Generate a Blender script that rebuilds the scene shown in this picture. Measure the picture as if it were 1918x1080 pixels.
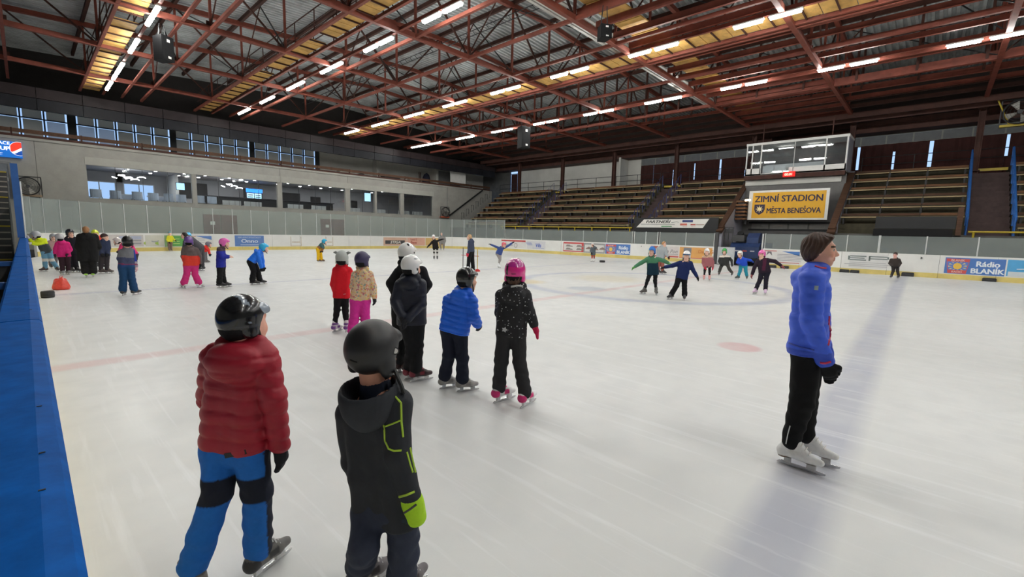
import bpy, math, random
import numpy as np
from mathutils import Vector, Matrix

for _o in list(bpy.data.objects):
    bpy.data.objects.remove(_o)
SC = bpy.context.scene
COL = SC.collection
random.seed(4)
RNG = np.random.default_rng(7)

# ---------------------------------------------------------------- camera
# world: metres, ice surface z = 0, +X along the goal-end wall, +Y along the near side board
F, YAW, PITCH, ROLL, H = 845.4, 0.749228, 0.123578, -0.024209, 1.72
_f = np.array([math.cos(YAW) * math.cos(PITCH), math.sin(YAW) * math.cos(PITCH), -math.sin(PITCH)])
_r = np.array([math.sin(YAW), -math.cos(YAW), 0.0])
_d = np.cross(_f, _r)
R2 = math.cos(ROLL) * _r + math.sin(ROLL) * _d
D2 = -math.sin(ROLL) * _r + math.cos(ROLL) * _d
FW = _f
camd = bpy.data.cameras.new('camera')
cam = bpy.data.objects.new('camera', camd)
COL.objects.link(cam)
camd.sensor_fit = 'HORIZONTAL'
camd.sensor_width = 36.0
camd.lens = F / 1918 * 36
camd.clip_start, camd.clip_end = 0.05, 400
cam.matrix_world = Matrix(((R2[0], -D2[0], -FW[0], 0), (R2[1], -D2[1], -FW[1], 0), (R2[2], -D2[2], -FW[2], H), (0, 0, 0, 1)))
SC.camera = cam

# ---------------------------------------------------------------- sky, exposure
world = bpy.data.worlds.new('overcast_sky')
SC.world = world
world.use_nodes = True
_bg = world.node_tree.nodes['Background']
_bg.inputs[0].default_value = (0.44, 0.65, 1.0, 1)
_bg.inputs[1].default_value = 1.15
SC.view_settings.view_transform = 'Standard'
SC.view_settings.look = 'None'
SC.view_settings.gamma = 1.0
SC.view_settings.exposure = 0.0
SC.view_settings.use_curve_mapping = False
LAMP = 97.0            # emission of the fluorescent tubes


def ray(x, y):
    return (x - 959) / F * R2 + (y - 540) / F * D2 + FW


def onz(x, y, z=0.0):
    d = ray(x, y)
    return np.array([0, 0, H]) + d * ((z - H) / d[2])


def onx(x, y, X):
    d = ray(x, y)
    return np.array([0, 0, H]) + d * (X / d[0])


def ony(x, y, Y):
    d = ray(x, y)
    return np.array([0, 0, H]) + d * (Y / d[1])


def proj(p):
    v = np.asarray(p, float) - [0, 0, H]
    z = v @ FW
    return 959 + F * (v @ R2) / z, 540 + F * (v @ D2) / z


# ---------------------------------------------------------------- materials
MATS = {}


def mat(name, col=(0.5, 0.5, 0.5), rough=0.6, metal=0.0, vary=0.12, scale=3.0, bump=0.0, emit=None, spec=0.5, attr=False, stretch=None, coat=0.0):
    if name in MATS:
        return MATS[name]
    m = bpy.data.materials.new(name)
    m.use_nodes = True
    nt = m.node_tree
    b = nt.nodes['Principled BSDF']
    b.inputs['Roughness'].default_value = rough
    b.inputs['Metallic'].default_value = metal
    b.inputs['Specular IOR Level'].default_value = spec
    b.inputs['Coat Weight'].default_value = coat
    if emit is not None:
        b.inputs['Base Color'].default_value = (*col, 1)
        b.inputs['Emission Color'].default_value = (*col, 1)
        b.inputs['Emission Strength'].default_value = emit
        MATS[name] = m
        return m
    geo = nt.nodes.new('ShaderNodeNewGeometry')
    mp = nt.nodes.new('ShaderNodeMapping')
    if stretch:
        mp.inputs['Scale'].default_value = stretch
    nt.links.new(geo.outputs['Position'], mp.inputs['Vector'])
    nz = nt.nodes.new('ShaderNodeTexNoise')
    nz.inputs['Scale'].default_value = scale
    nz.inputs['Detail'].default_value = 5
    nz.inputs['Roughness'].default_value = 0.65
    nt.links.new(mp.outputs[0], nz.inputs['Vector'])
    mr = nt.nodes.new('ShaderNodeMapRange')
    mr.inputs['From Min'].default_value = 0.3
    mr.inputs['From Max'].default_value = 0.7
    mr.inputs['To Min'].default_value = 1 - vary
    mr.inputs['To Max'].default_value = 1 + vary
    nt.links.new(nz.outputs[0], mr.inputs[0])
    mul = nt.nodes.new('ShaderNodeVectorMath')
    mul.operation = 'SCALE'
    if attr:
        at = nt.nodes.new('ShaderNodeAttribute')
        at.attribute_name = 'col'
        nt.links.new(at.outputs['Color'], mul.inputs[0])
    else:
        mul.inputs[0].default_value = col
    nt.links.new(mr.outputs[0], mul.inputs['Scale'])
    nt.links.new(mul.outputs[0], b.inputs['Base Color'])
    if bump:
        bp = nt.nodes.new('ShaderNodeBump')
        bp.inputs['Strength'].default_value = bump
        bp.inputs['Distance'].default_value = 0.02
        nt.links.new(nz.outputs[0], bp.inputs['Height'])
        nt.links.new(bp.outputs[0], b.inputs['Normal'])
    MATS[name] = m
    return m


def glass_mat(name, tint=(0.9, 0.95, 0.93), refl=0.6, haze=0.0, hazecol=(0.5, 0.55, 0.53)):
    if name in MATS:
        return MATS[name]
    m = bpy.data.materials.new(name)
    m.use_nodes = True
    nt = m.node_tree
    nt.nodes.remove(nt.nodes['Principled BSDF'])
    out = nt.nodes['Material Output']
    tr = nt.nodes.new('ShaderNodeBsdfTransparent')
    tr.inputs[0].default_value = (*tint, 1)
    gl = nt.nodes.new('ShaderNodeBsdfGlossy')
    gl.inputs['Roughness'].default_value = 0.03
    fr = nt.nodes.new('ShaderNodeFresnel')
    fr.inputs[0].default_value = 1.45
    ml = nt.nodes.new('ShaderNodeMath')
    ml.operation = 'MULTIPLY'
    ml.inputs[1].default_value = refl
    nt.links.new(fr.outputs[0], ml.inputs[0])
    mx = nt.nodes.new('ShaderNodeMixShader')
    nt.links.new(ml.outputs[0], mx.inputs[0])
    nt.links.new(tr.outputs[0], mx.inputs[1])
    nt.links.new(gl.outputs[0], mx.inputs[2])
    last = mx
    if haze:
        df = nt.nodes.new('ShaderNodeBsdfDiffuse')
        df.inputs[0].default_value = (*hazecol, 1)
        m2 = nt.nodes.new('ShaderNodeMixShader')
        m2.inputs[0].default_value = haze
        nt.links.new(mx.outputs[0], m2.inputs[1])
        nt.links.new(df.outputs[0], m2.inputs[2])
        last = m2
    nt.links.new(last.outputs[0], out.inputs[0])
    MATS[name] = m
    return m


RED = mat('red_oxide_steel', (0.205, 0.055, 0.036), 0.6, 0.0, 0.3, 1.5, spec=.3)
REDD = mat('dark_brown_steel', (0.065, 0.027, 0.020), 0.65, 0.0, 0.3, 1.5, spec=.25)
CORR = mat('galvanised_sheet', (0.50, 0.53, 0.53), 0.5, 0.1, 0.35, 0.8)
CORRW = mat('pale_sheet', (0.62, 0.60, 0.56), 0.6, 0.0, 0.15, 2.0)
PLANKY = mat('yellow_plank', (0.62, 0.36, 0.10), 0.7, 0.0, 0.28, 2.5)
CONC = mat('pale_concrete', (0.335, 0.325, 0.295), 0.85, 0.0, 0.10, 1.3, 0.1)
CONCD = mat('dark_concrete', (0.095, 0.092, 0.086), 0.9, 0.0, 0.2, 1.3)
FLOORD = mat('rubber_floor', (0.035, 0.035, 0.036), 0.8)
WHITEB = mat('white_board', (0.74, 0.735, 0.71), 0.45, 0.0, 0.06, 0.9)
YELLOW = mat('yellow_kick', (0.66, 0.53, 0.17), 0.5, 0.0, 0.15, 1.2)
YELLR = mat('yellow_paint', (0.45, 0.33, 0.02), 0.5)
BLUEB = mat('blue_board', (0.001, 0.082, 0.34), 0.6, 0.0, 0.25, 9.0, 0.05, spec=.06)
BLUER = mat('blue_paint', (0.03, 0.13, 0.42), 0.5)
ALU = mat('aluminium', (0.62, 0.63, 0.62), 0.4, 0.5, 0.1)
BLACK = mat('black_paint', (0.012, 0.012, 0.013), 0.55)
DGREY = mat('dark_grey', (0.06, 0.06, 0.062), 0.7)
MGREY = mat('mid_grey', (0.22, 0.22, 0.22), 0.7)
WHITEP = mat('white_paint', (0.80, 0.79, 0.76), 0.6, 0.0, 0.05)
WALLW = mat('white_plaster', (0.58, 0.57, 0.53), 0.85, 0.0, 0.08, 0.8)
BROWNW = mat('brown_timber', (0.075, 0.034, 0.017), 0.8, 0.0, 0.35, 2.0, stretch=(6, 0.6, 6))
ORANGEW = mat('orange_timber', (0.15, 0.066, 0.025), 0.75, 0.0, 0.35, 2.0, stretch=(6, 0.6, 6))
CREAMW = mat('lit_edge_timber', (0.36, 0.27, 0.14), 0.65, 0.0, 0.2, 2.0, stretch=(6, 0.6, 6))  # front bench plank: light on its edge is put into the colour
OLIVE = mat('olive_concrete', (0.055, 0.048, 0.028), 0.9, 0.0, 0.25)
CURTAIN = mat('maroon_curtain', (0.040, 0.009, 0.007), 0.9, 0.0, 0.2, 3.0)
GLASS = glass_mat('rink_glass', (0.90, 0.94, 0.92), 0.5, 0.15, (0.62, 0.67, 0.665))
WGLASS = glass_mat('window_glass', (0.9, 0.93, 0.95), 1.1)
TUBE = mat('fluorescent_tube', (0.985, 1.0, 0.965), emit=LAMP)

# ---------------------------------------------------------------- object helpers
WM = {}


def link(o, parent=None, M=None):
    COL.objects.link(o)
    M = M if M is not None else Matrix.Identity(4)
    WM[o.name] = M.copy()
    if parent is not None:
        o.parent = parent
        o.matrix_basis = WM[parent.name].inverted() @ M
    else:
        o.matrix_basis = M
    return o


def tag(o, label=None, cat=None, group=None, kind=None):
    if label:
        o['label'] = label
    if cat:
        o['category'] = cat
    if group:
        o['group'] = group
    if kind:
        o['kind'] = kind
    return o


def empty(name, loc=(0, 0, 0), label=None, cat=None, group=None, kind=None):
    o = bpy.data.objects.new(name, None)
    o.empty_display_size = 0.2
    link(o, None, Matrix.Translation(Vector([float(v) for v in loc])))
    return tag(o, label, cat, group, kind)


_CUBE = {}


def cube_mesh(m):
    if m.name not in _CUBE:
        me = bpy.data.meshes.new('block_' + m.name)
        v = [(x, y, z) for x in (-.5, .5) for y in (-.5, .5) for z in (-.5, .5)]
        f = [(0, 1, 3, 2), (4, 6, 7, 5), (0, 4, 5, 1), (2, 3, 7, 6), (0, 2, 6, 4), (1, 5, 7, 3)]
        me.from_pydata(v, [], f)
        me.materials.append(m)
        _CUBE[m.name] = me
    return _CUBE[m.name]


def box(name, lo, hi, m, parent=None):
    lo, hi = np.minimum(lo, hi), np.maximum(lo, hi)
    o = bpy.data.objects.new(name, cube_mesh(m))
    c, s = (lo + hi) / 2, hi - lo
    return link(o, parent, Matrix.Translation(Vector(c.tolist())) @ Matrix.Diagonal((*[float(max(k, 1e-4)) for k in s], 1)))


def frame_mat(a, b, up=(0, 0, 1)):
    a, b = Vector([float(v) for v in a]), Vector([float(v) for v in b])
    d = b - a
    L = d.length
    x = d.normalized()
    u = Vector(up)
    if abs(x.dot(u)) > 0.98:
        u = Vector((0, 1, 0))
    y = u.cross(x).normalized()
    z = x.cross(y)
    M = Matrix((x, y, z)).transposed().to_4x4()
    return Matrix.Translation((a + b) / 2) @ M, L


def bar(name, a, b, w, h, m, parent=None, up=(0, 0, 1)):
    M, L = frame_mat(a, b, up)
    o = bpy.data.objects.new(name, cube_mesh(m))
    return link(o, parent, M @ Matrix.Diagonal((L, w, h, 1)))


class MB:
    """collects boxes, bars, tubes and prisms into one mesh"""

    def __init__(self):
        self.v, self.f, self.mi, self.mats = [], [], [], []

    def _m(self, m):
        if m not in self.mats:
            self.mats.append(m)
        return self.mats.index(m)

    def add(self, vs, fs, m):
        n = len(self.v)
        self.v += [tuple(float(c) for c in p) for p in vs]
        self.f += [tuple(n + i for i in f) for f in fs]
        self.mi += [self._m(m)] * len(fs)
        return self

    def box(self, lo, hi, m):
        lo, hi = np.minimum(lo, hi), np.maximum(lo, hi)
        vs = [(x, y, z) for x in (lo[0], hi[0]) for y in (lo[1], hi[1]) for z in (lo[2], hi[2])]
        return self.add(vs, [(0, 1, 3, 2), (4, 6, 7, 5), (0, 4, 5, 1), (2, 3, 7, 6), (0, 2, 6, 4), (1, 5, 7, 3)], m)

    def bar(self, a, b, w, h, m, up=(0, 0, 1)):
        M, L = frame_mat(a, b, up)
        vs = [M @ Vector((x * L, y * w, z * h)) for x in (-.5, .5) for y in (-.5, .5) for z in (-.5, .5)]
        return self.add(vs, [(0, 1, 3, 2), (4, 6, 7, 5), (0, 4, 5, 1), (2, 3, 7, 6), (0, 2, 6, 4), (1, 5, 7, 3)], m)

    def tube(self, pts, r, m, n=8, cap=True):
        pts = [Vector([float(c) for c in p]) for p in pts]
        rs = r if isinstance(r, (list, tuple)) else [r] * len(pts)
        rings = []
        for i, p in enumerate(pts):
            t = (pts[min(i + 1, len(pts) - 1)] - pts[max(i - 1, 0)]).normalized()
            u = Vector((0, 0, 1)) if abs(t.z) < .95 else Vector((1, 0, 0))
            a = u.cross(t).normalized()
            b = t.cross(a)
            rings.append([p + (a * math.cos(k * 2 * math.pi / n) + b * math.sin(k * 2 * math.pi / n)) * rs[i] for k in range(n)])
        vs = [q for rg in rings for q in rg]
        fs = [(i * n + k, i * n + (k + 1) % n, (i + 1) * n + (k + 1) % n, (i + 1) * n + k) for i in range(len(pts) - 1) for k in range(n)]
        if cap:
            fs += [tuple(range(n - 1, -1, -1)), tuple(range((len(pts) - 1) * n, len(pts) * n))]
        return self.add(vs, fs, m)

    def prism(self, poly, axis, a, b, m):
        """poly: 2-D points; axis 0/1/2 extruded from a to b"""
        def P(p, k):
            q = list(p)
            q.insert(axis, k)
            return q
        n = len(poly)
        vs = [P(p, a) for p in poly] + [P(p, b) for p in poly]
        fs = [tuple(range(n)), tuple(range(2 * n - 1, n - 1, -1))] + [(i, i + n, (i + 1) % n + n, (i + 1) % n) for i in range(n)]
        return self.add(vs, fs, m)

    def build(self, name, parent=None, origin=None, smooth=False):
        me = bpy.data.meshes.new(name)
        og = Vector([float(c) for c in (origin if origin is not None else (0, 0, 0))])
        me.from_pydata([tuple(Vector(p) - og) for p in self.v], [], self.f)
        for m in self.mats:
            me.materials.append(m)
        me.polygons.foreach_set('material_index', self.mi)
        if smooth:
            me.polygons.foreach_set('use_smooth', [True] * len(self.f))
        me.update()
        o = bpy.data.objects.new(name, me)
        return link(o, parent, Matrix.Translation(og))


def _text_mesh(name, body, size, ext, align, shear, bold):
    cu = bpy.data.curves.new(name, 'FONT')
    cu.body = body
    cu.size = size
    cu.extrude = ext
    cu.offset = bold
    cu.shear = shear
    cu.align_x = align
    cu.align_y = 'BOTTOM_BASELINE'
    cu.resolution_u = 3
    t = bpy.data.objects.new(name, cu)
    me = bpy.data.meshes.new_from_object(t)
    bpy.data.objects.remove(t)
    bpy.data.curves.remove(cu)
    return me


def _span(me):
    xs = [v.co.x for v in me.vertices]
    r = (min(xs), max(xs)) if xs else (0, 0)
    bpy.data.meshes.remove(me)
    return r


CARON = dict(zip('ŠŘĚČŽšřěčž', 'SRECZsrecz'))


def text(name, s, M, size, m, parent, ext=0.004, align='LEFT', shear=0.0, bold=0.0, xs=1.0):
    """flat lettering as a mesh; carons are drawn as small wedges above their letters"""
    plain = ''.join(CARON.get(c, c) for c in s)
    me = _text_mesh(name, plain, size, ext, align, shear, 0.0)
    marks = [i for i, c in enumerate(s) if c in CARON]
    if marks:
        lo0 = min(v.co.x for v in me.vertices)
        x0 = _span(_text_mesh('w', plain, size, ext, 'LEFT', shear, 0))[0]
        vs, fs = [tuple(v.co) for v in me.vertices], [tuple(p.vertices) for p in me.polygons]
        for i in marks:
            a = _span(_text_mesh('w', plain[:i] + '|', size, ext, 'LEFT', 0, 0))[1] - size * .12 if i else 0
            b = _span(_text_mesh('w', plain[:i + 1], size, ext, 'LEFT', 0, 0))[1]
            cx = lo0 - x0 + (a + b) / 2 + shear * size * .8
            y = size * (.78 if s[i].isupper() else .60)
            k = size * .13
            P = [(cx - k, y + k * 1.0), (cx - k * .45, y + k * 1.0), (cx, y + k * .45), (cx + k * .45, y + k * 1.0), (cx + k, y + k * 1.0), (cx, y - k * .2)]
            n = len(vs)
            vs += [(x, y_, ext) for x, y_ in P] + [(x, y_, -ext) for x, y_ in P]
            fs += [tuple(n + q for q in (0, 5, 2, 1)), tuple(n + q for q in (2, 5, 4, 3)), tuple(n + q for q in (7, 8, 11, 6)), tuple(n + q for q in (9, 10, 11, 8))]
        me2 = bpy.data.meshes.new(name)
        me2.from_pydata(vs, [], fs)
        bpy.data.meshes.remove(me)
        me = me2
    if bold:                                   # heavier strokes: the same outline set several times
        vs, fs = [tuple(v.co) for v in me.vertices], [tuple(p.vertices) for p in me.polygons]
        V, F_ = [], []
        for q_, (dx, dy) in enumerate(((-1, 0), (1, 0), (0, .6), (0, -.6))):
            n = len(V)
            V += [(x + dx * bold, y + dy * bold, z + q_ * .0012) for x, y, z in vs]
            F_ += [tuple(n + q for q in f) for f in fs]
        bpy.data.meshes.remove(me)
        me = bpy.data.meshes.new(name)
        me.from_pydata(V, [], F_)
    if xs != 1.0:
        me.transform(Matrix.Diagonal((xs, 1, 1, 1)))
    me.materials.clear()
    me.materials.append(m)
    o = bpy.data.objects.new(name, me)
    return link(o, parent, M)


def wallM(p, right, up=(0, 0, 1)):
    """matrix for flat lettering: local x = right, y = up, z = towards the reader"""
    r = Vector([float(c) for c in right]).normalized()
    u = Vector([float(c) for c in up]).normalized()
    n = r.cross(u)
    M = Matrix((r, u, n)).transposed().to_4x4()
    M.translation = Vector([float(c) for c in p])
    return M

# ================================================================ ICE, FLOOR
XR, YF = 30.3, 36.2          # inner faces of the far side board and the goal-end board
RL, RR = 6.5, 5.5            # corner radii
YB = -22.0                   # the boards run on behind the camera to here


def path_pts():
    """inner board line: near side (x=0) -> corner -> goal end -> corner -> far side"""
    P = []
    y = YB
    while y < YF - RL - 0.01:
        P.append((0.0, y))
        y += 0.5
    for k in range(0, 17):
        a = math.pi - k / 16 * math.pi / 2
        P.append((RL + RL * math.cos(a), YF - RL + RL * math.sin(a)))
    x = RL + 0.5
    while x < XR - RR - 0.01:
        P.append((x, YF))
        x += 0.5
    for k in range(0, 15):
        a = math.pi / 2 - k / 14 * math.pi / 2
        P.append((XR - RR + RR * math.cos(a), YF - RR + RR * math.sin(a)))
    y = YF - RR - 0.5
    while y > YB:
        P.append((XR, y))
        y -= 0.5
    return np.array(P)


PATH = path_pts()
_seg = np.hypot(*(PATH[1:] - PATH[:-1]).T)
SL = np.concatenate([[0], np.cumsum(_seg)])


def at_s(s):
    x = np.interp(s, SL, PATH[:, 0])
    y = np.interp(s, SL, PATH[:, 1])
    e = 0.05
    t = np.array([np.interp(s + e, SL, PATH[:, 0]) - np.interp(s - e, SL, PATH[:, 0]), np.interp(s + e, SL, PATH[:, 1]) - np.interp(s - e, SL, PATH[:, 1])])
    t /= np.hypot(*t)
    return np.array([x, y]), t, np.array([-t[1], t[0]])      # point, tangent, outward normal


_S = np.arange(30, SL[-1] - 12, 0.05)
_PX = np.array([proj((*at_s(s)[0], 0.6))[0] for s in _S])


def s_of(px, lo=30.0):
    ok = _S > lo
    return float(_S[ok][np.argmin(abs(_PX[ok] - px))])


S_NEAR_END = YF - RL - YB                      # end of the straight near side
S_FAR0 = s_of(240)                             # somewhere on the goal end
S_RIGHT0 = float(SL[-1] - (YF - RR - YB))      # start of the far side


def strip(mb, s0, s1, z0, z1, off0, off1, m, step=0.5):
    """a band that follows the board line, between two outward offsets"""
    n = max(1, int(math.ceil((s1 - s0) / step)))
    vs, fs = [], []
    for i in range(n + 1):
        p, t, nr = at_s(s0 + (s1 - s0) * i / n)
        for off, z in ((off0, z0), (off1, z0), (off1, z1), (off0, z1)):
            q = p + nr * off
            vs.append((q[0], q[1], z))
    for i in range(n):
        a, b = 4 * i, 4 * i + 4
        for k in range(4):
            fs.append((a + k, a + (k + 1) % 4, b + (k + 1) % 4, b + k))
    fs += [(0, 3, 2, 1), (4 * n, 4 * n + 1, 4 * n + 2, 4 * n + 3)]
    mb.add(vs, fs, m)
    return mb


def ice_material():
    m = bpy.data.materials.new('rink_ice')
    m.use_nodes = True
    nt = m.node_tree
    N, L = nt.nodes, nt.links
    b = N['Principled BSDF']
    b.inputs['Specular IOR Level'].default_value = 0.28
    geo = N.new('ShaderNodeNewGeometry')
    sp = N.new('ShaderNodeSeparateXYZ')
    L.new(geo.outputs['Position'], sp.inputs[0])

    def math_(op, a, b_=None, c=None):
        n = N.new('ShaderNodeMath')
        n.operation = op
        for i, v in enumerate((a, b_, c)):
            if v is None:
                continue
            if isinstance(v, (int, float)):
                n.inputs[i].default_value = v
            else:
                L.new(v, n.inputs[i])
        return n.outputs[0]

    def noise(scale, detail=4, sx=1, sy=1, rot=0, dist=0.0):
        mp = N.new('ShaderNodeMapping')
        mp.inputs['Scale'].default_value = (sx, sy, 1)
        mp.inputs['Rotation'].default_value = (0, 0, rot)
        L.new(geo.outputs['Position'], mp.inputs[0])
        n = N.new('ShaderNodeTexNoise')
        n.inputs['Scale'].default_value = scale
        n.inputs['Detail'].default_value = detail
        n.inputs['Distortion'].default_value = dist
        L.new(mp.outputs[0], n.inputs['Vector'])
        return n.outputs[0]

    def rng(v, a, b_, c, d):
        n = N.new('ShaderNodeMapRange')
        L.new(v, n.inputs[0])
        for i, k in enumerate((a, b_, c, d)):
            n.inputs[i + 1].default_value = k
        return n.outputs[0]

    def mix(f, a, c, fac=1.0):
        n = N.new('ShaderNodeMix')
        n.data_type = 'RGBA'
        L.new(math_('MULTIPLY', f, fac), n.inputs[0])
        L.new(a, n.inputs[6]) if not isinstance(a, tuple) else setattr(n.inputs[6], 'default_value', (*a, 1))
        n.inputs[7].default_value = (*c, 1)
        return n.outputs[2]
    X, Y = sp.outputs[0], sp.outputs[1]
    big = noise(0.25, 5)
    fine = noise(3.0, 6, 1, 1)
    scr1 = rng(noise(1.2, 6, 9, .55, .5, .6), .60, .68, 0, 1)
    scr2 = rng(noise(1.0, 6, 10, .5, -.9, .8), .61, .69, 0, 1)
    scr3 = rng(noise(.8, 6, 8, .6, 1.9, .9), .60, .69, 0, 1)
    base = mix(rng(big, .35, .65, 0, 1), (0.70, 0.705, 0.69), (0.79, 0.795, 0.785))
    base = mix(rng(fine, .4, .7, 0, 1), base, (0.68, 0.69, 0.69), .45)
    wear = rng(noise(1.1, 4), .30, .75, .55, 1)

    def band(v, centre, half, soft):
        d = math_('ABSOLUTE', math_('SUBTRACT', v, centre))
        return math_('MULTIPLY', rng(d, half, half + soft, 1, 0), wear)

    def ring(cx, cy, r, half, soft):
        dx = math_('SUBTRACT', X, cx)
        dy = math_('SUBTRACT', Y, cy)
        rr = math_('SQRT', math_('ADD', math_('MULTIPLY', dx, dx), math_('MULTIPLY', dy, dy)))
        return band(rr, r, half, soft)
    # painted lines under the ice
    tilt = math_('SUBTRACT', Y, math_('MULTIPLY', X, 0.0215))
    base = mix(band(tilt, 0.43, 0.12, 0.16), base, (0.36, 0.38, 0.50), .72)
    base = mix(band(Y, 15.02, 0.07, 0.10), base, (0.46, 0.47, 0.58), .75)
    base = mix(band(Y, 7.42, 0.10, 0.12), base, (0.68, 0.40, 0.40), .55)
    base = mix(ring(15.1, 7.4, 4.5, 0.10, 0.25), base, (0.42, 0.46, 0.58), .8)
    base = mix(ring(7.62, 2.12, 0.0, 0.27, 0.08), base, (0.66, 0.36, 0.38), .75)
    base = mix(ring(12.1, 8.0, 0.0, 0.45, 0.25), base, (0.44, 0.49, 0.57), .8)
    base = mix(ring(11.9, 10.6, 0.0, 0.55, 0.4), base, (0.72, 0.58, 0.30), .8)
    base = mix(ring(15.6, 9.3, 0.0, 0.9, 0.8), base, (0.74, 0.66, 0.46), .6)
    base = mix(ring(15.6, 6.9, 0.0, 0.5, 0.5), base, (0.50, 0.53, 0.60), .6)
    for s_ in (scr1, scr2, scr3):
        base = mix(s_, base, (0.88, 0.89, 0.90), .30)
    L.new(base, b.inputs['Base Color'])
    L.new(rng(fine, .3, .7, .28, .5), b.inputs['Roughness'])
    bp = N.new('ShaderNodeBump')
    bp.inputs['Strength'].default_value = 0.06
    bp.inputs['Distance'].default_value = 0.01
    L.new(fine, bp.inputs['Height'])
    L.new(bp.outputs[0], b.inputs['Normal'])
    return m


ICE = ice_material()
_mb = MB()
_poly = [(p[0], p[1], 0.0) for p in PATH] + [(XR, YB, 0.0), (0.0, YB, 0.0)]
_mb.add(_poly[::-1], [tuple(range(len(_poly)))], ICE)
floor = _mb.build('floor')
tag(floor, 'white scratched skating ice with faded red and blue lines', None, None, 'structure')
_mb = MB().box((-14, -26, -0.35), (46, 50, -0.02), FLOORD)
tag(_mb.build('floor_surround'), 'dark concrete floor around the ice rink', None, None, 'structure')

# ================================================================ DASHER BOARDS
ZB = 1.13


def board(label, s0, s1, face, kick, cap, group=None, pan=2.0, capw=(-0.012, 0.13), captop=0.03):
    p, t, nr = at_s((s0 + s1) / 2)
    root = empty('dasher_board', (p[0], p[1], 0), label, 'board')
    n = max(1, round((s1 - s0) / pan))
    for i in range(n):
        a, b = s0 + (s1 - s0) * i / n + .006, s0 + (s1 - s0) * (i + 1) / n - .006
        o = np.append(at_s((a + b) / 2)[0], 0)
        strip(MB(), a, b, 0.0, ZB - .04, 0.0, 0.10, face).build('board_panel', root, o)
        strip(MB(), a, b, 0.0, 0.235, -0.014, 0.0, kick).build('kick_plate', root, o)
        strip(MB(), a, b, ZB - .04, ZB - .04 + captop, capw[0], capw[1], cap).build('top_rail', root, o)
    return root


S_G0, S_G1 = s_of(1337), s_of(1428)         # gate for the ice machine in the far side
S_FAR_A = S_NEAR_END + 2.0
S_C1, S_C2 = S_NEAR_END + RL * math.pi / 2, S_RIGHT0 - RR * math.pi / 2
board('curved white dasher board in the rink corner behind the skating group', S_FAR_A, S_C1, WHITEB, YELLOW, WHITEP)
board('straight white goal end dasher board with yellow kick plate below the cafe windows', S_C1, S_C2, WHITEB, YELLOW, WHITEP)
board('curved white dasher board in the rink corner before the bleachers', S_C2, S_RIGHT0, WHITEB, YELLOW, WHITEP)
board('white side dasher board with yellow kick plate below the bleachers', S_RIGHT0, S_G0, WHITEB, YELLOW, WHITEP)
board('white side dasher board running on past the ice machine gate', S_G1, SL[-1] - 6, WHITEB, YELLOW, WHITEP)
# near side: blue padded ledge beside the camera
nb = empty('dasher_board', (0, 10, 0), 'blue dasher board with a wide blue padded ledge and team bench behind', 'board')
for i in range(26):
    a, b = YB + i * 2.0, YB + i * 2.0 + 2.0
    if a > 27.5:
        break
    b = min(b, 11.0 if a < 11.0 <= b else b)
    for (u, v) in ([(a, b)] if not (a < 11.0 <= b + .01) else [(a, 10.98), (11.06, a + 2.0)]):
        if v - u < .05:
            continue
        o = (0, (u + v) / 2, 0)
        MB().box((-0.10, u + .004, 0), (0.0, v - .004, ZB - .06), WHITEB).build('board_panel', nb, o)
        MB().box((-0.0, u + .004, 0), (0.014, v - .004, 0.235), YELLOW).build('kick_plate', nb, o)
for (u, v) in ((YB, 3.9), (3.92, 10.97), (11.07, 23.24)):
    # ledge with slightly soft top, from a small profile
    pr = [(-0.165, ZB - .07), (-0.165, ZB - .012), (-0.15, ZB), (-0.02, ZB + .004), (0.018, ZB - .004), (0.03, ZB - .02), (0.03, ZB - .07)]
    mb = MB()
    n = max(2, int((v - u) / .12))
    rows = []
    for i in range(n + 1):
        y = u + (v - u) * i / n
        dz = 0.0035 * math.sin(y * 9.0) * math.sin(y * 2.3 + 1) * (1 if y > 3.2 else 0.25)
        rows.append([(px_, y, pz + dz) for px_, pz in pr])
    vs = [q for r_ in rows for q in r_]
    k = len(pr)
    fs = [(i * k + j, i * k + (j + 1) % k, (i + 1) * k + (j + 1) % k, (i + 1) * k + j) for i in range(n) for j in range(k)]
    fs += [tuple(range(k)), tuple(range(n * k + k - 1, n * k - 1, -1))]
    mb.add(vs, fs, BLUEB)
    pad = mb.build('padded_ledge', nb, (0, (u + v) / 2, ZB))
    for _ in range(int((v - u) * 0.8)):       # dark nicks and lost screws along the ledge
        y = random.uniform(u + .2, min(v - .2, 9))
        x = random.uniform(-.035, -.015)
        MB().box((x, y, ZB + .0038), (x + .012, y + .005, ZB + .0055), BLACK).build('screw_hole', pad, (x, y, ZB))
PINKM = mat('pink_scuff', (0.45, 0.10, 0.32), 0.5, 0, .3, 20)

# gate panel and dark post beside the ice machine
g0, g1 = at_s(S_G0)[0], at_s(S_G1)[0]
gt = empty('rink_gate', (XR, g0[1] - .2, 0), 'pale gate panel standing open beside the ice machine bay', 'gate')
MB().box((XR + .02, g0[1] - 1.25, .03), (XR + .10, g0[1] - .22, 1.12), mat('pale_gate', (0.46, 0.48, 0.50), .5)).build('gate_panel', gt, (XR, g0[1] - .7, 0))
MB().box((XR - .02, g0[1] - .20, 0), (XR + .16, g0[1] - .02, 2.05), DGREY).build('gate_post', gt, (XR, g0[1] - .1, 0))
MB().box((XR + .0, g1[1] + .02, 0), (XR + .12, g1[1] + .10, 2.0), ALU).build('gate_post', gt, (XR, g1[1] + .05, 0))

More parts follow.
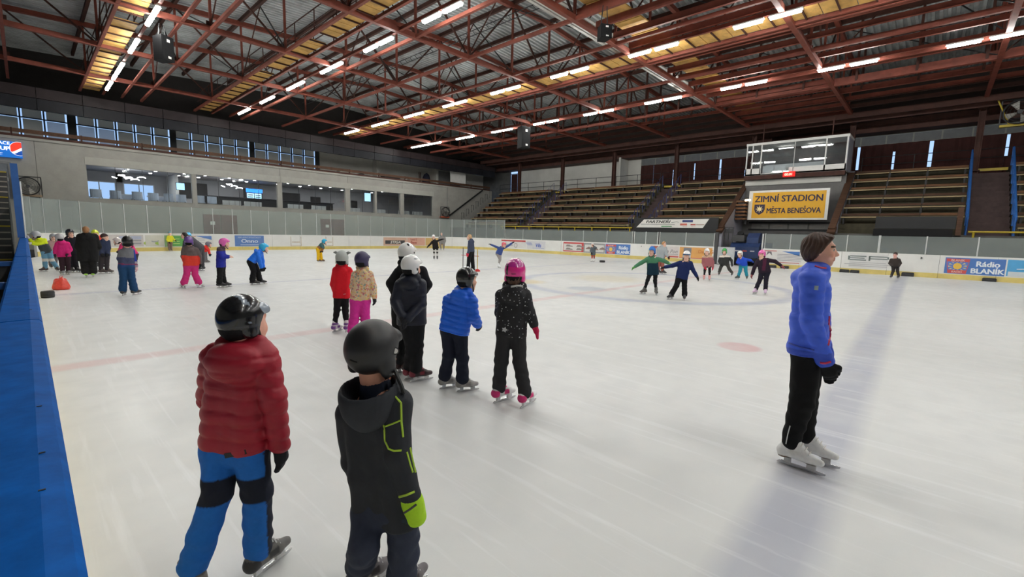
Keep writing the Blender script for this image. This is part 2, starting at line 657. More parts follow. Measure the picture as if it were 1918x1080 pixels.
# ================================================================ RINK GLASS
def screen(label, s0, s1, ztop, pan, pw=0.035, framed=False):
    p, t, nr = at_s((s0 + s1) / 2)
    root = empty('glass_screen', (p[0], p[1], ZB), label, 'glass screen')
    n = max(1, round((s1 - s0) / pan))
    for i in range(n + 1):
        q, t, nr = at_s(s0 + (s1 - s0) * i / n)
        c = q + nr * .06
        a = math.atan2(t[1], t[0])
        M = Matrix.Translation((c[0], c[1], (ZB + ztop) / 2)) @ Matrix.Rotation(a, 4, 'Z') @ Matrix.Diagonal((pw, .05, ztop - ZB, 1))
        link(bpy.data.objects.new('post', cube_mesh(ALU)), root, M)
    for i in range(n):
        a, b = s0 + (s1 - s0) * i / n + pw * .6, s0 + (s1 - s0) * (i + 1) / n - pw * .6
        o = np.append(at_s((a + b) / 2)[0], ZB)
        strip(MB(), a, b, ZB - .01, ztop - .02, .052, .064, GLASS, 3.0).build('glass_pane', root, o)
    return root


S_LG0 = 23.3 - YB
screen('tall glass screen above the goal end board below the cafe windows', S_LG0, s_of(944), 2.86, 1.18)
screen('low glass screen above the side board below the left bleachers', s_of(946), s_of(1183), 2.0, 2.05, .04)
screen('pale narrow glass panes beside the black partners banner panel', s_of(1186), s_of(1230), 2.0, 1.0, .06)
screen('low glass screen ending at the ice machine gate post', s_of(1233), S_G0 - .05, 2.0, 2.0, .04)
screen('low glass screen in front of the ice machine bay and yellow sign', S_G1 + .06, s_of(1640), 2.02, 1.3, .04)
screen('low glass screen below the right bleachers and blue handrails', s_of(1640) + .05, SL[-1] - 6, 2.02, 1.85, .05)
# blue padded end post of the near glass
pe = empty('end_post', (0, 23.2, 0), 'tall blue padded post ending the glass by the stairs', 'post')
MB().box((-.20, 22.7, ZB + .012), (-.03, 23.15, 3.6), BLUER).build('padding', pe, (-.1, 22.9, ZB))
MB().tube([(-.02, 23.2, ZB + .012), (-.02, 23.2, 3.05)], .035, ALU).build('post', pe, (-.02, 23.2, ZB))

# ================================================================ ADVERTISING ON THE BOARDS
def C(r, g, b):
    return tuple(((v / 255 + .055) / 1.055) ** 2.4 if v / 255 > .04045 else v / 255 / 12.92 for v in (r, g, b))


def flat(name, r, g, b, rough=.5):
    return mat('ink_%s_%d_%d_%d' % (name, r, g, b), C(r, g, b), rough, vary=.05)


def ad(label, px0, px1, z0, z1, col, lo=30.0):
    s0, s1 = s_of(px0, lo), s_of(px1, lo)
    c = at_s((s0 + s1) / 2)[0]
    o = strip(MB(), s0, s1, z0, z1, -0.008, -0.001, flat('ad', *col)).build('advertising_panel', None, (c[0], c[1], z0))
    tag(o, label, 'advertisement')
    return o, s0, s1


def adtext(o, s, z, txt, size, col, align='CENTER', **k):
    p, t, nr = at_s(s)
    q = p - nr * .012
    return text('lettering', txt, wallM((q[0], q[1], z), (t[0], t[1], 0)), size, flat('ink', *col), o, .002, align, **k)


def adbox(name, o, s0, s1, z0, z1, col, off=.006):
    c = at_s((s0 + s1) / 2)[0]
    return strip(MB(), s0, s1, z0, z1, -0.008 - off, -0.008, flat('ad', *col)).build(name, o, (c[0], c[1], z0))


def adpoly(name, o, s, z, pts, col, off=.014):
    """flat figure on the board: pts in (along, up) metres"""
    p, t, nr = at_s(s)
    q = p - nr * off
    mb = MB()
    f = [(q[0] + t[0] * u, q[1] + t[1] * u, z + v) for u, v in pts]
    b = [(a[0] + nr[0] * .004, a[1] + nr[1] * .004, a[2]) for a in f]
    n = len(pts)
    mb.add(f + b, [tuple(range(n)), tuple(range(2 * n - 1, n - 1, -1))] + [(i, i + n, (i + 1) % n + n, (i + 1) % n) for i in range(n)], flat('ad', *col))
    return mb.build(name, o, (q[0], q[1], z))


def disc(r, n=20, cx=0, cy=0, sy=1.0):
    return [(cx + r * math.cos(k * 2 * math.pi / n), cy + r * math.sin(k * 2 * math.pi / n) * sy) for k in range(n)]


# -- goal end, left to right
o, a, b = ad('faded grey advertisement on the goal end board behind the skating group', 200, 268, .30, 1.02, (196, 190, 186), S_NEAR_END)
adbox('colour_band', o, a + (b - a) * .35, b - .1, .74, .94, (170, 175, 195))
for z, w in ((.62, .45), (.44, .62)):
    adbox('grey_line', o, a + (b - a) * w, b - .12, z, z + .1, (150, 148, 150))
o, a, b = ad('pale advertisement with green lime ellipses on the goal end board', 273, 306.5, .30, 1.0, (205, 203, 190), S_NEAR_END)
m_ = (a + b) / 2
adpoly('lime_ellipse', o, m_ - .3, .5, disc(.28, 18, sy=.5), (170, 190, 90))
adpoly('lime_ellipse', o, m_ + .3, .5, disc(.28, 18, sy=.5), (150, 180, 80))
adpoly('grey_arc', o, m_, .78, [(.34 * math.cos(t), -.22 * math.sin(t)) for t in np.linspace(0, math.pi, 12)] + [(.26 * math.cos(t), -.15 * math.sin(t)) for t in np.linspace(math.pi, 0, 12)], (160, 165, 165))
o, a, b = ad('green trapezoid advertisement with pale lines behind the yellow vest child', 308, 345, .28, 1.0, (150, 185, 130), S_NEAR_END)
adpoly('green_figure', o, (a + b) / 2, .30, [(-.75, 0), (.75, 0), (.55, .66), (-.3, .66)], (95, 165, 85))
for z in (.45, .6, .75):
    adbox('pale_line', o, a + .45, b - .25, z, z + .04, (190, 215, 130), .012)
o, a, b = ad('white advertisement with blue triangle and orange stripe on the goal end', 347.5, 400, .30, 1.0, (214, 212, 208), S_NEAR_END)
adpoly('blue_triangle', o, b - .1, .98, [(0, 0), (0, -.26), (-.95, 0)], (95, 130, 190))
adbox('orange_stripe', o, a, b - 1.0, .92, .97, (190, 150, 120))
adpoly('blue_corner', o, a + .05, .34, [(0, 0), (.6, 0), (0, .3)], (110, 120, 175))
for z in (.52, .64, .76):
    adbox('grey_line', o, a + .7, b - .5, z, z + .03, (165, 165, 175))
o, a, b = ad('blue advertisement with large white lettering on the goal end board', 440, 494, .27, 1.04, (94, 128, 188), S_NEAR_END)
m_ = (a + b) / 2
adtext(o, m_, .86, 'REKLAMNÍ SPOLEČNOST', .135, (190, 205, 225), bold=.002)
adtext(o, m_, .53, 'Onno', .36, (222, 228, 236), bold=.006, xs=1.3)
adbox('pale_line', o, m_ - .6, m_ + .6, .35, .40, (190, 205, 225))
o, a, b = ad('pinkish advertisement with a black lettered box on the goal end board', 718, 762, .27, 1.0, (206, 170, 150), S_NEAR_END)
adbox('black_box', o, a + .18, b - .22, .42, .74, (70, 68, 68))
adtext(o, (a + b) / 2, .47, 'STIGA', .31, (225, 222, 215), bold=.012, shear=.25, xs=1.28)
o, a, b = ad('salmon advertisement with dark red lettering beside the skater in white helmet', 762.5, 796, .27, 1.0, (214, 165, 145), S_NEAR_END)
adtext(o, (a + b) / 2, .74, 'Tomáš Dvořák', .23, (165, 85, 80), bold=.006, xs=.92)
adtext(o, (a + b) / 2, .44, 'Benešov', .33, (165, 70, 62), bold=.01, xs=1.0)
o, a, b = ad('orange yellow advertisement in the rink corner', 796.5, 832, .27, 1.0, (208, 172, 110), S_NEAR_END)
adpoly('dark_emblem', o, (a + b) / 2, .64, disc(.17), (165, 125, 95))
# -- rusty seams on the goal end board
RUST = mat('rust_stain', (0.42, 0.30, 0.17), .7, vary=.4, scale=8)
for px0, px1 in ((545, 564), (610, 624)):
    s0, s1 = s_of(px0, S_NEAR_END), s_of(px1, S_NEAR_END)
    r_ = empty('board_hatch', (*at_s((s0 + s1) / 2)[0], .25), 'rust edged hatch in the goal end board near x seam of ' + ('the bending child' if px0 < 600 else 'the red fleece child'), 'hatch')
    r_['label'] = 'rust edged service hatch in the goal end board behind the bending child' if px0 < 600 else 'smaller rusty service hatch in the goal end board past the bending child'
    for (u, v, z0, z1) in ((s0, s0 + .03, .27, 1.0), (s1 - .03, s1, .27, 1.0), (s0, s1, .27, .30), (s0 + .1, s1 - .1, .55, .60)):
        c = at_s((u + v) / 2)[0]
        strip(MB(), u, v, z0, z1, -.004, -.001, RUST).build('rusty_edge', r_, (c[0], c[1], z0))
# -- far side
R0 = S_RIGHT0 - 3
o, a, b = ad('white advertisement with red header beside the pink helmet jumper', 939, 985, .33, 1.04, (214, 212, 210), R0)
adbox('red_header', o, a + .02, b - .02, .90, 1.03, (190, 70, 70))
adpoly('grey_ring', o, b - 1.2, .56, disc(.22), (170, 165, 165))
adpoly('white_centre', o, b - 1.2, .56, disc(.15), (214, 212, 210), .019)
adbox('grey_line', o, b - 2.4, b - 1.6, .5, .62, (165, 165, 170))
o, a, b = ad('white advertisement with blue winged lettering', 987, 1022, .32, 1.0, (208, 207, 210), R0)
adtext(o, (a + b) / 2 + .25, .50, 'Vils', .46, (88, 110, 180), bold=.018, shear=.15)
for k in range(4):
    adbox('blue_speed_line', o, (a + b) / 2 - 1.25 + .08 * k, (a + b) / 2 - .55 + .05 * k, .86 - k * .07, .885 - k * .07, (110, 130, 190))
adbox('blue_line', o, (a + b) / 2 - .4, (a + b) / 2 + .9, .38, .41, (150, 160, 195))
o, a, b = ad('red framed advertisement with four grey machines', 1055, 1093, .28, 1.04, (196, 75, 75), R0)
adbox('white_field', o, a + .05, b - .2, .36, .92, (214, 212, 208))
for k in range(4):
    s_ = a + .45 + (k % 2) * 1.05
    z_ = .68 if k < 2 else .43
    adpoly('grey_machine', o, s_ + .15, z_, [(-.36, 0), (.36, 0), (.33, .08), (.1, .1), (.05, .16), (-.25, .16), (-.3, .08)], (140, 132, 128), .018)
o, a, b = ad('grey framed advertisement behind the child in grey coat', 1093.5, 1133, .27, 1.03, (150, 150, 150), R0)
adbox('white_field', o, a + .12, b - .1, .36, .90, (210, 208, 205))
for k in range(3):
    adpoly('brown_machine', o, a + .5 + k * .62, .55 - .05 * (k % 2), [(-.3, 0), (.3, 0), (.2, .12), (0, .2), (-.22, .1)], (135, 115, 108), .018)


def radio(label, px0, px1, mid):
    o, a, b = ad(label, px0, px1, .27, 1.03, (78, 120, 186), R0)
    c = a + (b - a) * mid
    w = c - a
    adpoly('red_frame', o, (a + c) / 2, .65, [(-w * .46, .33), (w * .46, .33), (w * .36, -.36), (-w * .36, -.36)], (205, 85, 80), .014)
    adpoly('blue_field', o, (a + c) / 2, .65, [(-w * .42, .19), (w * .42, .19), (w * .35, -.20), (-w * .35, -.20)], (95, 125, 195), .019)
    for k in range(12):
        t = k / 12 * 2 * math.pi + .1
        u = [(math.cos(t) * w * .21, math.sin(t) * .16), (math.cos(t + .12) * w * .36, math.sin(t + .12) * .24 - .0), (math.cos(t - .12) * w * .36, math.sin(t - .12) * .24)]
        u = [(x, max(-.19, min(.18, y))) for x, y in u]
        adpoly('sun_ray', o, (a + c) / 2, .63, u, (225, 205, 120), .024)
    adpoly('sun_disc', o, (a + c) / 2, .63, disc(.15, 20), (232, 190, 80), .029)
    adtext(o, (a + c) / 2, .86, 'BLANIK', .14, (225, 190, 180), bold=.004).location.z += 0
    adtext(o, (a + c) / 2, .32, 'RADIO', .12, (225, 190, 180), bold=.004)
    for l in [x for x in o.children if x.name.startswith('lettering')]:
        n = at_s((a + c) / 2)[2]
        l.location.x -= n[0] * .02
    adtext(o, (c + b) / 2, .66, 'Rádio', .34, (228, 234, 240), bold=.014)
    adtext(o, (c + b) / 2, .34, 'BLANÍK', .32, (228, 234, 240), bold=.014)


radio('blue radio advertisement with sun logo beside the grey framed one', 1134.5, 1180, .46)
o, a, b = ad('white advertisement with handwritten lettering and red foot', 1219, 1272, .28, 1.02, (206, 200, 198), R0)
adbox('red_corner', o, a, a + .55, .84, 1.02, (170, 95, 85))
adbox('red_foot', o, a + .3, b, .28, .38, (196, 100, 92))
adtext(o, (a + b) / 2 + .45, .58, 'La Pon', .34, (105, 105, 108), shear=.35)
adbox('grey_line', o, (a + b) / 2 - .1, (a + b) / 2 + 1.0, .47, .50, (160, 160, 160))
o, a, b = ad('orange advertisement with grey figure near the gate post', 1272.5, 1334, .27, 1.02, (216, 160, 92), R0)
adbox('grey_figure', o, a + .28, a + .8, .50, .98, (120, 122, 130))
adtext(o, a + 1.75, .66, 'Daruj G', .30, (196, 118, 52), bold=.004)
adbox('brown_foot', o, a, b, .27, .33, (200, 120, 95))
o, a, b = ad('white advertisement with red line and blue triangle beside the gate', 1430, 1502, .30, 1.05, (216, 214, 212), R0)
adbox('red_line', o, a + .05, b - 1.3, .98, 1.02, (190, 95, 90))
adpoly('blue_triangle', o, b - .12, 1.0, [(0, 0), (0, -.24), (-.9, 0)], (75, 120, 185))
for k, w in enumerate((1.5, 1.8, 1.7, 1.6, 1.2)):
    adbox('grey_line', o, a + .75, a + .75 + w, .80 - k * .085, .83 - k * .085, (150, 150, 158))
adbox('red_foot', o, a + .2, b - .1, .32, .36, (196, 110, 105))
adpoly('emblem', o, a + .32, .86, [(-.16, -.14), (0, .02), (.16, -.14), (.1, .1), (-.1, .1)], (110, 105, 110))
o, a, b = ad('white advertisement with large grey line logo', 1590, 1662, .30, 1.05, (214, 213, 212), R0)
m_ = (a + b) / 2
LG = (112, 122, 120)
for (u, v, z0, z1) in ((-.78, -.08, .88, .935), (-.78, -.15, .785, .83), (-.78, -.08, .68, .735), (-.86, -.78, .70, .915), (.02, .09, .68, .92), (.02, .78, .88, .935), (.05, .78, .765, .82), (.78, .85, .785, .915)):
    adbox('logo_stroke', o, m_ + u, m_ + v, z0, z1, LG)
for k, w in enumerate((.75, 1.0, .8)):
    adbox('grey_line', o, m_ - w, m_ + w, .56 - k * .09, .585 - k * .09, (165, 165, 168))
radio('large blue radio advertisement with sun logo below the right bleachers', 1770, 1884, .44)
o, a, b = ad('light blue advertisement with white car outline', 1885, 1990, .30, 1.03, (86, 165, 215), R0)
adbox('white_foot', o, a + .05, b, .30, .50, (205, 212, 215))
for pts in ([(.3, .62), (.55, .64), (.8, .80), (1.5, .80), (1.75, .66), (2.1, .60)],):
    p_, t_, n_ = at_s(a)
    MB().tube([(p_[0] - n_[0] * .02 + t_[0] * u, p_[1] - n_[1] * .02 + t_[1] * u, z) for u, z in pts], .018, flat('ad', 225, 235, 240)).build('car_outline', o, (p_[0], p_[1], .6))
adbox('blue_line', o, a + .7, a + 1.7, .37, .42, (120, 150, 185), .012)
# hinge marks of doors in the boards
for px in (1200, 1723):
    p, t, nr = at_s(s_of(px, R0))
    h = MB().prism([(0, -.07), (.09, 0), (0, .07)] if px > 1300 else [(0, -.06), (.05, 0), (0, .06)], 0, 0, .02, DGREY)
    h.v = [(p[0] - .03 + v[0], p[1] - v[1], .95 + v[2]) for v in h.v]
    tag(h.build('latch', None, (p[0], p[1], .95)), 'dark latch on the board door ' + ('beside the large radio advertisement' if px > 1300 else 'beside the handwritten advertisement'), 'latch')

# rubber blocks lying along the kick plate of the far side
RUB = mat('black_rubber', (0.03, 0.03, 0.032), .75, vary=.3, scale=30)
_lab = {1449: 'small black rubber block at the kick plate beside the plum jacket skater', 1471: 'black rubber block at the kick plate below the red line advertisement', 1583: 'black rubber block at the kick plate below the start of the grey line logo advertisement',
        1603: 'flat black rubber block at the kick plate below the grey line logo', 1703: 'large black rubber block where the blue line meets the board', 1856: 'black rubber block at the kick plate below the large radio advertisement'}
for px, w in ((1449, .42), (1471, .42), (1583, .42), (1603, .40), (1703, .48), (1856, .46)):
    p, t, nr = at_s(s_of(px, R0))
    r_ = empty('rubber_block', (p[0] - .1, p[1], 0), _lab[px], 'rubber block')
    hh = .16 if px != 1703 else .2
    k = MB().prism([(-w / 2, 0), (w / 2, 0), (w / 2, hh * .8), (w / 2 - .03, hh), (-w / 2 + .03, hh), (-w / 2, hh * .8)], 0, -.06, .06, RUB)
    k.v = [(v[0] + p[0] - .085, v[1] + p[1], v[2]) for v in k.v]
    k.build('block_body', r_, (p[0] - .085, p[1], 0))
    bar('grip_slot', (p[0] - .148, p[1] - .1, hh * .55), (p[0] - .148, p[1] + .1, hh * .55), .01, .03, DGREY, r_)

# ================================================================ GOAL END WALL WITH CAFE
YW = 39.5
WINS = [(2.9, 8.42), (8.70, 14.22), (14.58, 20.06), (20.47, 22.98), (23.18, 25.80), (26.22, 29.75)]
ZW0, ZW1, ZWT = 3.26, 5.30, 6.55
mb = MB()
mb.box((-9, YW, 0), (38.5, YW + .3, ZW0), CONC)
mb.box((-9, YW, ZW1), (38.5, YW + .3, ZWT), CONC)
edges = [-9.0] + [e for w in WINS for e in w] + [38.5]
for i in range(0, len(edges), 2):
    mb.box((edges[i], YW, ZW0), (edges[i + 1], YW + .3, ZW1), CONC)
wb = mb.build('wall_back', None, (15, YW, 0))
tag(wb, 'pale concrete wall behind the goal end with cafe windows', None, None, 'structure')
for x in (0.72, 14.45, 20.28, 26.0, 31.7):
    box('panel_joint', (x - .012, YW - .004, ZW1 + .5 if x in (14.45, 20.28, 26.0) else 2.0), (x + .012, YW + .01, ZWT), CONCD, wb)
for (a, b) in ((2.85, 14.4), (14.52, 29.9)):
    box('lintel_band', (a, YW - .035, ZW1), (b, YW, ZW1 + .48), mat('pale_lintel', (0.38, 0.37, 0.335), .8, vary=.06), wb)
FRAME = mat('dark_frame', (0.03, 0.032, 0.035), .5)
wid = 1
for (a, b) in WINS:
    w = empty('window_%d' % wid, ((a + b) / 2, YW + .1, ZW0), 'long cafe window in the concrete wall', None, None, 'structure')
    n = max(1, round((b - a) / 1.38))
    for i in range(n):
        u, v = a + (b - a) * i / n, a + (b - a) * (i + 1) / n
        box('glass_pane', (u + .012, YW + .10, ZW0 + .02), (v - .012, YW + .115, ZW1 - .02), WGLASS, w)
        if i:
            box('mullion', (u - .012, YW + .09, ZW0), (u + .012, YW + .125, ZW1), FRAME, w)
    box('window_sill', (a, YW - .02, ZW0 - .03), (b, YW + .1, ZW0), CONC, w)
    wid += 1
# brown doors low in the wall, seen through the rink glass
BDOOR = mat('red_brown_door', (0.13, 0.055, 0.045), .7, vary=.3, scale=4)
for i, (a, b) in enumerate(((8.95, 11.2), (17.65, 19.85))):
    d = empty('door_%d' % (i + 1), ((a + b) / 2, YW, 0), 'red brown double door low in the concrete wall', None, None, 'structure')
    for k in range(2):
        u = a + (b - a) * k / 2
        box('door_leaf', (u + .02, YW - .05, 0), (u + (b - a) / 2 - .02, YW - .005, 2.5), BDOOR, d)
    box('door_sign', (a + .45, YW - .056, 1.75), (a + .75, YW - .05, 2.0), WHITEP, d)

# cafe room
CF, CC, CB = 2.9, 5.45, 45.5
CAFEW = mat('cafe_wall', (0.48, 0.48, 0.50), .85, vary=.05)
def room(name, boxes, lab, m):
    mb_ = MB()
    for b_ in boxes:
        mb_.box(*b_, m)
    tag(mb_.build(name, None, boxes[0][0]), lab, None, None, 'structure')


room('floor_cafe', [((1.5, YW + .3, CF - .2), (31.5, CB, CF))], 'dark floor of the cafe', mat('cafe_floor', (0.10, 0.095, 0.09), .5))
room('ceiling_cafe', [((1.5, YW + .3, CC), (31.5, CB, CC + .15))], 'grey ceiling of the cafe', CAFEW)
room('wall_cafe_left', [((1.3, YW + .3, CF), (1.5, CB, CC))], 'grey side wall of the cafe', CAFEW)
room('wall_cafe_right', [((31.5, YW + .3, CF), (31.7, CB, CC))], 'grey far side wall of the cafe', CAFEW)
room('wall_cafe_back', [((1.5, CB, CF), (3.0, CB + .2, CC)), ((4.9, CB, CF), (5.3, CB + .2, CC)), ((7.2, CB, CF), (31.5, CB + .2, CC)), ((3.0, CB, 4.75), (7.2, CB + .2, CC)), ((3.0, CB, CF), (7.2, CB + .2, 3.1))], 'grey back wall of the cafe', CAFEW)
WFR = mat('window_frame_white', (0.7, 0.72, 0.75), .5)
for i, (a, b) in enumerate(((3.0, 4.9), (5.3, 7.2))):
    w = empty('window_%d' % (wid), ((a + b) / 2, CB, 3.1), 'bright outside window at the back of the cafe', None, None, 'structure')
    wid += 1
    for (u, v, z0, z1) in ((a, a + .07, 3.1, 4.75), (b - .07, b, 3.1, 4.75), (a, b, 4.68, 4.75), (a, b, 3.1, 3.17), ((a + b) / 2 - .03, (a + b) / 2 + .03, 3.1, 4.75)):
        box('window_frame', (u, CB + .02, z0), (v, CB + .09, z1), WFR, w)
box('room_divider', (8.0, 42.5, CF), (8.2, CB, CC), WHITEP)
tag(bpy.data.objects['room_divider'], 'white wall end standing inside the cafe', None, None, 'structure')
bpy.data.objects['room_divider'].name = 'wall_divider'
DOWN = mat('downlight_glow', (1.0, 0.97, 0.92), emit=190)
for k, (x, y) in enumerate([(x_, y_) for x_ in (6.6, 8.3, 9.6, 11.2, 13.0, 15.6, 17.4, 19.3, 21.4, 24.6) for y_ in (40.9, 42.9)]):
    d = empty('downlight', (x, y, CC), 'small round ceiling downlight inside the cafe', 'ceiling light', 'cafe downlights')
    MB().tube([(x, y, CC - .045), (x, y, CC)], .13, WHITEP, 14).build('rim', d, (x, y, CC))
    MB().tube([(x, y, CC - .05), (x, y, CC - .04)], .10, DOWN, 12).build('lens', d, (x, y, CC))
SQ = mat('pendant_glow', (1.0, 0.98, 0.95), emit=14)
for lab, x0, y0, n in (('curly white pendant lamp hanging above the chairs with blue daylight', 5.0, 41.6, 7), ('zigzag white pendant lamp hanging near the drinks fridge', 11.6, 41.8, 5)):
    c = empty('pendant_lamp', (x0, y0, 4.9), lab, 'lamp')
    for k in range(n):
        a = k * 2.1
        p = np.array([x0 + .45 * math.cos(a) + .12 * k - .3, y0 + .3 * math.sin(a), 4.85 + .12 * math.sin(a * 1.7)])
        MB().tube([p + [.24 * math.cos(t + a), .12 * math.sin(t), .07 * math.sin(t * 1.3)] for t in np.linspace(0, 2.6, 8)], .028, SQ, 8).build('glowing_tube', c, p)
    MB().tube([(x0, y0, 4.9), (x0, y0, CC)], .012, BLACK, 6).build('cord', c, (x0, y0, CC))
# counters, bar, fridge, screens
for i, x in enumerate((11.1, 12.6, 15.9, 17.9, 21.2, 23.9, 26.7, 28.4)):
    t = empty('planter_bench', (x, 40.4, CF), 'white panelled bench back along the cafe window', 'bench', 'white bench backs along the cafe windows')
    MB().box((x - .62, 40.2, CF), (x + .62, 40.32, CF + .74), WHITEP).build('back_panel', t, (x, 40.2, CF))
    MB().box((x - .62, 40.32, CF), (x + .62, 40.8, CF + .45), mat('seat_grey', (.2, .2, .2), .7)).build('seat', t, (x, 40.5, CF))
    for u in (-.2, .2):
        MB().box((x + u - .01, 40.19, CF), (x + u + .01, 40.2, CF + .74), MGREY).build('panel_seam', t, (x, 40.2, CF))
br = empty('bar_counter', (14.5, 43.2, CF), 'long dark bar counter at the back of the cafe', 'counter')
MB().box((9.5, 43.0, CF), (20.5, 43.6, CF + 1.12), mat('bar_front', (.02, .02, .022), .5)).build('front', br, (14.5, 43.2, CF))
MB().box((9.4, 42.9, CF + 1.12), (20.6, 43.7, CF + 1.18), mat('bar_top', (.05, .05, .055), .3)).build('counter_top', br, (14.5, 43.2, CF + 1.12))
fr = empty('drinks_fridge', (13.0, 43.9, CF), 'drinks fridge with glowing blue header and glass doors', 'fridge')
fx = ony(476, 355, 43.9)[0]
MB().box((fx - .65, 43.9, CF), (fx + .65, 44.6, 4.95), DGREY).build('cabinet', fr, (fx, 44.2, CF))
MB().box((fx - .65, 43.88, 4.62), (fx + .65, 43.9, 4.93), mat('fridge_header', (0.03, 0.22, 0.95), emit=2.2)).build('header', fr, (fx, 43.9, 4.6))
for k in range(2):
    MB().box((fx - .58 + k * .6, 43.88, 3.75), (fx - .04 + k * .6, 43.9, 4.55), mat('fridge_light', (0.45, 0.72, 0.95), emit=1.6)).build('glass_door', fr, (fx, 43.9, 4))
    for j in range(4):
        MB().box((fx - .52 + k * .6, 43.86, 3.85 + j * .17), (fx - .12 + k * .6, 43.88, 3.93 + j * .17), mat('bottle_row_%d' % j, [(.15, .2, .3), (.3, .12, .1), (.1, .25, .15), (.2, .2, .22)][j], .4)).build('bottle_row', fr, (fx, 43.9, 4))
for lab, x, y, w, z0, z1 in (('dark menu board on the cafe back wall beside the white divider', 9.6, 45.4, 2.2, 3.9, 5.1), ('dark framed board on the cafe wall left of the small one', 17.4, 45.4, 1.9, 3.9, 4.9), ('small dark framed board on the cafe wall', 19.9, 45.4, .9, 3.8, 4.7), ('small brown picture hanging on the cafe side wall', 24.0, 45.4, .6, 3.7, 4.6)):
    t = empty('wall_board', (x, y, z0), lab, 'board')
    MB().box((x - w / 2, y, z0), (x + w / 2, y + .05, z1), mat('board_dark', (.03, .028, .03), .5)).build('panel', t, (x, y, z0))
    MB().box((x - w / 2 - .04, y + .01, z0 - .04), (x + w / 2 + .04, y + .06, z1 + .04), DGREY).build('frame', t, (x, y, z0))
for lab, x, z0, z1, w in (('glowing blue screen hanging in the cafe by the first pillar', 8.0, 4.2, 4.75, .55), ('glowing blue white screen in the small cafe window', 23.0, 4.35, 5.2, .7)):
    t = empty('wall_screen', (x, 41, z0), lab, 'screen')
    MB().box((x - w / 2, 40.9, z0), (x + w / 2, 40.95, z1), BLACK).build('casing', t, (x, 41, z0))
    MB().box((x - w / 2 + .03, 40.885, z0 + .03), (x + w / 2 - .03, 40.9, z1 - .03), mat('screen_glow', (.45, .72, .95), emit=1.5)).build('display', t, (x, 41, z0))


def chair(x, y, rz, lab):
    t = empty('cafe_chair', (x, y, CF), lab, 'chair', 'white cafe chairs by the window')
    W_ = mat('white_plastic', (.66, .72, .82), .45)
    ca, sa = math.cos(rz), math.sin(rz)

    def q(u, v, z):
        return (x + ca * u - sa * v, y + sa * u + ca * v, CF + z)
    m = MB()
    pts = []
    for k in range(9):
        a = math.pi * (k / 8)
        pts.append(q(.3 * math.cos(a), .26 * math.sin(a), 0))
    vs = [(p[0], p[1], p[2] + z) for z in (.42, .95) for p in pts]
    m.add(vs, [(k, k + 1, k + 10, k + 9) for k in range(8)], W_)
    m.build('backrest', t, (x, y, CF))
    M = MB()
    M.add([q(*p) for p in ((-.28, -.25, .42), (.28, -.25, .42), (.28, .2, .42), (-.28, .2, .42), (-.28, -.25, .48), (.28, -.25, .48), (.28, .2, .48), (-.28, .2, .48))], [(3, 2, 1, 0), (4, 5, 6, 7), (0, 1, 5, 4), (1, 2, 6, 5), (2, 3, 7, 6), (3, 0, 4, 7)], W_)
    M.build('seat', t, (x, y, CF))
    for u in (-.24, .24):
        for v in (-.2, .2):
            MB().tube([q(u * 1.1, v * 1.1, 0), q(u, v, .43)], .018, DGREY, 6).build('leg', t, (x, y, CF))


for x, y, r in ((3.3, 40.3, .3), (4.3, 40.5, -.4), (5.4, 40.3, .2), (6.3, 40.5, -.2), (7.1, 40.2, .4), (7.9, 40.4, -.3), (9.0, 40.2, .2), (9.8, 40.3, -.2)):
    chair(x, y, r + math.pi, 'white curved plastic chair standing at the cafe window')
for lab, x in (('white draped table between the white cafe chairs', 4.8), ('white draped table next to the first cafe pillar', 6.8)):
    t = empty('draped_table', (x, 41.2, CF), lab, 'table')
    MB().box((x - .7, 40.9, CF + .72), (x + .7, 41.6, CF + .78), WHITEP).build('table_top', t, (x, 41.2, CF))
    MB().prism([(x - .7, CF + .72), (x - .78, CF + .1), (x - .3, CF + .22), (x, CF + .08), (x + .35, CF + .25), (x + .78, CF + .1), (x + .7, CF + .72)], 1, 40.88, 40.9, mat('white_cloth', (.62, .66, .74), .8)).build('cloth', t, (x, 40.9, CF))
    for u in (-.6, .6):
        MB().box((x + u - .03, 41.2, CF), (x + u + .03, 41.26, CF + .72), DGREY).build('leg', t, (x, 41.2, CF))

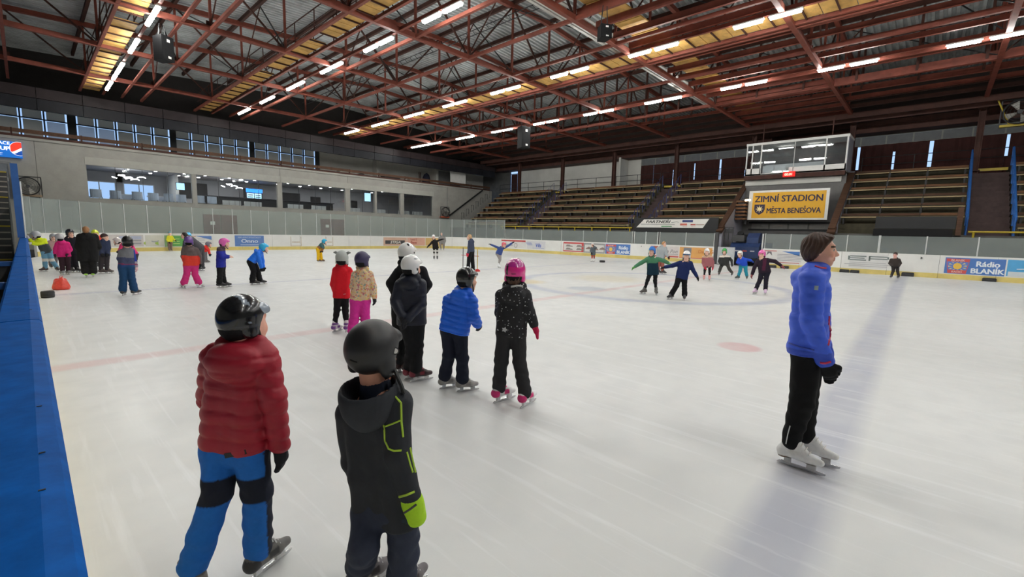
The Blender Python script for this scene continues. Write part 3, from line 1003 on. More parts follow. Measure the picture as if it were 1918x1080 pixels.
# fans on brackets
def fan(lab, c, r, face, back, bracket):
    t = empty('wall_fan', c, lab, 'fan')
    c = np.array(c, float)
    fwd = np.array(face, float)
    side = np.cross([0, 0, 1], fwd)
    up = np.array([0, 0, 1.0])
    mb = MB()
    n = 28
    ring = [c + (side * math.cos(k * 2 * math.pi / n) + up * math.sin(k * 2 * math.pi / n)) * r for k in range(n + 1)]
    mb.tube(ring, r * .06, BLACK, 6, False)
    mb.tube([p - fwd * .2 for p in ring], r * .06, BLACK, 6, False)
    for p in ring[::4]:
        mb.bar(p, p - fwd * .2, .02, .02, BLACK)
    mb.build('fan_ring', t, c)
    MB().tube([c - fwd * .2, c + fwd * .02], r * .18, DGREY, 12).build('hub', t, c)
    bm_ = mat('fan_blade', (.30, .29, .26), .4)
    for k in range(4):
        a0 = k * math.pi / 2 + .5
        pts = []
        for rr, da, tw in ((.18, -.25, .05), (.9, -.38, .08), (.92, .22, -.08), (.18, .25, -.05)):
            a = a0 + da
            pts.append(c + (side * math.cos(a) + up * math.sin(a)) * r * rr + fwd * (tw - .1))
        q = MB()
        q.add(pts + [p - fwd * .012 for p in pts], [(0, 1, 2, 3), (7, 6, 5, 4), (0, 4, 5, 1), (1, 5, 6, 2), (2, 6, 7, 3), (3, 7, 4, 0)], bm_)
        q.build('blade', t, c)
    g = MB()
    for rr in (.35, .6, .8):
        g.tube([c + fwd * .03 + (side * math.cos(k * 2 * math.pi / 20) + up * math.sin(k * 2 * math.pi / 20)) * r * rr for k in range(21)], .007, DGREY, 4, False)
    g.build('guard', t, c)
    q = MB()
    a, b = c - side * r * 1.12 - fwd * .24, c + side * r * 1.12 - fwd * .24
    for z in (-1.12, 1.12):
        q.bar(a + up * r * z, b + up * r * z, .05, .05, back)
    q.bar(a - up * r * 1.12, a + up * r * 1.12, .05, .05, back)
    q.bar(b - up * r * 1.12, b + up * r * 1.12, .05, .05, back)
    q.bar(c - fwd * .3 - side * r * 1.1 - up * r * 1.05, c - fwd * .3 + side * r * 1.1 - up * r * 1.05, .3, .12, bracket)
    q.build('bracket', t, c)


TAN = mat('tan_board', (.36, .26, .17), .7)
fan('large black wall fan beside the blue sign', (0.28, YW - .45, 3.72), .50, (0, -1, 0), BLACK, TAN)
fan('black wall fan on an orange bracket beside the end bleachers', (31.25, YW - .45, 3.72), .50, (0, -1, 0), DGREY, mat('orange_bracket', (.55, .11, .05), .5))
fan('hanging fan on a yellow bracket high under the roof', (36.6, -2.55, 8.75), .62, (-1, 0, 0), DGREY, YELLR)
MB().tube([(36.75, -1.6, 9.7), (36.75, -2.2, 8.2), (36.75, -3.2, 8.1)], .035, YELLR).build('drop_arm', [o for o in bpy.data.objects if o.name.startswith('wall_fan') and 'yellow' in o['label']][0], (36.7, -2.5, 8.7))

# blue sign with red, white and blue roundel (cut by the picture edge)
sg = empty('illuminated_sign', (-1.2, YW - .2, 5.3), 'blue lit sign with red white and blue roundel high on the wall', 'sign')
SB = mat('sign_blue', C(18, 110, 205), emit=.55)
SW = mat('sign_white', (.95, .97, 1), emit=.75)
SR = mat('sign_red', C(235, 60, 40), emit=.7)
SDB = mat('sign_deep_blue', C(20, 80, 175), emit=.55)
MB().box((-2.6, YW - .2, 5.30), (.2, YW - .03, 6.20), SB).build('sign_box', sg, (-1.2, YW - .1, 5.3))
ZY = YW - .2


def vdisc(name, cx, cz, pts, m, y, par):
    q = MB()
    q.add([(cx + u, y, cz + v) for u, v in pts] + [(cx + u, y + .008, cz + v) for u, v in pts], [tuple(range(len(pts)))[::-1], tuple(range(len(pts), 2 * len(pts)))] + [(i, (i + 1) % len(pts), (i + 1) % len(pts) + len(pts), i + len(pts)) for i in range(len(pts))], m)
    return q.build(name, par, (cx, y, cz))


_c = ony(36, 279, ZY)
cx_, cz_, r_ = float(_c[0]), float(_c[2]), .37
_lim = .195 - cx_
R_ = [(min(r_ * math.cos(t), _lim / 1.06), r_ * math.sin(t)) for t in np.linspace(0, 2 * math.pi, 40, endpoint=False)]
vdisc('roundel', cx_, cz_, [(u * 1.06, v * 1.06) for u, v in R_], SW, ZY - .012, sg)
wave = lambda u: .05 * math.sin(u / r_ * 2.6 + .5)
us = np.linspace(-.93 * r_, min(.93 * r_, _lim), 14)
vdisc('red_field', cx_, cz_, [(u, math.sqrt(r_ ** 2 - u * u)) for u in us] + [(u, max(-.02 + .16 * (u / r_) + wave(u), -math.sqrt(r_ ** 2 - u * u) + .01)) for u in us[::-1]], SR, ZY - .022, sg)
vdisc('blue_field', cx_, cz_, [(u, -math.sqrt(r_ ** 2 - u * u)) for u in us][::-1] + [(u, min(max(-.17 + .16 * (u / r_) + wave(u), -math.sqrt(r_ ** 2 - u * u) + .008), 0.3)) for u in us], SDB, ZY - .022, sg)
text('lettering', 'ACE', wallM(ony(18.5, 271, ZY - .012), (1, 0, 0)), .235, SW, sg, .004, 'RIGHT', bold=.006)
text('lettering', 'UP', wallM(ony(18, 281.5, ZY - .012), (1, 0, 0)), .30, SW, sg, .004, 'RIGHT', bold=.012)
for k in range(2):
    vdisc('white_swoosh', float(ony(4, 290, ZY)[0]), 5.42 + k * .08, [(-.3, -.03), (-.05, 0), (.05, .03), (-.05, .02), (-.3, .0)], SW, ZY - .012, sg)
# grey door frame under the sign
df = empty('door_3', (-.9, YW, 3.4), 'grey glazed door frame under the blue sign', None, None, 'structure')
MB().box((-1.9, YW - .06, 3.0), (-.30, YW - .01, 5.05), mat('grey_glazed', (.20, .22, .25), .2)).build('door_leaf', df, (-1, YW, 3))
for (a, b, z0, z1) in ((-.42, -.30, 3.0, 5.05), (-1.9, -.30, 4.93, 5.05), (-1.9, -1.78, 3.0, 5.05)):
    box('door_frame', (a, YW - .09, z0), (b, YW - .02, z1), MGREY, df)
box('door_handle', (-.50, YW - .13, 3.95), (-.46, YW - .07, 4.15), ALU, df)

# balcony above the cafe
tag(MB().box((-9, YW - .05, 6.40), (38.5, 44.0, 6.55), CONC).build('floor_balcony', None, (15, 42, 6.4)), 'concrete balcony floor above the cafe', None, None, 'structure')
rl = empty('balcony_railing', (15, YW, 6.55), 'brown timber balcony railing above the cafe windows', 'railing')
x = -9.0
k = 0
while x < 36.5:
    L = 2.95
    for (z0, z1, m) in ((6.56, 6.70, REDD), (6.80, 7.02, BROWNW)):
        box('rail_board', (x + .02, YW + .02, z0), (x + L - .02, YW + .06, z1), m, rl)
    box('rail_post', (x - .04, YW + .06, 6.55), (x + .04, YW + .12, 7.05), REDD, rl)
    x += L
# fascia above the balcony
FSC = mat('dark_slate_fascia', (0.016, 0.016, 0.020), .5, vary=.3, scale=1.2, spec=.2)
FSB = mat('brown_fascia', (0.030, 0.021, 0.022), .5, vary=.3, scale=1.2, spec=.2)
tr = empty('trim_1', (15, YW, 8.2), 'dark two band fascia beam over the balcony', None, None, 'structure')
x = -9.0
while x < 37.5:
    for z0, z1, y, m in ((8.22, 8.86, YW + .03, FSC), (8.88, 9.48, YW - .03, FSB)):
        box('fascia_panel', (x + .01, y, z0), (x + 1.98, y + .25, z1), m, tr)
    x += 2.0
# back wall with a row of blinded windows
YU = 43.7
U0 = -4.0
mb = MB()
mb.box((-9, YU, 6.5), (41.2, YU + .2, 7.12), WALLW).box((-9, YU, 8.92), (41.2, YU + .2, 14.2), mat('dark_upper_wall', (.035, .03, .028), .9))  # wall above the windows in a much darker colour
mb.box((19.3, YU, 7.12), (41.2, YU + .2, 8.92), WALLW).box((-9, YU, 7.12), (-3.0, YU + .2, 8.92), WALLW)
tag(mb.build('wall_balcony', None, (15, YU, 6.5)), 'white back wall of the balcony with high windows', None, None, 'structure')
def blind_mat(name, c, tr):
    m = mat(name, c, .9, vary=.06)
    nt = m.node_tree
    b = nt.nodes['Principled BSDF']
    t = nt.nodes.new('ShaderNodeBsdfTranslucent')
    t.inputs[0].default_value = (*c, 1)
    x = nt.nodes.new('ShaderNodeMixShader')
    x.inputs[0].default_value = tr
    nt.links.new(b.outputs[0], x.inputs[1])
    nt.links.new(t.outputs[0], x.inputs[2])
    nt.links.new(x.outputs[0], nt.nodes['Material Output'].inputs[0])
    return m


BLIND = blind_mat('grey_blind', (0.72, 0.65, 0.55), .58)
BLINDL = blind_mat('pale_blue_blind', (0.85, 0.82, 0.80), .8)
WFRM = mat('navy_frame', (0.018, 0.03, 0.075), .5)
for g, (a, b) in enumerate(((-3.0, 2.46), (2.86, 8.08), (8.36, 13.60), (13.92, 19.22))):
    box('window_pier', (b, YU - .06, 7.0), (b + .38, YU + .1, 8.98), mat('pier_dark', (.03, .035, .04), .6))
    tag(bpy.data.objects['window_pier'], 'dark pier between the high balcony windows', None, None, 'structure')
    bpy.data.objects['window_pier'].name = 'wall_pier_%d' % (g + 1)
    w = empty('window_%d' % wid, ((a + b) / 2, YU, 7.1), 'row of high windows with grey blinds', None, None, 'structure')
    wid += 1
    n = 5
    for i in range(n):
        u, v = a + (b - a) * i / n, a + (b - a) * (i + 1) / n
        lite = (g == 0 and i == 4) or (g == 1 and i < 2)
        for (z0, z1) in ((7.16, 8.30), (8.36, 8.90)):
            box('glass_pane', (u + .04, YU + .14, z0), (v - .04, YU + .15, z1), WGLASS, w)
            g_ = .05 if z0 < 8 else -.05
            box('blind', (u + .12, YU + .05, z0 + (.07 if z0 < 8 else -.02)), (v - .10, YU + .07, z1 - (.05 if z0 < 8 else -.02)), BLINDL if (lite and z0 < 8) else BLIND, w)
        box('mullion', (u - .04, YU + .02, 7.12), (u + .04, YU + .18, 8.92), WFRM, w)
    for z in (7.12, 8.33, 8.92):
        box('transom', (a, YU + .02, z - .03), (b, YU + .18, z + .03), WFRM, w)
# things standing on the balcony
box('wall_pillar', (25.2, 42.9, 6.55), (25.5, YU, 9.3), WALLW)
tag(bpy.data.objects['wall_pillar'], 'white wall end on the balcony', None, None, 'structure')
tag(MB().box((32.3, 42.2, 6.55), (32.6, YU, 9.3), WALLW).box((32.6, 43.0, 6.55), (36.5, 43.1, 8.6), MGREY).build('wall_alcove', None, (33, 43, 6.55)), 'white pillar and dark alcove on the balcony', None, None, 'structure')
bd = MB()
bd.prism([(33.1, 7.2), (35.3, 7.15), (35.3, 9.25), (32.9, 9.28), (33.05, 8.4)], 1, 40.6, 40.68, WHITEP)
tag(bd.build('hanging_sheet', None, (34, 40.6, 7.2)), 'white sheet panel standing at the end of the balcony', 'panel')
for lab, x, w, d, h in (('pale bundle lying on the balcony beside the last window', 21.6, 1.6, .7, .78), ('small dark box standing on the balcony', 23.2, .6, .5, .62), ('dark low table standing on the balcony behind the railing', 26.6, 1.9, .7, .60), ('pale grey chest standing on the balcony', 29.2, 1.2, .7, .62)):
    t = empty('stored_item', (x, 42.5, 6.55), lab, 'furniture')
    m_ = DGREY if 'dark' in lab else mat('pale_bundle', (.36, .33, .28), .8)
    if 'table' in lab:
        MB().box((x - w / 2, 42.2, 7.1 + .0), (x + w / 2, 42.9, 7.16 + .1), m_).build('table_top', t, (x, 42.5, 7.1))
        for u in (-.8, .8):
            MB().box((x + u - .05, 42.4, 6.55), (x + u + .05, 42.5, 7.12), m_).build('leg', t, (x, 42.5, 6.55))
        MB().box((x - w / 2, 42.22, 6.85), (x + w / 2, 42.26, 7.1), m_).build('apron', t, (x, 42.5, 6.9))
    else:
        MB().prism([(x - w / 2, 6.55), (x + w / 2, 6.55), (x + w / 2 - .04, 6.55 + h * .8), (x + w / 4, 6.55 + h), (x - w / 3, 6.55 + h * .95), (x - w / 2 + .05, 6.55 + h * .75)], 1, 42.5 - d / 2, 42.5 + d / 2, m_).build('body', t, (x, 42.5, 6.55))
        MB().box((x - w / 2 - .02, 42.5 - d / 2 - .02, 6.55 + h * .5), (x + w / 2 + .02, 42.5 + d / 2 + .02, 6.55 + h * .56), MGREY).build('strap', t, (x, 42.5, 6.8))
sk = empty('stored_item', (31.2, 42.6, 6.55), 'dark blue covered hump and poles on the balcony', 'furniture')
MB().tube([(31.2, 42.6, 6.55), (31.2, 42.6, 7.4), (31.25, 42.6, 7.9), (31.25, 42.6, 8.1)], [.5, .46, .3, .05], mat('navy_cover', (.02, .022, .045), .8), 12).build('cover', sk, (31.2, 42.6, 6.55), True)
for u in (30.3, 30.5):
    MB().tube([(u, 42.6, 6.55), (u, 42.7, 8.1)], .05, REDD).build('pole', sk, (u, 42.6, 6.55))
box('conduit', (31.68, YW - .05, 3.9), (31.72, YW - .01, 6.4), MGREY)
tag(bpy.data.objects['conduit'], 'grey conduit running up the wall above the orange fan', 'conduit')

# stair rail on the wall down to the ice at the end bleachers
hr = empty('stair_handrail', (34, YW - .1, 3), 'black sloping handrail band along the end wall stairs', 'handrail')
a, b = ony(842, 404, 39.3), ony(905, 356, 39.3)
bar('rail_band', (a[0], 39.38, a[2]), (b[0], 39.38, b[2]), .05, .16, BLACK, hr)
for k in range(7):
    p = (a + (b - a) * (k + .3) / 7)
    q = MB()
    q.tube([(p[0] + .9, 38.6, p[2] - .55), (p[0] + .9, 38.6, p[2] + .25), (p[0] + 1.25, 38.6, p[2] + .25), (p[0] + 1.25, 38.6, p[2] - .3)], .03, DGREY, 6)
    q.build('hoop', hr, (p[0], 38.6, p[2]))

# near left: stairs, team bench walls behind the blue board
st = empty('stair_flight', (-2, 24, 0), 'dark stairs with pale nosings and yellow bars behind the blue board', 'stairs')
for k in range(16):
    y0, z0 = 24.3 + k * .42, .10 + k * .235
    box('step', (-4.5, y0, 0), (-.38, y0 + .43, z0 + .235), DGREY, st)
    box('nosing', (-4.5, y0 - .02, z0 + .19), (-.40, y0 + .01, z0 + .24), mat('pale_nosing', (.33, .30, .26), .7) if k % 5 else YELLR, st)
tb = empty('team_bench', (-1.2, 7, 0), 'dark team bench box edged in blue behind the board', 'bench')
for y in (4.6, 7.3, 11.0):
    box('divider', (-2.6, y, 0), (-.18, y + .05, .98), DGREY, tb)
    box('blue_edge', (-2.6, y - .03, .98), (-.18, y + .08, 1.05), BLUER, tb)
box('seat_plank', (-2.2, 4.8, .42), (-1.75, 20.0, .48), BROWNW, tb)
for y in (5.0, 8.8, 12.5, 16.2, 19.6):
    box('seat_leg', (-2.1, y, 0), (-1.85, y + .08, .42), DGREY, tb)
box('back_panel', (-2.7, 4.6, 0), (-2.62, 21.0, 1.25), DGREY, tb)

# ================================================================ BLEACHERS ALONG THE FAR SIDE
BX0, BZ0, BDX, BDZ, NR = 32.5, 2.53, .84, .59, 7
BLOCKS = [('far block next to the end wall', 29.9, 37.4, 0), ('block left of the partners banner', 18.0, 28.1, 0), ('short block beside the yellow sign', 11.0, 16.1, 1),
          ('block right of the yellow sign', -0.95, 4.35, 1), ('block beyond the blue handrails', -12.0, -2.75, 0)]
mb = MB()
for (_, y0, y1, r0) in BLOCKS:
    for i in range(NR):
        x, z = BX0 + i * BDX, BZ0 + i * BDZ
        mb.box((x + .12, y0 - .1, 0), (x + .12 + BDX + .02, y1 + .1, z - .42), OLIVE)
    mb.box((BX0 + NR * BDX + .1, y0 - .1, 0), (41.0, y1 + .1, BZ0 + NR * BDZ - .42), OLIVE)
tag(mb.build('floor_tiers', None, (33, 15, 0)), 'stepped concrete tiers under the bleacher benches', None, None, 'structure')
# front wall under the bleachers
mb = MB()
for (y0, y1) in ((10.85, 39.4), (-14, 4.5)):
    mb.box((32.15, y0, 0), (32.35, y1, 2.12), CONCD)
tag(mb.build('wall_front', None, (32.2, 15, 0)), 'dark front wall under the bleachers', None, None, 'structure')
ORD = ['lowest', 'second', 'third', 'fourth', 'fifth', 'sixth', 'topmost']
for (bn, y0, y1, r0) in BLOCKS:
    for i in range(r0, NR):
        x, z = BX0 + i * BDX, BZ0 + i * BDZ
        t = empty('bleacher_bench', (x, (y0 + y1) / 2, z - .42), '%s timber bench row in the %s' % (ORD[i], bn), 'bench', 'bleacher benches')
        n = max(1, round((y1 - y0) / 1.76))
        for k in range(n):
            a, b = y0 + (y1 - y0) * k / n, y0 + (y1 - y0) * (k + 1) / n
            dz = random.uniform(-.006, .006)
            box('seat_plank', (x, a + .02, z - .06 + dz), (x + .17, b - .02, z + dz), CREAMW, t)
            box('seat_plank', (x + .19, a + .02, z - .06 + dz), (x + .36, b - .02, z + dz), BROWNW, t)
            box('back_plank', (x + .44, a + .02, z + .07 + dz), (x + .48, b - .02, z + .20 + dz), ORANGEW if random.random() < .6 else BROWNW, t)
            if k:
                box('bracket', (x + .0, a - .05, z - .42), (x + .34, a + .05, z - .06), BLACK, t)
        for yy in (y0 + .1, y1 - .2):
            box('bracket', (x + .04, yy, z - .42), (x + .34, yy + .08, z - .06), BLACK, t)
# aisles with steps and handrails
STEPB = mat('brown_steps', (0.060, 0.036, 0.034), .8, vary=.25)
for lab, y0, y1, railw, big in (('brown aisle stairs between the two left bleacher blocks', 28.25, 29.75, .02, 0), ('brown aisle stairs beside the partners banner', 16.3, 17.85, .02, 0), ('wide brown aisle stairs between blue handrails', -2.6, -1.08, .05, 1)):
    t = empty('aisle_stairs', (32.3, (y0 + y1) / 2, 0), lab, 'stairs')
    for k in range(NR * 2):
        x, z = BX0 - .1 + k * BDX / 2, BZ0 - .62 + k * BDZ / 2
        box('step', (x, y0, max(0, z - 1.4)), (x + BDX / 2 + .03, y1, z), STEPB, t)
    if not big:
        for k in range(NR):
            x, z = BX0 + k * BDX, BZ0 + k * BDZ
            for y in (y0 - .02, y1 + .02):
                MB().tube([(x, y, z - .42), (x, y, z + .48), (x + .55, y, z + .48 + .36), (x + .55, y, z - .1)], .028, mat('dim_blue', (.035, .05, .16), .5), 6).build('handrail', t, (x, y, z))
                MB().box((x - .12, y - .09, z - .12), (x - .02, y + .09, z + .04), mat('plank_end', (.22, .19, .11), .8)).build('end_cap', t, (x, y, z))
    else:
        for y in (y0 - .06, y1 + .06):
            MB().tube([(BX0 - .2, y, BZ0 - .4), (BX0 - .2, y, BZ0 + .45), (BX0 + NR * BDX, y, BZ0 + NR * BDZ + .5), (BX0 + NR * BDX, y, BZ0 + NR * BDZ - .5)], .05, BLUER, 8).build('handrail', t, (BX0, y, BZ0))
            for k in range(NR):
                x, z = BX0 + k * BDX, BZ0 + k * BDZ
                MB().tube([(x, y, z - .5), (x, y, z + .5)], .05, BLUER, 6).build('rail_post', t, (x, y, z))
            MB().tube([(BX0 - .2, y, BZ0 - .05), (BX0 + NR * BDX, y, BZ0 + NR * BDZ - .02)], .04, BLUER, 6).build('mid_rail', t, (BX0, y, BZ0))
    box('yellow_bar', (BX0 + NR * BDX - .1, y0 + .05, BZ0 + NR * BDZ - .75), (BX0 + NR * BDX, y1 - .05, BZ0 + NR * BDZ - .60), YELLR, t)
# yellow front rails
for lab, y0, y1 in (('long yellow front rail below the left bleachers', 17.3, 31.5), ('yellow front rail below the blue handrails', -8.0, -1.1)):
    t = empty('front_rail', (32.1, (y0 + y1) / 2, 2.1), lab, 'railing')
    MB().tube([(32.05, y0, 2.29), (32.05, y1, 2.29)], .045, YELLR, 8).build('rail', t, (32.05, (y0 + y1) / 2, 2.29))
    n = int((y1 - y0) / 1.75)
    for k in range(n + 1):
        y = y0 + .2 + (y1 - y0 - .4) * k / n
        MB().tube([(32.1, y, 2.0), (32.05, y, 2.27)], .05, YELLR, 6).build('rail_post', t, (32.08, y, 2.0))
# black panel with the slanted partners banner
t = empty('banner_panel', (32.0, 14, 2.0), 'black panel carrying the white slanted partners banner', 'panel')
MB().box((32.02, 10.9, 2.02), (32.12, 17.1, 3.05), BLACK).build('backing', t, (32, 14, 2))
WB = flat('ad', 225, 222, 216)
q = MB()
q.add([(31.99, y, z) for y, z in ((16.9, 2.33), (11.9, 2.33), (11.5, 2.96), (16.3, 2.93))] + [(32.02, y, z) for y, z in ((16.9, 2.33), (11.9, 2.33), (11.5, 2.96), (16.3, 2.93))], [(0, 1, 2, 3), (7, 6, 5, 4), (0, 4, 5, 1), (1, 5, 6, 2), (2, 6, 7, 3), (3, 7, 4, 0)], WB)
bn_ = q.build('banner', t, (32, 14, 2.3))
INK = flat('ink', 48, 46, 48)
text('lettering', 'PARTNEŘI', wallM((31.985, 16.15, 2.67), (0, -1, 0)), .27, INK, bn_, .002, 'LEFT', shear=.25, bold=.008, xs=1.55)
for (y0, y1, z0, z1, c) in ((16.55, 13.9, 2.55, 2.585, (120, 118, 120)), (14.9, 14.1, 2.40, 2.46, (70, 140, 80)), (13.35, 12.6, 2.72, 2.88, (60, 70, 120)), (13.5, 13.0, 2.50, 2.64, (205, 110, 95)), (12.75, 12.4, 2.52, 2.6, (170, 60, 50)), (12.35, 11.8, 2.54, 2.58, (150, 120, 100)), (13.3, 13.0, 2.40, 2.43, (190, 150, 140)), (12.7, 12.4, 2.40, 2.43, (190, 150, 140))):
    box('logo_patch', (31.982, y1, z0), (31.99, y0, z1), flat('ad', *c), bn_)
MB().tube([(31.98, 14.15, 2.70), (31.98, 13.75, 2.76), (31.98, 13.62, 2.72)], .02, flat('ad', 150, 150, 150), 6).build('logo_swirl', bn_, (31.98, 14, 2.7))
t = empty('black_cabinet', (31.9, 1, 2.0), 'black panel box in front of the lowest right bench rows', 'cabinet')
MB().box((31.85, -.62, 2.42), (32.14, 2.55, 3.05), BLACK).build('upper_panel', t, (32, 1, 2.4))
MB().box((31.80, -.55, 2.0), (32.13, 2.6, 2.40), mat('soft_black', (.006, .006, .007), .9)).build('lower_panel', t, (32, 1, 2))
box('end_board', (31.85, -.85, 2.1), (32.13, -.64, 3.5), BROWNW, t)

# ================================================================ COLUMNS AND BACK WALL
YK = [-7.2, -1.2, 4.8, 10.8, 16.8, 22.8, 28.8, 34.8]
COLAT = {-7.2: 'beyond the blue handrails', -1.2: 'beside the wide blue aisle handrails', 4.8: 'at the right corner of the announcer booth', 10.8: 'at the left corner of the announcer booth', 16.8: 'above the aisle beside the partners banner', 22.8: 'beside the blue lit white wall return', 28.8: 'above the aisle between the two left bleacher blocks', 34.8: 'closest to the end wall with the orange fan'}
for i, y in enumerate(YK):
    t = empty('steel_column', (38.2, y, 0), 'red brown steel column ' + COLAT[y], 'column', 'columns behind the bleachers')
    for u in (-.13, .13):
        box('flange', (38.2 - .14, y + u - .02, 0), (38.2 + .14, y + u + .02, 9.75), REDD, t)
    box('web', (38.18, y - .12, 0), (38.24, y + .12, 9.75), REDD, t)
    box('base_plate', (38.0, y - .22, 5.9), (38.4, y + .22, 5.98), REDD, t)
    box('cap_plate', (37.95, y - .2, 9.4), (38.45, y + .2, 9.62), REDD, t)
XW = 41.0
mb = MB()
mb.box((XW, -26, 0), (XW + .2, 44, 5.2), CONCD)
mb.box((XW, -26, 9.1), (XW + .2, 44, 14.2), mat('upper_dark', (.05, .035, .03), .8))
mb.box((XW, 21.4, 5.2), (XW + .2, 37.6, 9.1), WALLW).box((XW, 38.9, 5.2), (XW + .2, 44, 9.1), CONCD).box((XW, -26, 5.2), (XW + .2, -13.2, 9.1), CONCD)
tag(mb.build('wall_far', None, (XW, 15, 0)), 'far wall behind the bleachers, white panels at its end', None, None, 'structure')
tag(MB().box((39.6, 10.0, 9.0), (XW, 40, 9.5), REDD).box((39.6, -14, 9.0), (XW, 5.0, 9.5), REDD).build('trim_2', None, (40, 15, 9)), 'brown beam above the curtain wall', None, None, 'structure')
# high narrow clerestory panes above the curtains
t = empty('window_%d' % wid, (XW, 8, 8.6), 'strip of grey panes above the maroon curtains', None, None, 'structure')
wid += 1
y = 21.42
while y > -12:
    box('pane', (XW - .12, y - 1.36, 8.35), (XW - .08, y - .04, 8.92), mat('grey_pane', (.11, .115, .12), .6), t)
    box('mullion', (XW - .14, y - .04, 8.33), (XW - .06, y + .04, 8.95), mat('pane_bar', (.2, .2, .18), .6), t)
    y -= 1.4
box('transom', (XW - .14, -13.2, 8.93), (XW - .06, 21.42, 9.12), mat('pane_bar', (.2, .2, .18), .6), t)
box('transom', (XW - .14, -13.2, 8.30), (XW - .06, 21.42, 8.37), mat('pane_bar', (.2, .2, .18), .6), t)
# maroon curtains with daylight between them (gap px -> y on the wall)
gaps = []
for px, yt, yb, w in ((1198, 300, 353, .24), (1261, 318, 350, .12), (1301, 306, 336, .10), (1349, 296, 336, .14), (1395, 318, 336, .06), (1608, 262, 318, .16), (1673, 284, 317, .13), (1744, 248, 312, .20), (1888, 240, 292, .14)):
    q_ = onx(px, (yt + yb) / 2, XW - .2)
    gaps.append((float(q_[1]), w, float(onx(px, yt, XW - .2)[2]), float(onx(px, yb, XW - .2)[2])))
gaps.sort()
cy = -13.0
CUR = empty('curtain_row', (XW - .2, 5, 5.3), 'maroon curtain panels hung behind the bleachers with bright slits between them', 'curtain')


def curtain(y0, y1, z0, z1):
    q = MB()
    m = max(2, int((y1 - y0) / .16))
    pts = [(XW - .22 + .035 * math.sin(i * 1.9), y0 + (y1 - y0) * i / m) for i in range(m + 1)]
    vs = [(p[0] + d, p[1], z) for d in (0, .02) for z in (z0, z1) for p in pts]
    k = m + 1
    fs = [(i, i + 1, k + i + 1, k + i) for i in range(m)] + [(2 * k + i + 1, 2 * k + i, 3 * k + i, 3 * k + i + 1) for i in range(m)]
    q.add(vs, fs, CURTAIN)
    q.build('curtain_panel', CUR, (XW - .2, (y0 + y1) / 2, z0))


for (gy, gw, gt_, gb_) in gaps + [(21.4, 0, 0, 0)]:
    y1 = gy - gw / 2
    while cy < y1 - .05:
        e = min(cy + 1.9, y1)
        if y1 - e < .5:
            e = y1
        curtain(cy, e, 5.2, 8.34)
        cy = e
    if gw:
        if gt_ < 8.3:
            curtain(gy - gw / 2, gy + gw / 2, gt_, 8.34)
        if gb_ > 5.3:
            curtain(gy - gw / 2, gy + gw / 2, 5.2, gb_)
    cy = gy + gw / 2
# blue lit white wall piece by the first slit and thin railings on the top walkway
tag(MB().box((39.5, 22.9, 5.6), (XW, 23.1, 9.1), WALLW).build('wall_return', None, (40, 23, 5.6)), 'white wall return catching blue daylight', None, None, 'structure')
for lab, ys in (('thin dark railing on the top walkway in front of the white wall', (18.5, 38.5)), ('thin dark railing on the top walkway right of the booth', (-9, 4.2)), ('thin dark railing on the top walkway above the short block', (11, 18.3))):
    t = empty('walkway_railing', (38.9, sum(ys) / 2, 6.3), lab, 'railing')
    for z in (6.75, 7.25):
        MB().tube([(38.9, ys[0], z), (38.9, ys[1], z)], .025, BLACK, 6).build('rail', t, (38.9, ys[0], z))
    n = int((ys[1] - ys[0]) / 2.2)
    for k in range(n + 1):
        y = ys[0] + (ys[1] - ys[0]) * k / n
        MB().tube([(38.9, y, 6.2), (38.9, y, 7.25)], .025, BLACK, 6).build('rail_post', t, (38.9, y, 6.3))
# dark doorway with daylight at the far end of the top walkway
t = empty('door_4', (40, 38.2, 6.2), 'maroon end door with daylight round it', None, None, 'structure')
box('door_leaf', (XW + .05, 37.75, 5.2), (XW + .1, 38.72, 8.7), CURTAIN, t)
for y_ in (37.6, 38.86):
    box('door_frame', (XW, y_ - .03, 5.2), (XW + .12, y_ + .03, 9.1), WFRM, t)
box('door_transom', (XW, 37.6, 8.72), (XW + .12, 38.86, 8.78), WFRM, t)

# ================================================================ ICE MACHINE BAY, SIGN, BOOTH
LILAC = mat('lilac_concrete', (0.34, 0.34, 0.39), .8, vary=.08)
mb = MB()
mb.prism([(32.2, 0), (32.2, 2.32), (38.0, 6.3), (38.0, 0)], 1, 10.66, 10.9, LILAC)
tag(mb.build('wall_bay_left', None, (33, 10.7, 0)), 'pale sloping side wall left of the yellow sign', None, None, 'structure')
tag(MB().prism([(32.2, 0), (32.2, 2.32), (38.0, 6.3), (38.0, 0)], 1, 4.42, 4.66, LILAC).build('wall_bay_right', None, (33, 4.5, 0)), 'pale sloping side wall right of the yellow sign', None, None, 'structure')
for y in (10.78, 4.54):
    bar('slope_trim', (32.1, y, 2.36), (37.6, y, 6.13), .34, .12, BROWNW)
    tag(bpy.data.objects['slope_trim'], 'brown sloping cap on the bay side wall', None, None, 'structure')
    bpy.data.objects['slope_trim'].name = 'trim_%d' % (3 if y > 8 else 4)
    bar('slope_foot', (31.95, y, 2.1), (32.45, y, 2.45), .4, .18, BROWNW)
    tag(bpy.data.objects['slope_foot'], 'brown foot of the sloping cap', None, None, 'structure')
    bpy.data.objects['slope_foot'].name = 'trim_%d' % (5 if y > 8 else 6)
mb = MB().box((36.4, 4.66, 0), (36.6, 10.66, 6.0), mat('bay_grey', (.17, .165, .16), .85))
tag(mb.build('wall_bay_back', None, (36.5, 7.5, 0)), 'grey back wall of the ice machine bay', None, None, 'structure')
t = empty('vent_row', (36.35, 7.5, 2.2), 'row of dark framed panes under the yellow sign', 'window')
for k in range(4):
    box('pane', (36.34, 5.3 + k * 1.2, 2.42), (36.40, 6.4 + k * 1.2, 2.78), mat('bay_pane', (.28, .27, .25), .6), t)
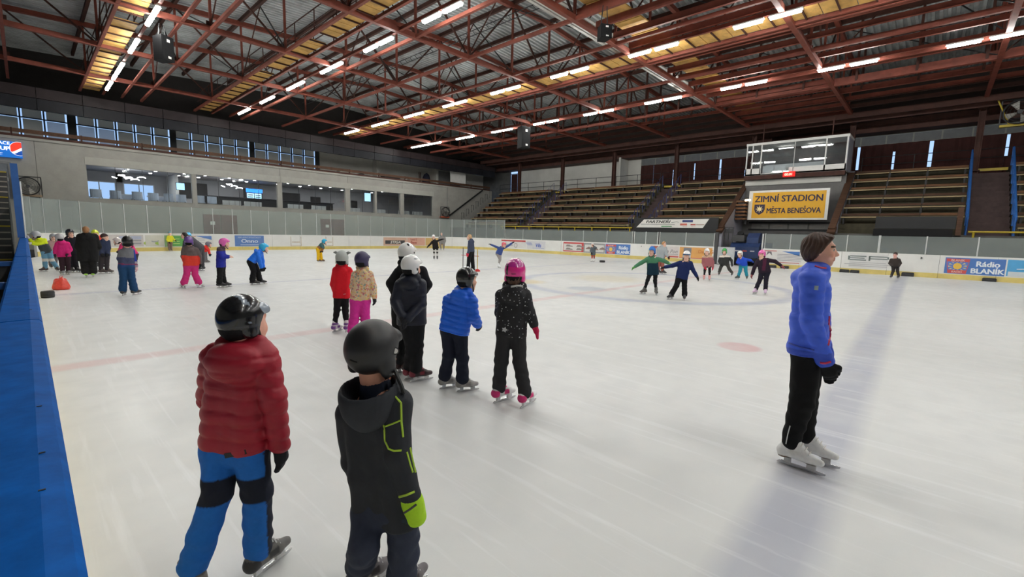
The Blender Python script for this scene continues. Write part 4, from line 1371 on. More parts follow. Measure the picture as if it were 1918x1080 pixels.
for z in (2.36, 2.84):
    box('pane_bar', (36.30, 5.0, z - .05), (36.36, 10.2, z + .05), BLACK, t)
SX = 35.0
sn = empty('stadium_sign', (SX, 7.6, 3.0), 'large yellow stadium sign with dark lettering and a star shield', 'sign')
MB().box((SX, 5.25, 3.0), (SX + .12, 9.95, 5.0), WHITEP).build('white_border', sn, (SX, 7.6, 3))
MB().box((SX - .02, 5.42, 3.12), (SX, 9.70, 4.86), mat('sign_yellow', C(226, 170, 32), .5, vary=.05)).build('yellow_field', sn, (SX, 7.6, 3))
NAVY = flat('ink', 40, 30, 62)
text('lettering', 'ZIMNÍ STADION', wallM((SX - .028, 9.56, 4.22), (0, -1, 0)), .585, NAVY, sn, .004, 'LEFT', bold=.016, xs=1.0)
text('lettering', 'MĚSTA BENEŠOVA', wallM((SX - .028, 8.78, 3.45), (0, -1, 0)), .50, NAVY, sn, .004, 'LEFT', bold=.016, xs=.80)
for l, wid_ in zip([c for c in sn.children if c.name.startswith('lettering')], (4.0, 3.15)):
    xs_ = [v.co.x for v in l.data.vertices]
    l.data.transform(Matrix.Diagonal((wid_ / (max(xs_) - min(xs_)), 1, 1, 1)))


def signfig(name, pts, m, d, cy=9.22, cz=3.72):
    q = MB()
    n = len(pts)
    q.add([(SX - .02 - d, cy - u, cz + v) for u, v in pts] + [(SX - .02 - d + .006, cy - u, cz + v) for u, v in pts], [tuple(range(n)), tuple(range(2 * n - 1, n - 1, -1))] + [(i, i + n, (i + 1) % n + n, (i + 1) % n) for i in range(n)], m)
    return q.build(name, sn, (SX, cy, cz))


signfig('shield', [(-.33, .33), (.33, .33), (.33, .0), (.26, -.2), (0, -.38), (-.26, -.2), (-.33, 0)], NAVY, .008)
signfig('star', [((.26 if k % 2 == 0 else .10) * math.sin(k * math.pi / 8), .02 + (.26 if k % 2 == 0 else .10) * math.cos(k * math.pi / 8)) for k in range(16)], mat('star_yellow', C(240, 225, 170), .5), .016)
# booth
bo = empty('announcer_booth', (36, 7.7, 6.1), 'white framed announcer booth with large windows above the yellow sign', 'booth')
BY0, BY1, BZ_0, BZ_1, BX_ = 4.70, 10.66, 6.18, 8.42, 36.0
MB().box((BX_, BY0, BZ_0 - .02), (38.0, BY1, BZ_0 + .1), WHITEP).build('booth_floor', bo, (36.5, 7.7, BZ_0))
MB().box((BX_ - .05, BY0 - .05, BZ_1 - .16), (38.0, BY1 + .02, BZ_1), WHITEP).build('roof_edge', bo, (36.5, 7.7, BZ_1))
MB().box((37.9, BY0, BZ_0), (38.0, BY1, BZ_1), mat('booth_inside', (.16, .155, .15), .9)).build('back_panel', bo, (38, 7.7, BZ_0))
for y in (BY0, BY0 + 1.12, 7.62, BY1 - 1.02, BY1 - .45, BY1 - .08):
    w_ = .03 if y == 7.62 else .08
    MB().box((BX_, y, BZ_0), (BX_ + .08, y + w_, BZ_1), WHITEP).build('frame_post', bo, (BX_, y, BZ_0))
MB().box((BX_, BY0, BZ_0), (BX_ + .08, BY0 + 3.2, BZ_0 + .42), WHITEP).build('front_panel', bo, (BX_, 6, BZ_0))
MB().box((BX_, BY1 - 1.0, BZ_0), (BX_ + .08, BY1, BZ_0 + .48), WHITEP).build('front_panel', bo, (BX_, 10, BZ_0))
MB().box((BX_, BY0 + 1.2, BZ_0), (BX_ + .06, BY1 - 1, BZ_0 + .06), WHITEP).build('sill', bo, (BX_, 7.7, BZ_0))
for (a_, b_) in ((BY0 + .08, BY0 + 1.12), (BY0 + 1.2, 7.62), (7.65, BY1 - 1.02), (BY1 - .94, BY1 - .45), (BY1 - .37, BY1 - .08)):
    MB().box((BX_ + .03, a_, BZ_0 + .08), (BX_ + .045, b_, BZ_1 - .16), WGLASS).build('glass_pane', bo, (BX_, (a_ + b_) / 2, BZ_0))
MB().box((BX_, BY0 - .03, BZ_0), (38.0, BY0, BZ_1), LILAC).build('side_panel', bo, (37, BY0, BZ_0))
MB().box((BX_ - .12, BY0, 5.88), (BX_ + .2, BY1, 6.16), REDD).build('support_beam', bo, (BX_, 7.7, 5.9))
MB().box((BX_ + .3, BY0 + .2, 5.5), (BX_ + .5, BY1, 5.86), WALLW).build('underside_band', bo, (BX_, 7.7, 5.5))
MB().box((37.0, 6.1, BZ_0 + .1), (37.6, 9.6, BZ_0 + .8), WHITEP).build('desk', bo, (37.2, 8, BZ_0))
for y in (8.2, 8.95):
    MB().box((36.4, y, BZ_0 + .14), (36.45, y + .62, BZ_0 + .62), DGREY).build('monitor', bo, (36.4, y, BZ_0))
    MB().box((36.38, y - .04, BZ_0 + .1), (36.40, y + .66, BZ_0 + .66), WHITEP).build('monitor_frame', bo, (36.4, y, BZ_0))
for y in (6.2, 8.0):
    MB().box((37.2, y, BZ_1 - .34), (37.3, y + .9, BZ_1 - .28), mat('booth_reflection', (1, .97, .9), emit=3.0)).build('tube_reflection', bo, (37.2, y, BZ_1))  # glowing strips added to stand for tube lights reflected in the glass
for y in (BY0 + .9, BY1 - 1.0):
    bar('hanger', (BX_ + .1, y, BZ_1), (BX_ + .1, y, 9.7), .06, .06, REDD, bo)
ck = empty('digital_clock', (BX_ - .15, 7.75, 6.0), 'small digital clock with glowing red digits under the booth', 'clock')
cyk = onx(1478, 326, BX_ - .15)
MB().box((BX_ - .22, cyk[1] - .36, cyk[2] - .17), (BX_ - .13, cyk[1] + .36, cyk[2] + .17), mat('clock_red', C(225, 25, 20), emit=.9)).build('display', ck, (BX_ - .2, *cyk[1:]))
text('digits', '00:01', wallM((BX_ - .228, cyk[1] + .26, cyk[2] - .09), (0, -1, 0)), .22, mat('digit_glow', C(255, 150, 130), emit=3.0), ck, .003, bold=.006)
lm = empty('bracket_lamp', onx(1398, 374, 34.2), 'small lit wall lamp beside the yellow sign', 'lamp')
lp = onx(1398, 374, 34.2)
MB().tube([lp + [0, .28, .02], lp + [0, -.2, -.02]], [.10, .05], DGREY, 8).build('housing', lm, lp)
MB().tube([lp + [-.05, .05, -.04], lp + [-.1, -.28, -.03]], .06, mat('warm_glow', (1.0, .72, .40), emit=22), 8).build('lens', lm, lp)
t = empty('plank_rack', (34.8, 10.2, 3.0), 'short timber planks racked between the bay wall and the sign', 'shelf')
for k in range(6):
    box('plank', (34.4, 9.95, 3.0 + k * .24), (34.9, 10.6, 3.12 + k * .24), ORANGEW, t)
box('rack_post', (34.95, 10.0, 2.7), (35.05, 10.12, 4.6), DGREY, t)
# ice machine parked in the bay
im = empty('ice_machine', (33.8, 9.0, 0), 'dark blue ice resurfacing machine parked in the bay', 'machine')
IMB = mat('machine_blue', (0.022, 0.045, 0.13), .4, vary=.2)
MB().prism([(31.6, .45), (31.6, 1.15), (31.9, 1.4), (33.4, 1.45), (34.8, 1.4), (34.8, .45)], 1, 8.15, 9.9, IMB).build('body', im, (33, 9, .45))
MB().prism([(31.9, 1.4), (31.9, 1.75), (32.3, 2.05), (33.0, 2.05), (33.1, 1.45)], 1, 8.3, 9.0, IMB).build('snow_tank', im, (32.5, 8.6, 1.4))
MB().box((32.4, 9.1, 1.4), (33.2, 9.8, 1.95), BLACK).build('seat', im, (32.8, 9.4, 1.4))
MB().box((31.7, 9.1, 1.5), (31.95, 9.85, 1.9), DGREY).build('dashboard', im, (31.8, 9.5, 1.5))
MB().tube([(32.2, 9.45, 1.9), (32.05, 9.45, 2.05)], .19, BLACK, 14).build('steering_wheel', im, (32.1, 9.45, 1.9))
for x in (32.1, 34.2):
    for y in (8.05, 9.75):
        MB().tube([(x, y, .42), (x, y + .24, .42)], .42, BLACK, 16).build('wheel', im, (x, y, .42))
        MB().tube([(x, y - .01, .42), (x, y + .25, .42)], .18, MGREY, 10).build('hub', im, (x, y, .42))
for k in range(3):
    box('marking', (31.585, 8.4 + k * .45, .85), (31.6, 8.65 + k * .45, .93), mat('mark_%d' % k, [(.5, .5, .55), (.5, .08, .06), (.5, .5, .55)][k], .5), im)
t = empty('ladder_frame', (32.0, 10.3, 1.5), 'dark metal frame leaning by the bay wall', 'frame')
q = MB()
for z in (2.05, 2.4):
    q.tube([(32.4, 10.6, z), (32.4, 10.0, z)], .03, DGREY, 6)
for y in (10.55, 10.3, 10.03):
    q.tube([(32.4, y, 1.0), (32.4, y, 2.4)], .03, DGREY, 6)
q.build('tubes', t, (32.4, 10, 1))
box('net', (32.42, 10.05, 2.05), (32.44, 10.55, 2.3), DGREY, t)

# enclosing walls behind the camera
mb = MB().box((-12, -26, 0), (-11.8, 50, 14), CONC).box((-12, -26, 0), (46, -25.8, 14), CONC)
tag(mb.build('wall_near', None, (0, -20, 0)), 'concrete walls behind the photographer', None, None, 'structure')

# ================================================================ ROOF
ZC = 9.75


def ztop(x):
    return 12.15 + .050 * (x if x < 20 else 40 - x)


NX = [2.95 * k - .05 for k in range(-3, 15)]          # truss nodes
TR = []
YT = YK + [40.8] if False else YK
for y in [-13.2] + YK:
    t = empty('roof_truss', (20, y, ZC), 'red roof truss on the column ' + COLAT.get(y, 'out of view behind the photographer'), 'truss', 'red roof trusses')
    bar('bottom_chord', (-9, y, ZC), (38.3, y, ZC), .18, .20, RED, t)
    bar('top_chord', (-9, y, ztop(-9)), (20, y, ztop(20)), .20, .22, RED, t)
    bar('top_chord', (20, y, ztop(20)), (38.3, y, ztop(38.3)), .20, .22, RED, t)
    for i, x in enumerate(NX):
        if x > 37:
            continue
        bar('vertical', (x, y, ZC), (x, y, ztop(x)), .09, .09, RED, t)
        if i + 1 < len(NX) and NX[i + 1] < 38.2:
            x2 = NX[i + 1]
            if i % 2:
                bar('diagonal', (x, y, ztop(x)), (x2, y, ZC), .07, .07, REDD, t)
            else:
                bar('diagonal', (x, y, ZC), (x2, y, ztop(x2)), .07, .07, REDD, t)
    for x in NX[3::2]:
        box('gusset', (x - .16, y - .012, ZC + .05), (x + .16, y + .012, ZC + .3), REDD, t)
# longitudinal trusses along Y at the nodes
YS = [-13.2] + YK
for i, x in enumerate(NX):
    if x < -3 or x > 39:
        continue
    t = empty('longitudinal_brace', (x, 12, ZC), 'red steel member running the length of the roof between the trusses', 'beam', 'lengthwise roof members')
    if x < 31:
        bar('bottom_member', (x, -13.5, ZC - .02), (x, 39.3, ZC - .02), .12, .13, RED, t)
    bar('top_member', (x, -13.5, ztop(x) + .15), (x, 42.0, ztop(x) + .15), .14, .20, REDD, t)
    if x < 31:
        for k in range(len(YS) - 1):
            m = (YS[k] + YS[k + 1]) / 2
            if (i + k) % 2 == 0:
                bar('rod', (x, YS[k], ZC + .1), (x, m, ztop(x)), .045, .045, BLACK, t)
                bar('rod', (x, m, ztop(x)), (x, YS[k + 1], ZC + .1), .045, .045, REDD, t)
            else:
                bar('rod', (x, YS[k], ZC + .1), (x, YS[k + 1], ztop(x) - .1), .04, .04, BLACK, t)
# lighting and walkway edge beams
for x in (3.95, 4.85, 9.82, 10.94, 18.87, 20.35, 26.0):
    t = empty('roof_beam', (x, 12, ZC), 'slim red beam carrying the light strips along the roof', 'beam', 'slim lengthwise roof beams')
    bar('flange', (x, -13.5, ZC - .06), (x, 39.2, ZC - .06), .12, .02, RED, t)
    bar('web', (x, -13.5, ZC + .02), (x, 39.2, ZC + .02), .03, .14, RED, t)
# dense purlins in the bays above the right of the ice
for j, x in enumerate(np.arange(12.2, 38.2, 1.32)):
    t = empty('roof_purlin', (x, 8, ZC + .2), 'red steel purlin close beside its neighbours above the right of the ice', 'beam', 'closely spaced red purlins')
    bar('flange', (x, 4.8, ZC + .13), (x, 10.8, ZC + .13), .13, .02, RED, t)
    bar('web', (x, 4.8, ZC + .26), (x, 10.8, ZC + .26), .03, .25, RED, t)
for j, x in enumerate((21.3, 22.6, 24.2, 25.1, 27.6, 29.5, 31.5, 33.5)):
    t = empty('roof_purlin', (x, 2, ZC + .2), 'red steel purlin running toward the camera side of the roof', 'beam', 'purlins on the camera side')
    bar('flange', (x, -13.2, ZC + .13), (x, 4.8, ZC + .13), .13, .02, RED, t)
    bar('web', (x, -13.2, ZC + .24), (x, 4.8, ZC + .24), .03, .2, RED, t)
# brown beams above the bleachers
for j, (x, z, h) in enumerate(((33.6, 9.95, .22), (35.2, 9.9, .20), (36.4, 9.6, .32), (37.3, 9.55, .42), (39.2, 9.5, .3), (40.2, 9.35, .25), (29.3, 9.75, .16), (31.4, 9.85, .16))):
    t = empty('eaves_beam', (x, 14, z), 'brown beam running along above the bleachers', 'beam', 'beams above the bleachers')
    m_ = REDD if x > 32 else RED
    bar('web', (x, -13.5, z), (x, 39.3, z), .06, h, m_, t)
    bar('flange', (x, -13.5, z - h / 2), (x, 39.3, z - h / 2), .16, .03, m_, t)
    if x in (29.3, 31.4):
        for y in np.arange(-10, 38, 2.3):
            bar('hanger', (x, y, z), (x, y, ztop(x)), .1, .1, REDD, t)
# corrugated deck, one sheet field per bay; ribs run along X
rf = empty('ceiling', (15, 12, 12.4), 'corrugated metal roof deck above the trusses', None, None, 'structure')
YD = [-14.0] + [y for y in YK] + [44.0]
for k in range(len(YD) - 1):
    y0, y1 = YD[k], YD[k + 1]
    n = int(round((y1 - y0) / .30))
    p = (y1 - y0) / n
    prof = []
    for i in range(n):
        for u, dz in ((0, 0), (.40, 0), (.5, .15), (.90, .15)):
            prof.append((y0 + (i + u) * p, dz))
    prof.append((y1, 0))
    q = MB()
    xs = (-12, 20, 46)
    vs = [(x, y, ztop(x) + .32 + dz) for x in xs for (y, dz) in prof]
    m = len(prof)
    fs = [(a * m + i, a * m + i + 1, (a + 1) * m + i + 1, (a + 1) * m + i) for a in range(2) for i in range(m - 1)]
    q.add(vs, fs, CORR)
    q.build('roof_sheet', rf, (15, (y0 + y1) / 2, 12.4))
box('roof_lid', (-14, -28, 14.2), (48, 52, 14.4), REDD, rf)
# pale corrugated strip beside the truss over the middle
q = MB()
for i in range(5):
    y = 10.95 + i * .2
    q.box((9.0, y, ZC + .42), (31.5, y + .13, ZC + .47), CORRW)
tag(q.build('corrugated_strip', None, (20, 11.4, ZC + .4)), 'pale corrugated sheet strip beside a roof truss', 'metal sheet')
# timber walkways
GW = 0
for lab, x0, x1 in (('yellow plank walkway in the roof beside the left light row', 2.98, 3.80), ('yellow plank walkway in the roof with handrail frames', 8.95, 9.72), ('yellow plank walkway in the roof beside the middle light row', 19.15, 20.25)):
    t = empty('roof_walkway', (x0, 12, ZC), lab, 'walkway')
    y = -12.0
    while y < 39:
        L = 1.02
        if random.random() > .04:
            for j in range(2):
                box('plank', (x0 + .02, y + j * L / 2 + .015, ZC + .05 + random.uniform(0, .015)), (x1 - .02, y + (j + 1) * L / 2 - .015, ZC + .09), PLANKY, t)
        bar('cross_bar', (x0, y, ZC + .02), (x1, y, ZC + .02), .05, .05, REDD, t)
        y += L
    for e in (x0 - .03, x1 + .03):
        if x0 < 15:
            for z in (ZC + .55, ZC + 1.05):
                bar('handrail', (e, -12, z), (e, 39, z), .035, .035, REDD, t)
            for y in np.arange(-12, 39, 2.0):
                bar('rail_post', (e, y, ZC), (e, y, ZC + 1.05), .035, .035, REDD, t)
t = empty('roof_walkway', (20, 9.9, ZC + .5), 'yellow plank walkway running across the roof beside the pale strip', 'walkway')
x = 10.0
while x < 38:
    box('plank', (x, 9.3, ZC + .45), (x + .62, 10.45, ZC + .50), PLANKY, t)
    x += .70
# thin lattice cable trays high in the trusses
for lab, x in (('dark lattice cable tray in the roof above the left walkway', 7.3), ('dark lattice cable tray high above the middle of the rink', 16.2)):
    t = empty('cable_tray', (x, 12, 11.6), lab, 'cable tray')
    for z in (11.55, 11.8):
        bar('tray_rail', (x, -12, z), (x, 39, z), .03, .03, BLACK, t)
    for y in np.arange(-12, 39, .5):
        bar('tray_rung', (x, y, 11.55), (x, y + .25, 11.8), .02, .02, BLACK, t)

# fluorescent fixtures
def fixture_meshes():
    hb = MB()
    hb.prism([(-.08, .03), (.08, .03), (.06, .09), (-.06, .09)], 1, -.53, .53, WHITEP)
    tb_ = MB()
    tb_.prism([(-.05, -.055), (.05, -.055), (.075, -.02), (.075, .03), (-.075, .03), (-.075, -.02)], 1, -.48, .48, TUBE)
    out = []
    for n, q in (('housing', hb), ('tube', tb_)):
        me = bpy.data.meshes.new(n)
        me.from_pydata(q.v, [], q.f)
        me.materials.append(q.mats[0])
        out.append((n, me))
    return out


FM = fixture_meshes()
for rx, s0 in ((3.92, 19.48), (10.94, 19.48), (18.87, 15.16), (26.0, 22.38)):
    ys = []
    for k in range(-9, 6):
        for d in (0, 1.22):
            y = s0 + 4.38 * k - d - .48
            if -14 < y < 37.9:
                ys.append(y)
    if rx in (3.92, 26.0):
        ys += [37.0, 35.9, 33.6] if rx == 3.92 else [37.3, 36.2, 34.9]
    rowname = {3.92: 'first', 10.94: 'second', 18.87: 'third', 26.0: 'fourth'}[rx]
    kept = []
    for y in sorted(round(v, 2) for v in ys):
        if kept and y - kept[-1] < 1.02:
            continue
        kept.append(y)
    for y in kept:
        t = empty('strip_light', (rx, y, 9.52), 'lit white fluorescent strip in the %s light row from the blue board' % rowname, 'ceiling light', '%s row of strip lights' % rowname)
        M = Matrix.Translation((rx, y, 9.58))
        for n, me in FM:
            link(bpy.data.objects.new(n, me), t, M)
# loudspeakers
def speaker(lab, px, py, z, w, h, d, yaw):
    c = onz(px, py, z)
    t = empty('loudspeaker', c, lab, 'loudspeaker')
    R = Matrix.Translation(Vector(c.tolist())) @ Matrix.Rotation(yaw, 4, 'Z')
    q = MB().prism([(-w / 2, -d / 2), (w / 2, -d / 2), (w * .36, d / 2), (-w * .36, d / 2)], 2, -h / 2, h / 2, mat('speaker_black', (.010, .010, .011), .6, spec=.15))
    q.v = [tuple(R @ Vector(v)) for v in q.v]
    q.build('cabinet', t, c)
    q = MB().box((-w * .44, -d / 2 - .015, -h * .46), (w * .44, -d / 2, h * .46), mat('grille', (.016, .016, .017), .8, spec=.1)).box((-w * .1, -d / 2 - .02, h * .25), (w * .15, -d / 2 - .014, h * .37), WHITEP).box((-w * .05, -d / 2 - .02, -h * .4), (w * .2, -d / 2 - .014, -h * .31), WHITEP)
    q.v = [tuple(R @ Vector(v)) for v in q.v]
    q.build('grille', t, c)
    for u in (-w * .3, w * .3):
        p0, p1 = R @ Vector((u, 0, h / 2)), R @ Vector((u * .6, 0, 9.7 - z))
        MB().tube([p0, p1], .02, BLACK, 6).build('hanger', t, c)
    return c


speaker('large black loudspeaker hanging beside the left light row', 305, 92, 8.75, .50, .95, .55, .5)
speaker('black loudspeaker cube hanging beside the pale corrugated strip', 1131, 62, 8.8, .42, .45, .42, -.55)
speaker('black loudspeaker hanging below the right light row', 980, 258, 8.6, .75, 1.5, .7, -.2)

# ================================================================ FIGURES: smooth surfaces grown round the joints of each pose
def nrm(v):
    v = np.asarray(v, float)
    return v / (np.linalg.norm(v) + 1e-9)


def f_rc(P, a, b, ra, rb):
    a, b = np.asarray(a, np.float32), np.asarray(b, np.float32)
    ba = b - a
    pa = P - a
    h = np.clip(pa @ ba / max(float(ba @ ba), 1e-9), 0, 1)
    q = pa - h[:, None] * ba
    return np.sqrt(np.einsum('ij,ij->i', q, q)) - (ra + (rb - ra) * h)


def f_el(P, c, R, r):
    q = ((P - np.asarray(c, np.float32)) @ np.asarray(R, np.float32).T)
    r = np.asarray(r, np.float32)
    k0 = np.sqrt(((q / r) ** 2).sum(1))
    k1 = np.sqrt(((q / r ** 2) ** 2).sum(1)) + 1e-6
    return k0 * (k0 - 1) / k1


def smin(a, b, k):
    if k <= 0:
        return np.minimum(a, b)
    h = np.clip(.5 + .5 * (b - a) / k, 0, 1)
    return b + (a - b) * h - k * h * (1 - h)


def smax(a, b, k):
    return -smin(-a, -b, k)


class Sdf:
    def __init__(self):
        self.pr, self.cuts, self.sub, self.disp, self.lo, self.hi = [], [], [], None, np.full(3, 1e9), np.full(3, -1e9)

    def _b(self, p, r):
        self.lo = np.minimum(self.lo, np.asarray(p) - r)
        self.hi = np.maximum(self.hi, np.asarray(p) + r)

    def rc(self, a, b, ra, rb=None, k=.03):
        rb = ra if rb is None else rb
        self._b(a, ra)
        self._b(b, rb)
        self.pr.append((f_rc, (a, b, ra, rb), k))
        return self

    def el(self, c, R, r, k=.03):
        self._b(c, max(r))
        self.pr.append((f_el, (c, R, r), k))
        return self

    def chain(self, pts, rs, k=.03):
        for i in range(len(pts) - 1):
            self.rc(pts[i], pts[i + 1], rs[i], rs[i + 1], k)
        return self

    def cut(self, p, n, k=.006):
        self.cuts.append((np.asarray(p, float), nrm(n), k))
        return self

    def __call__(self, P):
        P = P.astype(np.float32)
        d = None
        for fn, a, k in self.pr:
            e = fn(P, *a)
            d = e if d is None else smin(d, e, k)
        if self.disp is not None:
            near = np.abs(d) < .06
            if near.any():
                d[near] = d[near] - self.disp(P[near])
        for fn, a, k in self.sub:
            d = smax(d, -fn(P, *a), k)
        for p, n, k in self.cuts:
            d = smax(d, ((P - p.astype(np.float32)) @ n.astype(np.float32)), k)
        return d

    def hit(self, px, py):
        """first point of this surface on the sight line through a pixel"""
        o = np.array([0, 0, H])
        d = nrm(ray(px, py))
        c = (self.lo + self.hi) / 2
        t = max(.1, np.linalg.norm(c - o) - np.linalg.norm(self.hi - self.lo) / 2 - .1)
        best = (1e9, t)
        for _ in range(160):
            v = float(self(np.array([o + d * t]))[0])
            if v < best[0]:
                best = (v, t)
            if v < .0012:
                break
            t += max(.002, v * .75)
            if t > np.linalg.norm(c - o) + 1.5:
                break
        return o + d * best[1]


_ED = [((0, 0, 0), (1, 0, 0)), ((0, 1, 0), (1, 1, 0)), ((0, 0, 1), (1, 0, 1)), ((0, 1, 1), (1, 1, 1)),
       ((0, 0, 0), (0, 1, 0)), ((1, 0, 0), (1, 1, 0)), ((0, 0, 1), (0, 1, 1)), ((1, 0, 1), (1, 1, 1)),
       ((0, 0, 0), (0, 0, 1)), ((1, 0, 0), (1, 0, 1)), ((0, 1, 0), (0, 1, 1)), ((1, 1, 0), (1, 1, 1))]


def snet(fn, lo, hi, h):
    lo = np.asarray(lo) - 2 * h
    n = np.ceil((np.asarray(hi) + 2 * h - lo) / h).astype(int) + 1
    ax = [(lo[i] + h * np.arange(n[i])).astype(np.float32) for i in range(3)]
    # coarse pass first, then only the neighbourhood of the surface
    G = np.stack(np.meshgrid(*ax, indexing='ij'), -1).reshape(-1, 3)
    if len(G) > 60000:
        c = 4
        axc = [a[::c] for a in ax]
        Gc = np.stack(np.meshgrid(*axc, indexing='ij'), -1)
        Vc = fn(Gc.reshape(-1, 3)).reshape(Gc.shape[:3])
        near = np.abs(Vc) < h * c * 2.6
        m = np.repeat(np.repeat(np.repeat(near, c, 0), c, 1), c, 2)[:n[0], :n[1], :n[2]]
        big = np.repeat(np.repeat(np.repeat(Vc, c, 0), c, 1), c, 2)[:n[0], :n[1], :n[2]]
        V = big.copy()
        # dilate the coarse mask by one coarse cell towards lower indices
        idx = np.nonzero(m.reshape(-1))[0]
        Vf = V.reshape(-1)
        Vf[idx] = fn(G[idx])
        V = Vf.reshape(n)
    else:
        V = fn(G).reshape(n)
    V = np.where(V == 0, 1e-6, V)
    S = V < 0
    m = tuple(int(k) - 1 for k in n)
    num = np.zeros(m, np.float32)
    acc = np.zeros(m + (3,), np.float32)
    sl = lambda o: tuple(slice(o[i], o[i] + m[i]) for i in range(3))
    for a, b in _ED:
        va, vb = V[sl(a)], V[sl(b)]
        cr = (va < 0) != (vb < 0)
        if not cr.any():
            continue
        t = np.where(cr, va / np.where(cr, va - vb, 1), 0)
        num += cr
        for i in range(3):
            acc[..., i] += np.where(cr, a[i] + t * (b[i] - a[i]), 0)
    act = num > 0
    idx = -np.ones(m, np.int64)
    cells = np.argwhere(act)
    idx[act] = np.arange(len(cells))
    pos = (acc[act] / num[act][:, None] + cells) * h + lo
    quads = []
    for d in range(3):
        u, v = (d + 1) % 3, (d + 2) % 3
        e = np.zeros(3, int)
        e[d] = 1
        A = S[tuple(slice(0, n[i] - e[i]) for i in range(3))]
        B = S[tuple(slice(e[i], n[i]) for i in range(3))]
        g = np.argwhere(A != B)
        ok = (g[:, u] > 0) & (g[:, v] > 0) & (g[:, u] < m[u]) & (g[:, v] < m[v])
        g = g[ok]
        if not len(g):
            continue
        ins = A[tuple(g.T)]
        eu, ev = np.zeros(3, int), np.zeros(3, int)
        eu[u], ev[v] = 1, 1
        q = np.stack([idx[tuple((g - eu - ev).T)], idx[tuple((g - ev).T)], idx[tuple(g.T)], idx[tuple((g - eu).T)]], 1)
        q[~ins] = q[~ins][:, ::-1]
        quads.append(q[(q >= 0).all(1)])
    return pos, np.concatenate(quads)


def sdf_obj(name, s, h, m, col, parent, origin):
    pos, q = snet(s, s.lo, s.hi, h)
    me = bpy.data.meshes.new(name)
    og = np.asarray(origin, float)
    me.vertices.add(len(pos))
    me.vertices.foreach_set('co', (pos - og).astype(np.float32).reshape(-1))
    me.loops.add(len(q) * 4)
    me.loops.foreach_set('vertex_index', q.reshape(-1).astype(np.int32))
    me.polygons.add(len(q))
    me.polygons.foreach_set('loop_start', np.arange(0, len(q) * 4, 4, dtype=np.int32))
    me.polygons.foreach_set('use_smooth', np.ones(len(q), bool))
    me.update(calc_edges=True)
    me.materials.append(m)
    if col is not None:
        c = np.ones((len(pos), 4), np.float32)
        c[:, :3] = np.clip((col(pos) if callable(col) else np.asarray(col)) * 1.3, 0, .84)
        at = me.color_attributes.new('col', 'FLOAT_COLOR', 'POINT')
        at.data.foreach_set('color', c.reshape(-1))
    o = bpy.data.objects.new(name, me)
    return link(o, parent, Matrix.Translation(Vector(og.tolist())))


CLOTH = mat('cloth', rough=.8, vary=.06, scale=40, attr=True, spec=.25)
NYLON = mat('nylon', rough=.5, vary=.05, scale=30, attr=True, spec=.4)
SKIN = mat('skin', rough=.5, vary=.04, scale=30, attr=True)
GLOSS = mat('gloss_shell', rough=.22, vary=.03, attr=True, coat=.4)
MATTE = mat('matte_shell', rough=.45, vary=.04, scale=20, attr=True)
BOOT = mat('boot_leather', rough=.45, vary=.08, scale=30, attr=True)
HAIR = mat('hair', rough=.55, vary=.35, scale=60, attr=True, stretch=(1, 1, .15))
STEEL = mat('skate_steel', (.6, .6, .62), .25, .9, .05)
HOLD = mat('blade_holder', (.68, .68, .68), .4)


def add_folds(m, scale=8.0, strength=.45, dist=.03, stretch=(1, 1, .55)):
    nt = m.node_tree
    tc = nt.nodes.new('ShaderNodeTexCoord')
    mp = nt.nodes.new('ShaderNodeMapping')
    mp.inputs['Scale'].default_value = stretch
    n = nt.nodes.new('ShaderNodeTexNoise')
    n.inputs['Scale'].default_value = scale
    n.inputs['Detail'].default_value = 2
    n.inputs['Roughness'].default_value = .45
    n.inputs['Distortion'].default_value = .9
    b = nt.nodes.new('ShaderNodeBump')
    b.inputs['Strength'].default_value = strength
    b.inputs['Distance'].default_value = dist
    nt.links.new(tc.outputs['Object'], mp.inputs[0])
    nt.links.new(mp.outputs[0], n.inputs['Vector'])
    nt.links.new(n.outputs[0], b.inputs['Height'])
    nt.links.new(b.outputs[0], nt.nodes['Principled BSDF'].inputs['Normal'])


add_folds(CLOTH, 7, .5, .035, (1, 1, .7))
add_folds(NYLON, 7, .42, .03, (.8, .8, 1.7))
add_folds(HAIR, 30, .6, .01, (1, 1, .2))


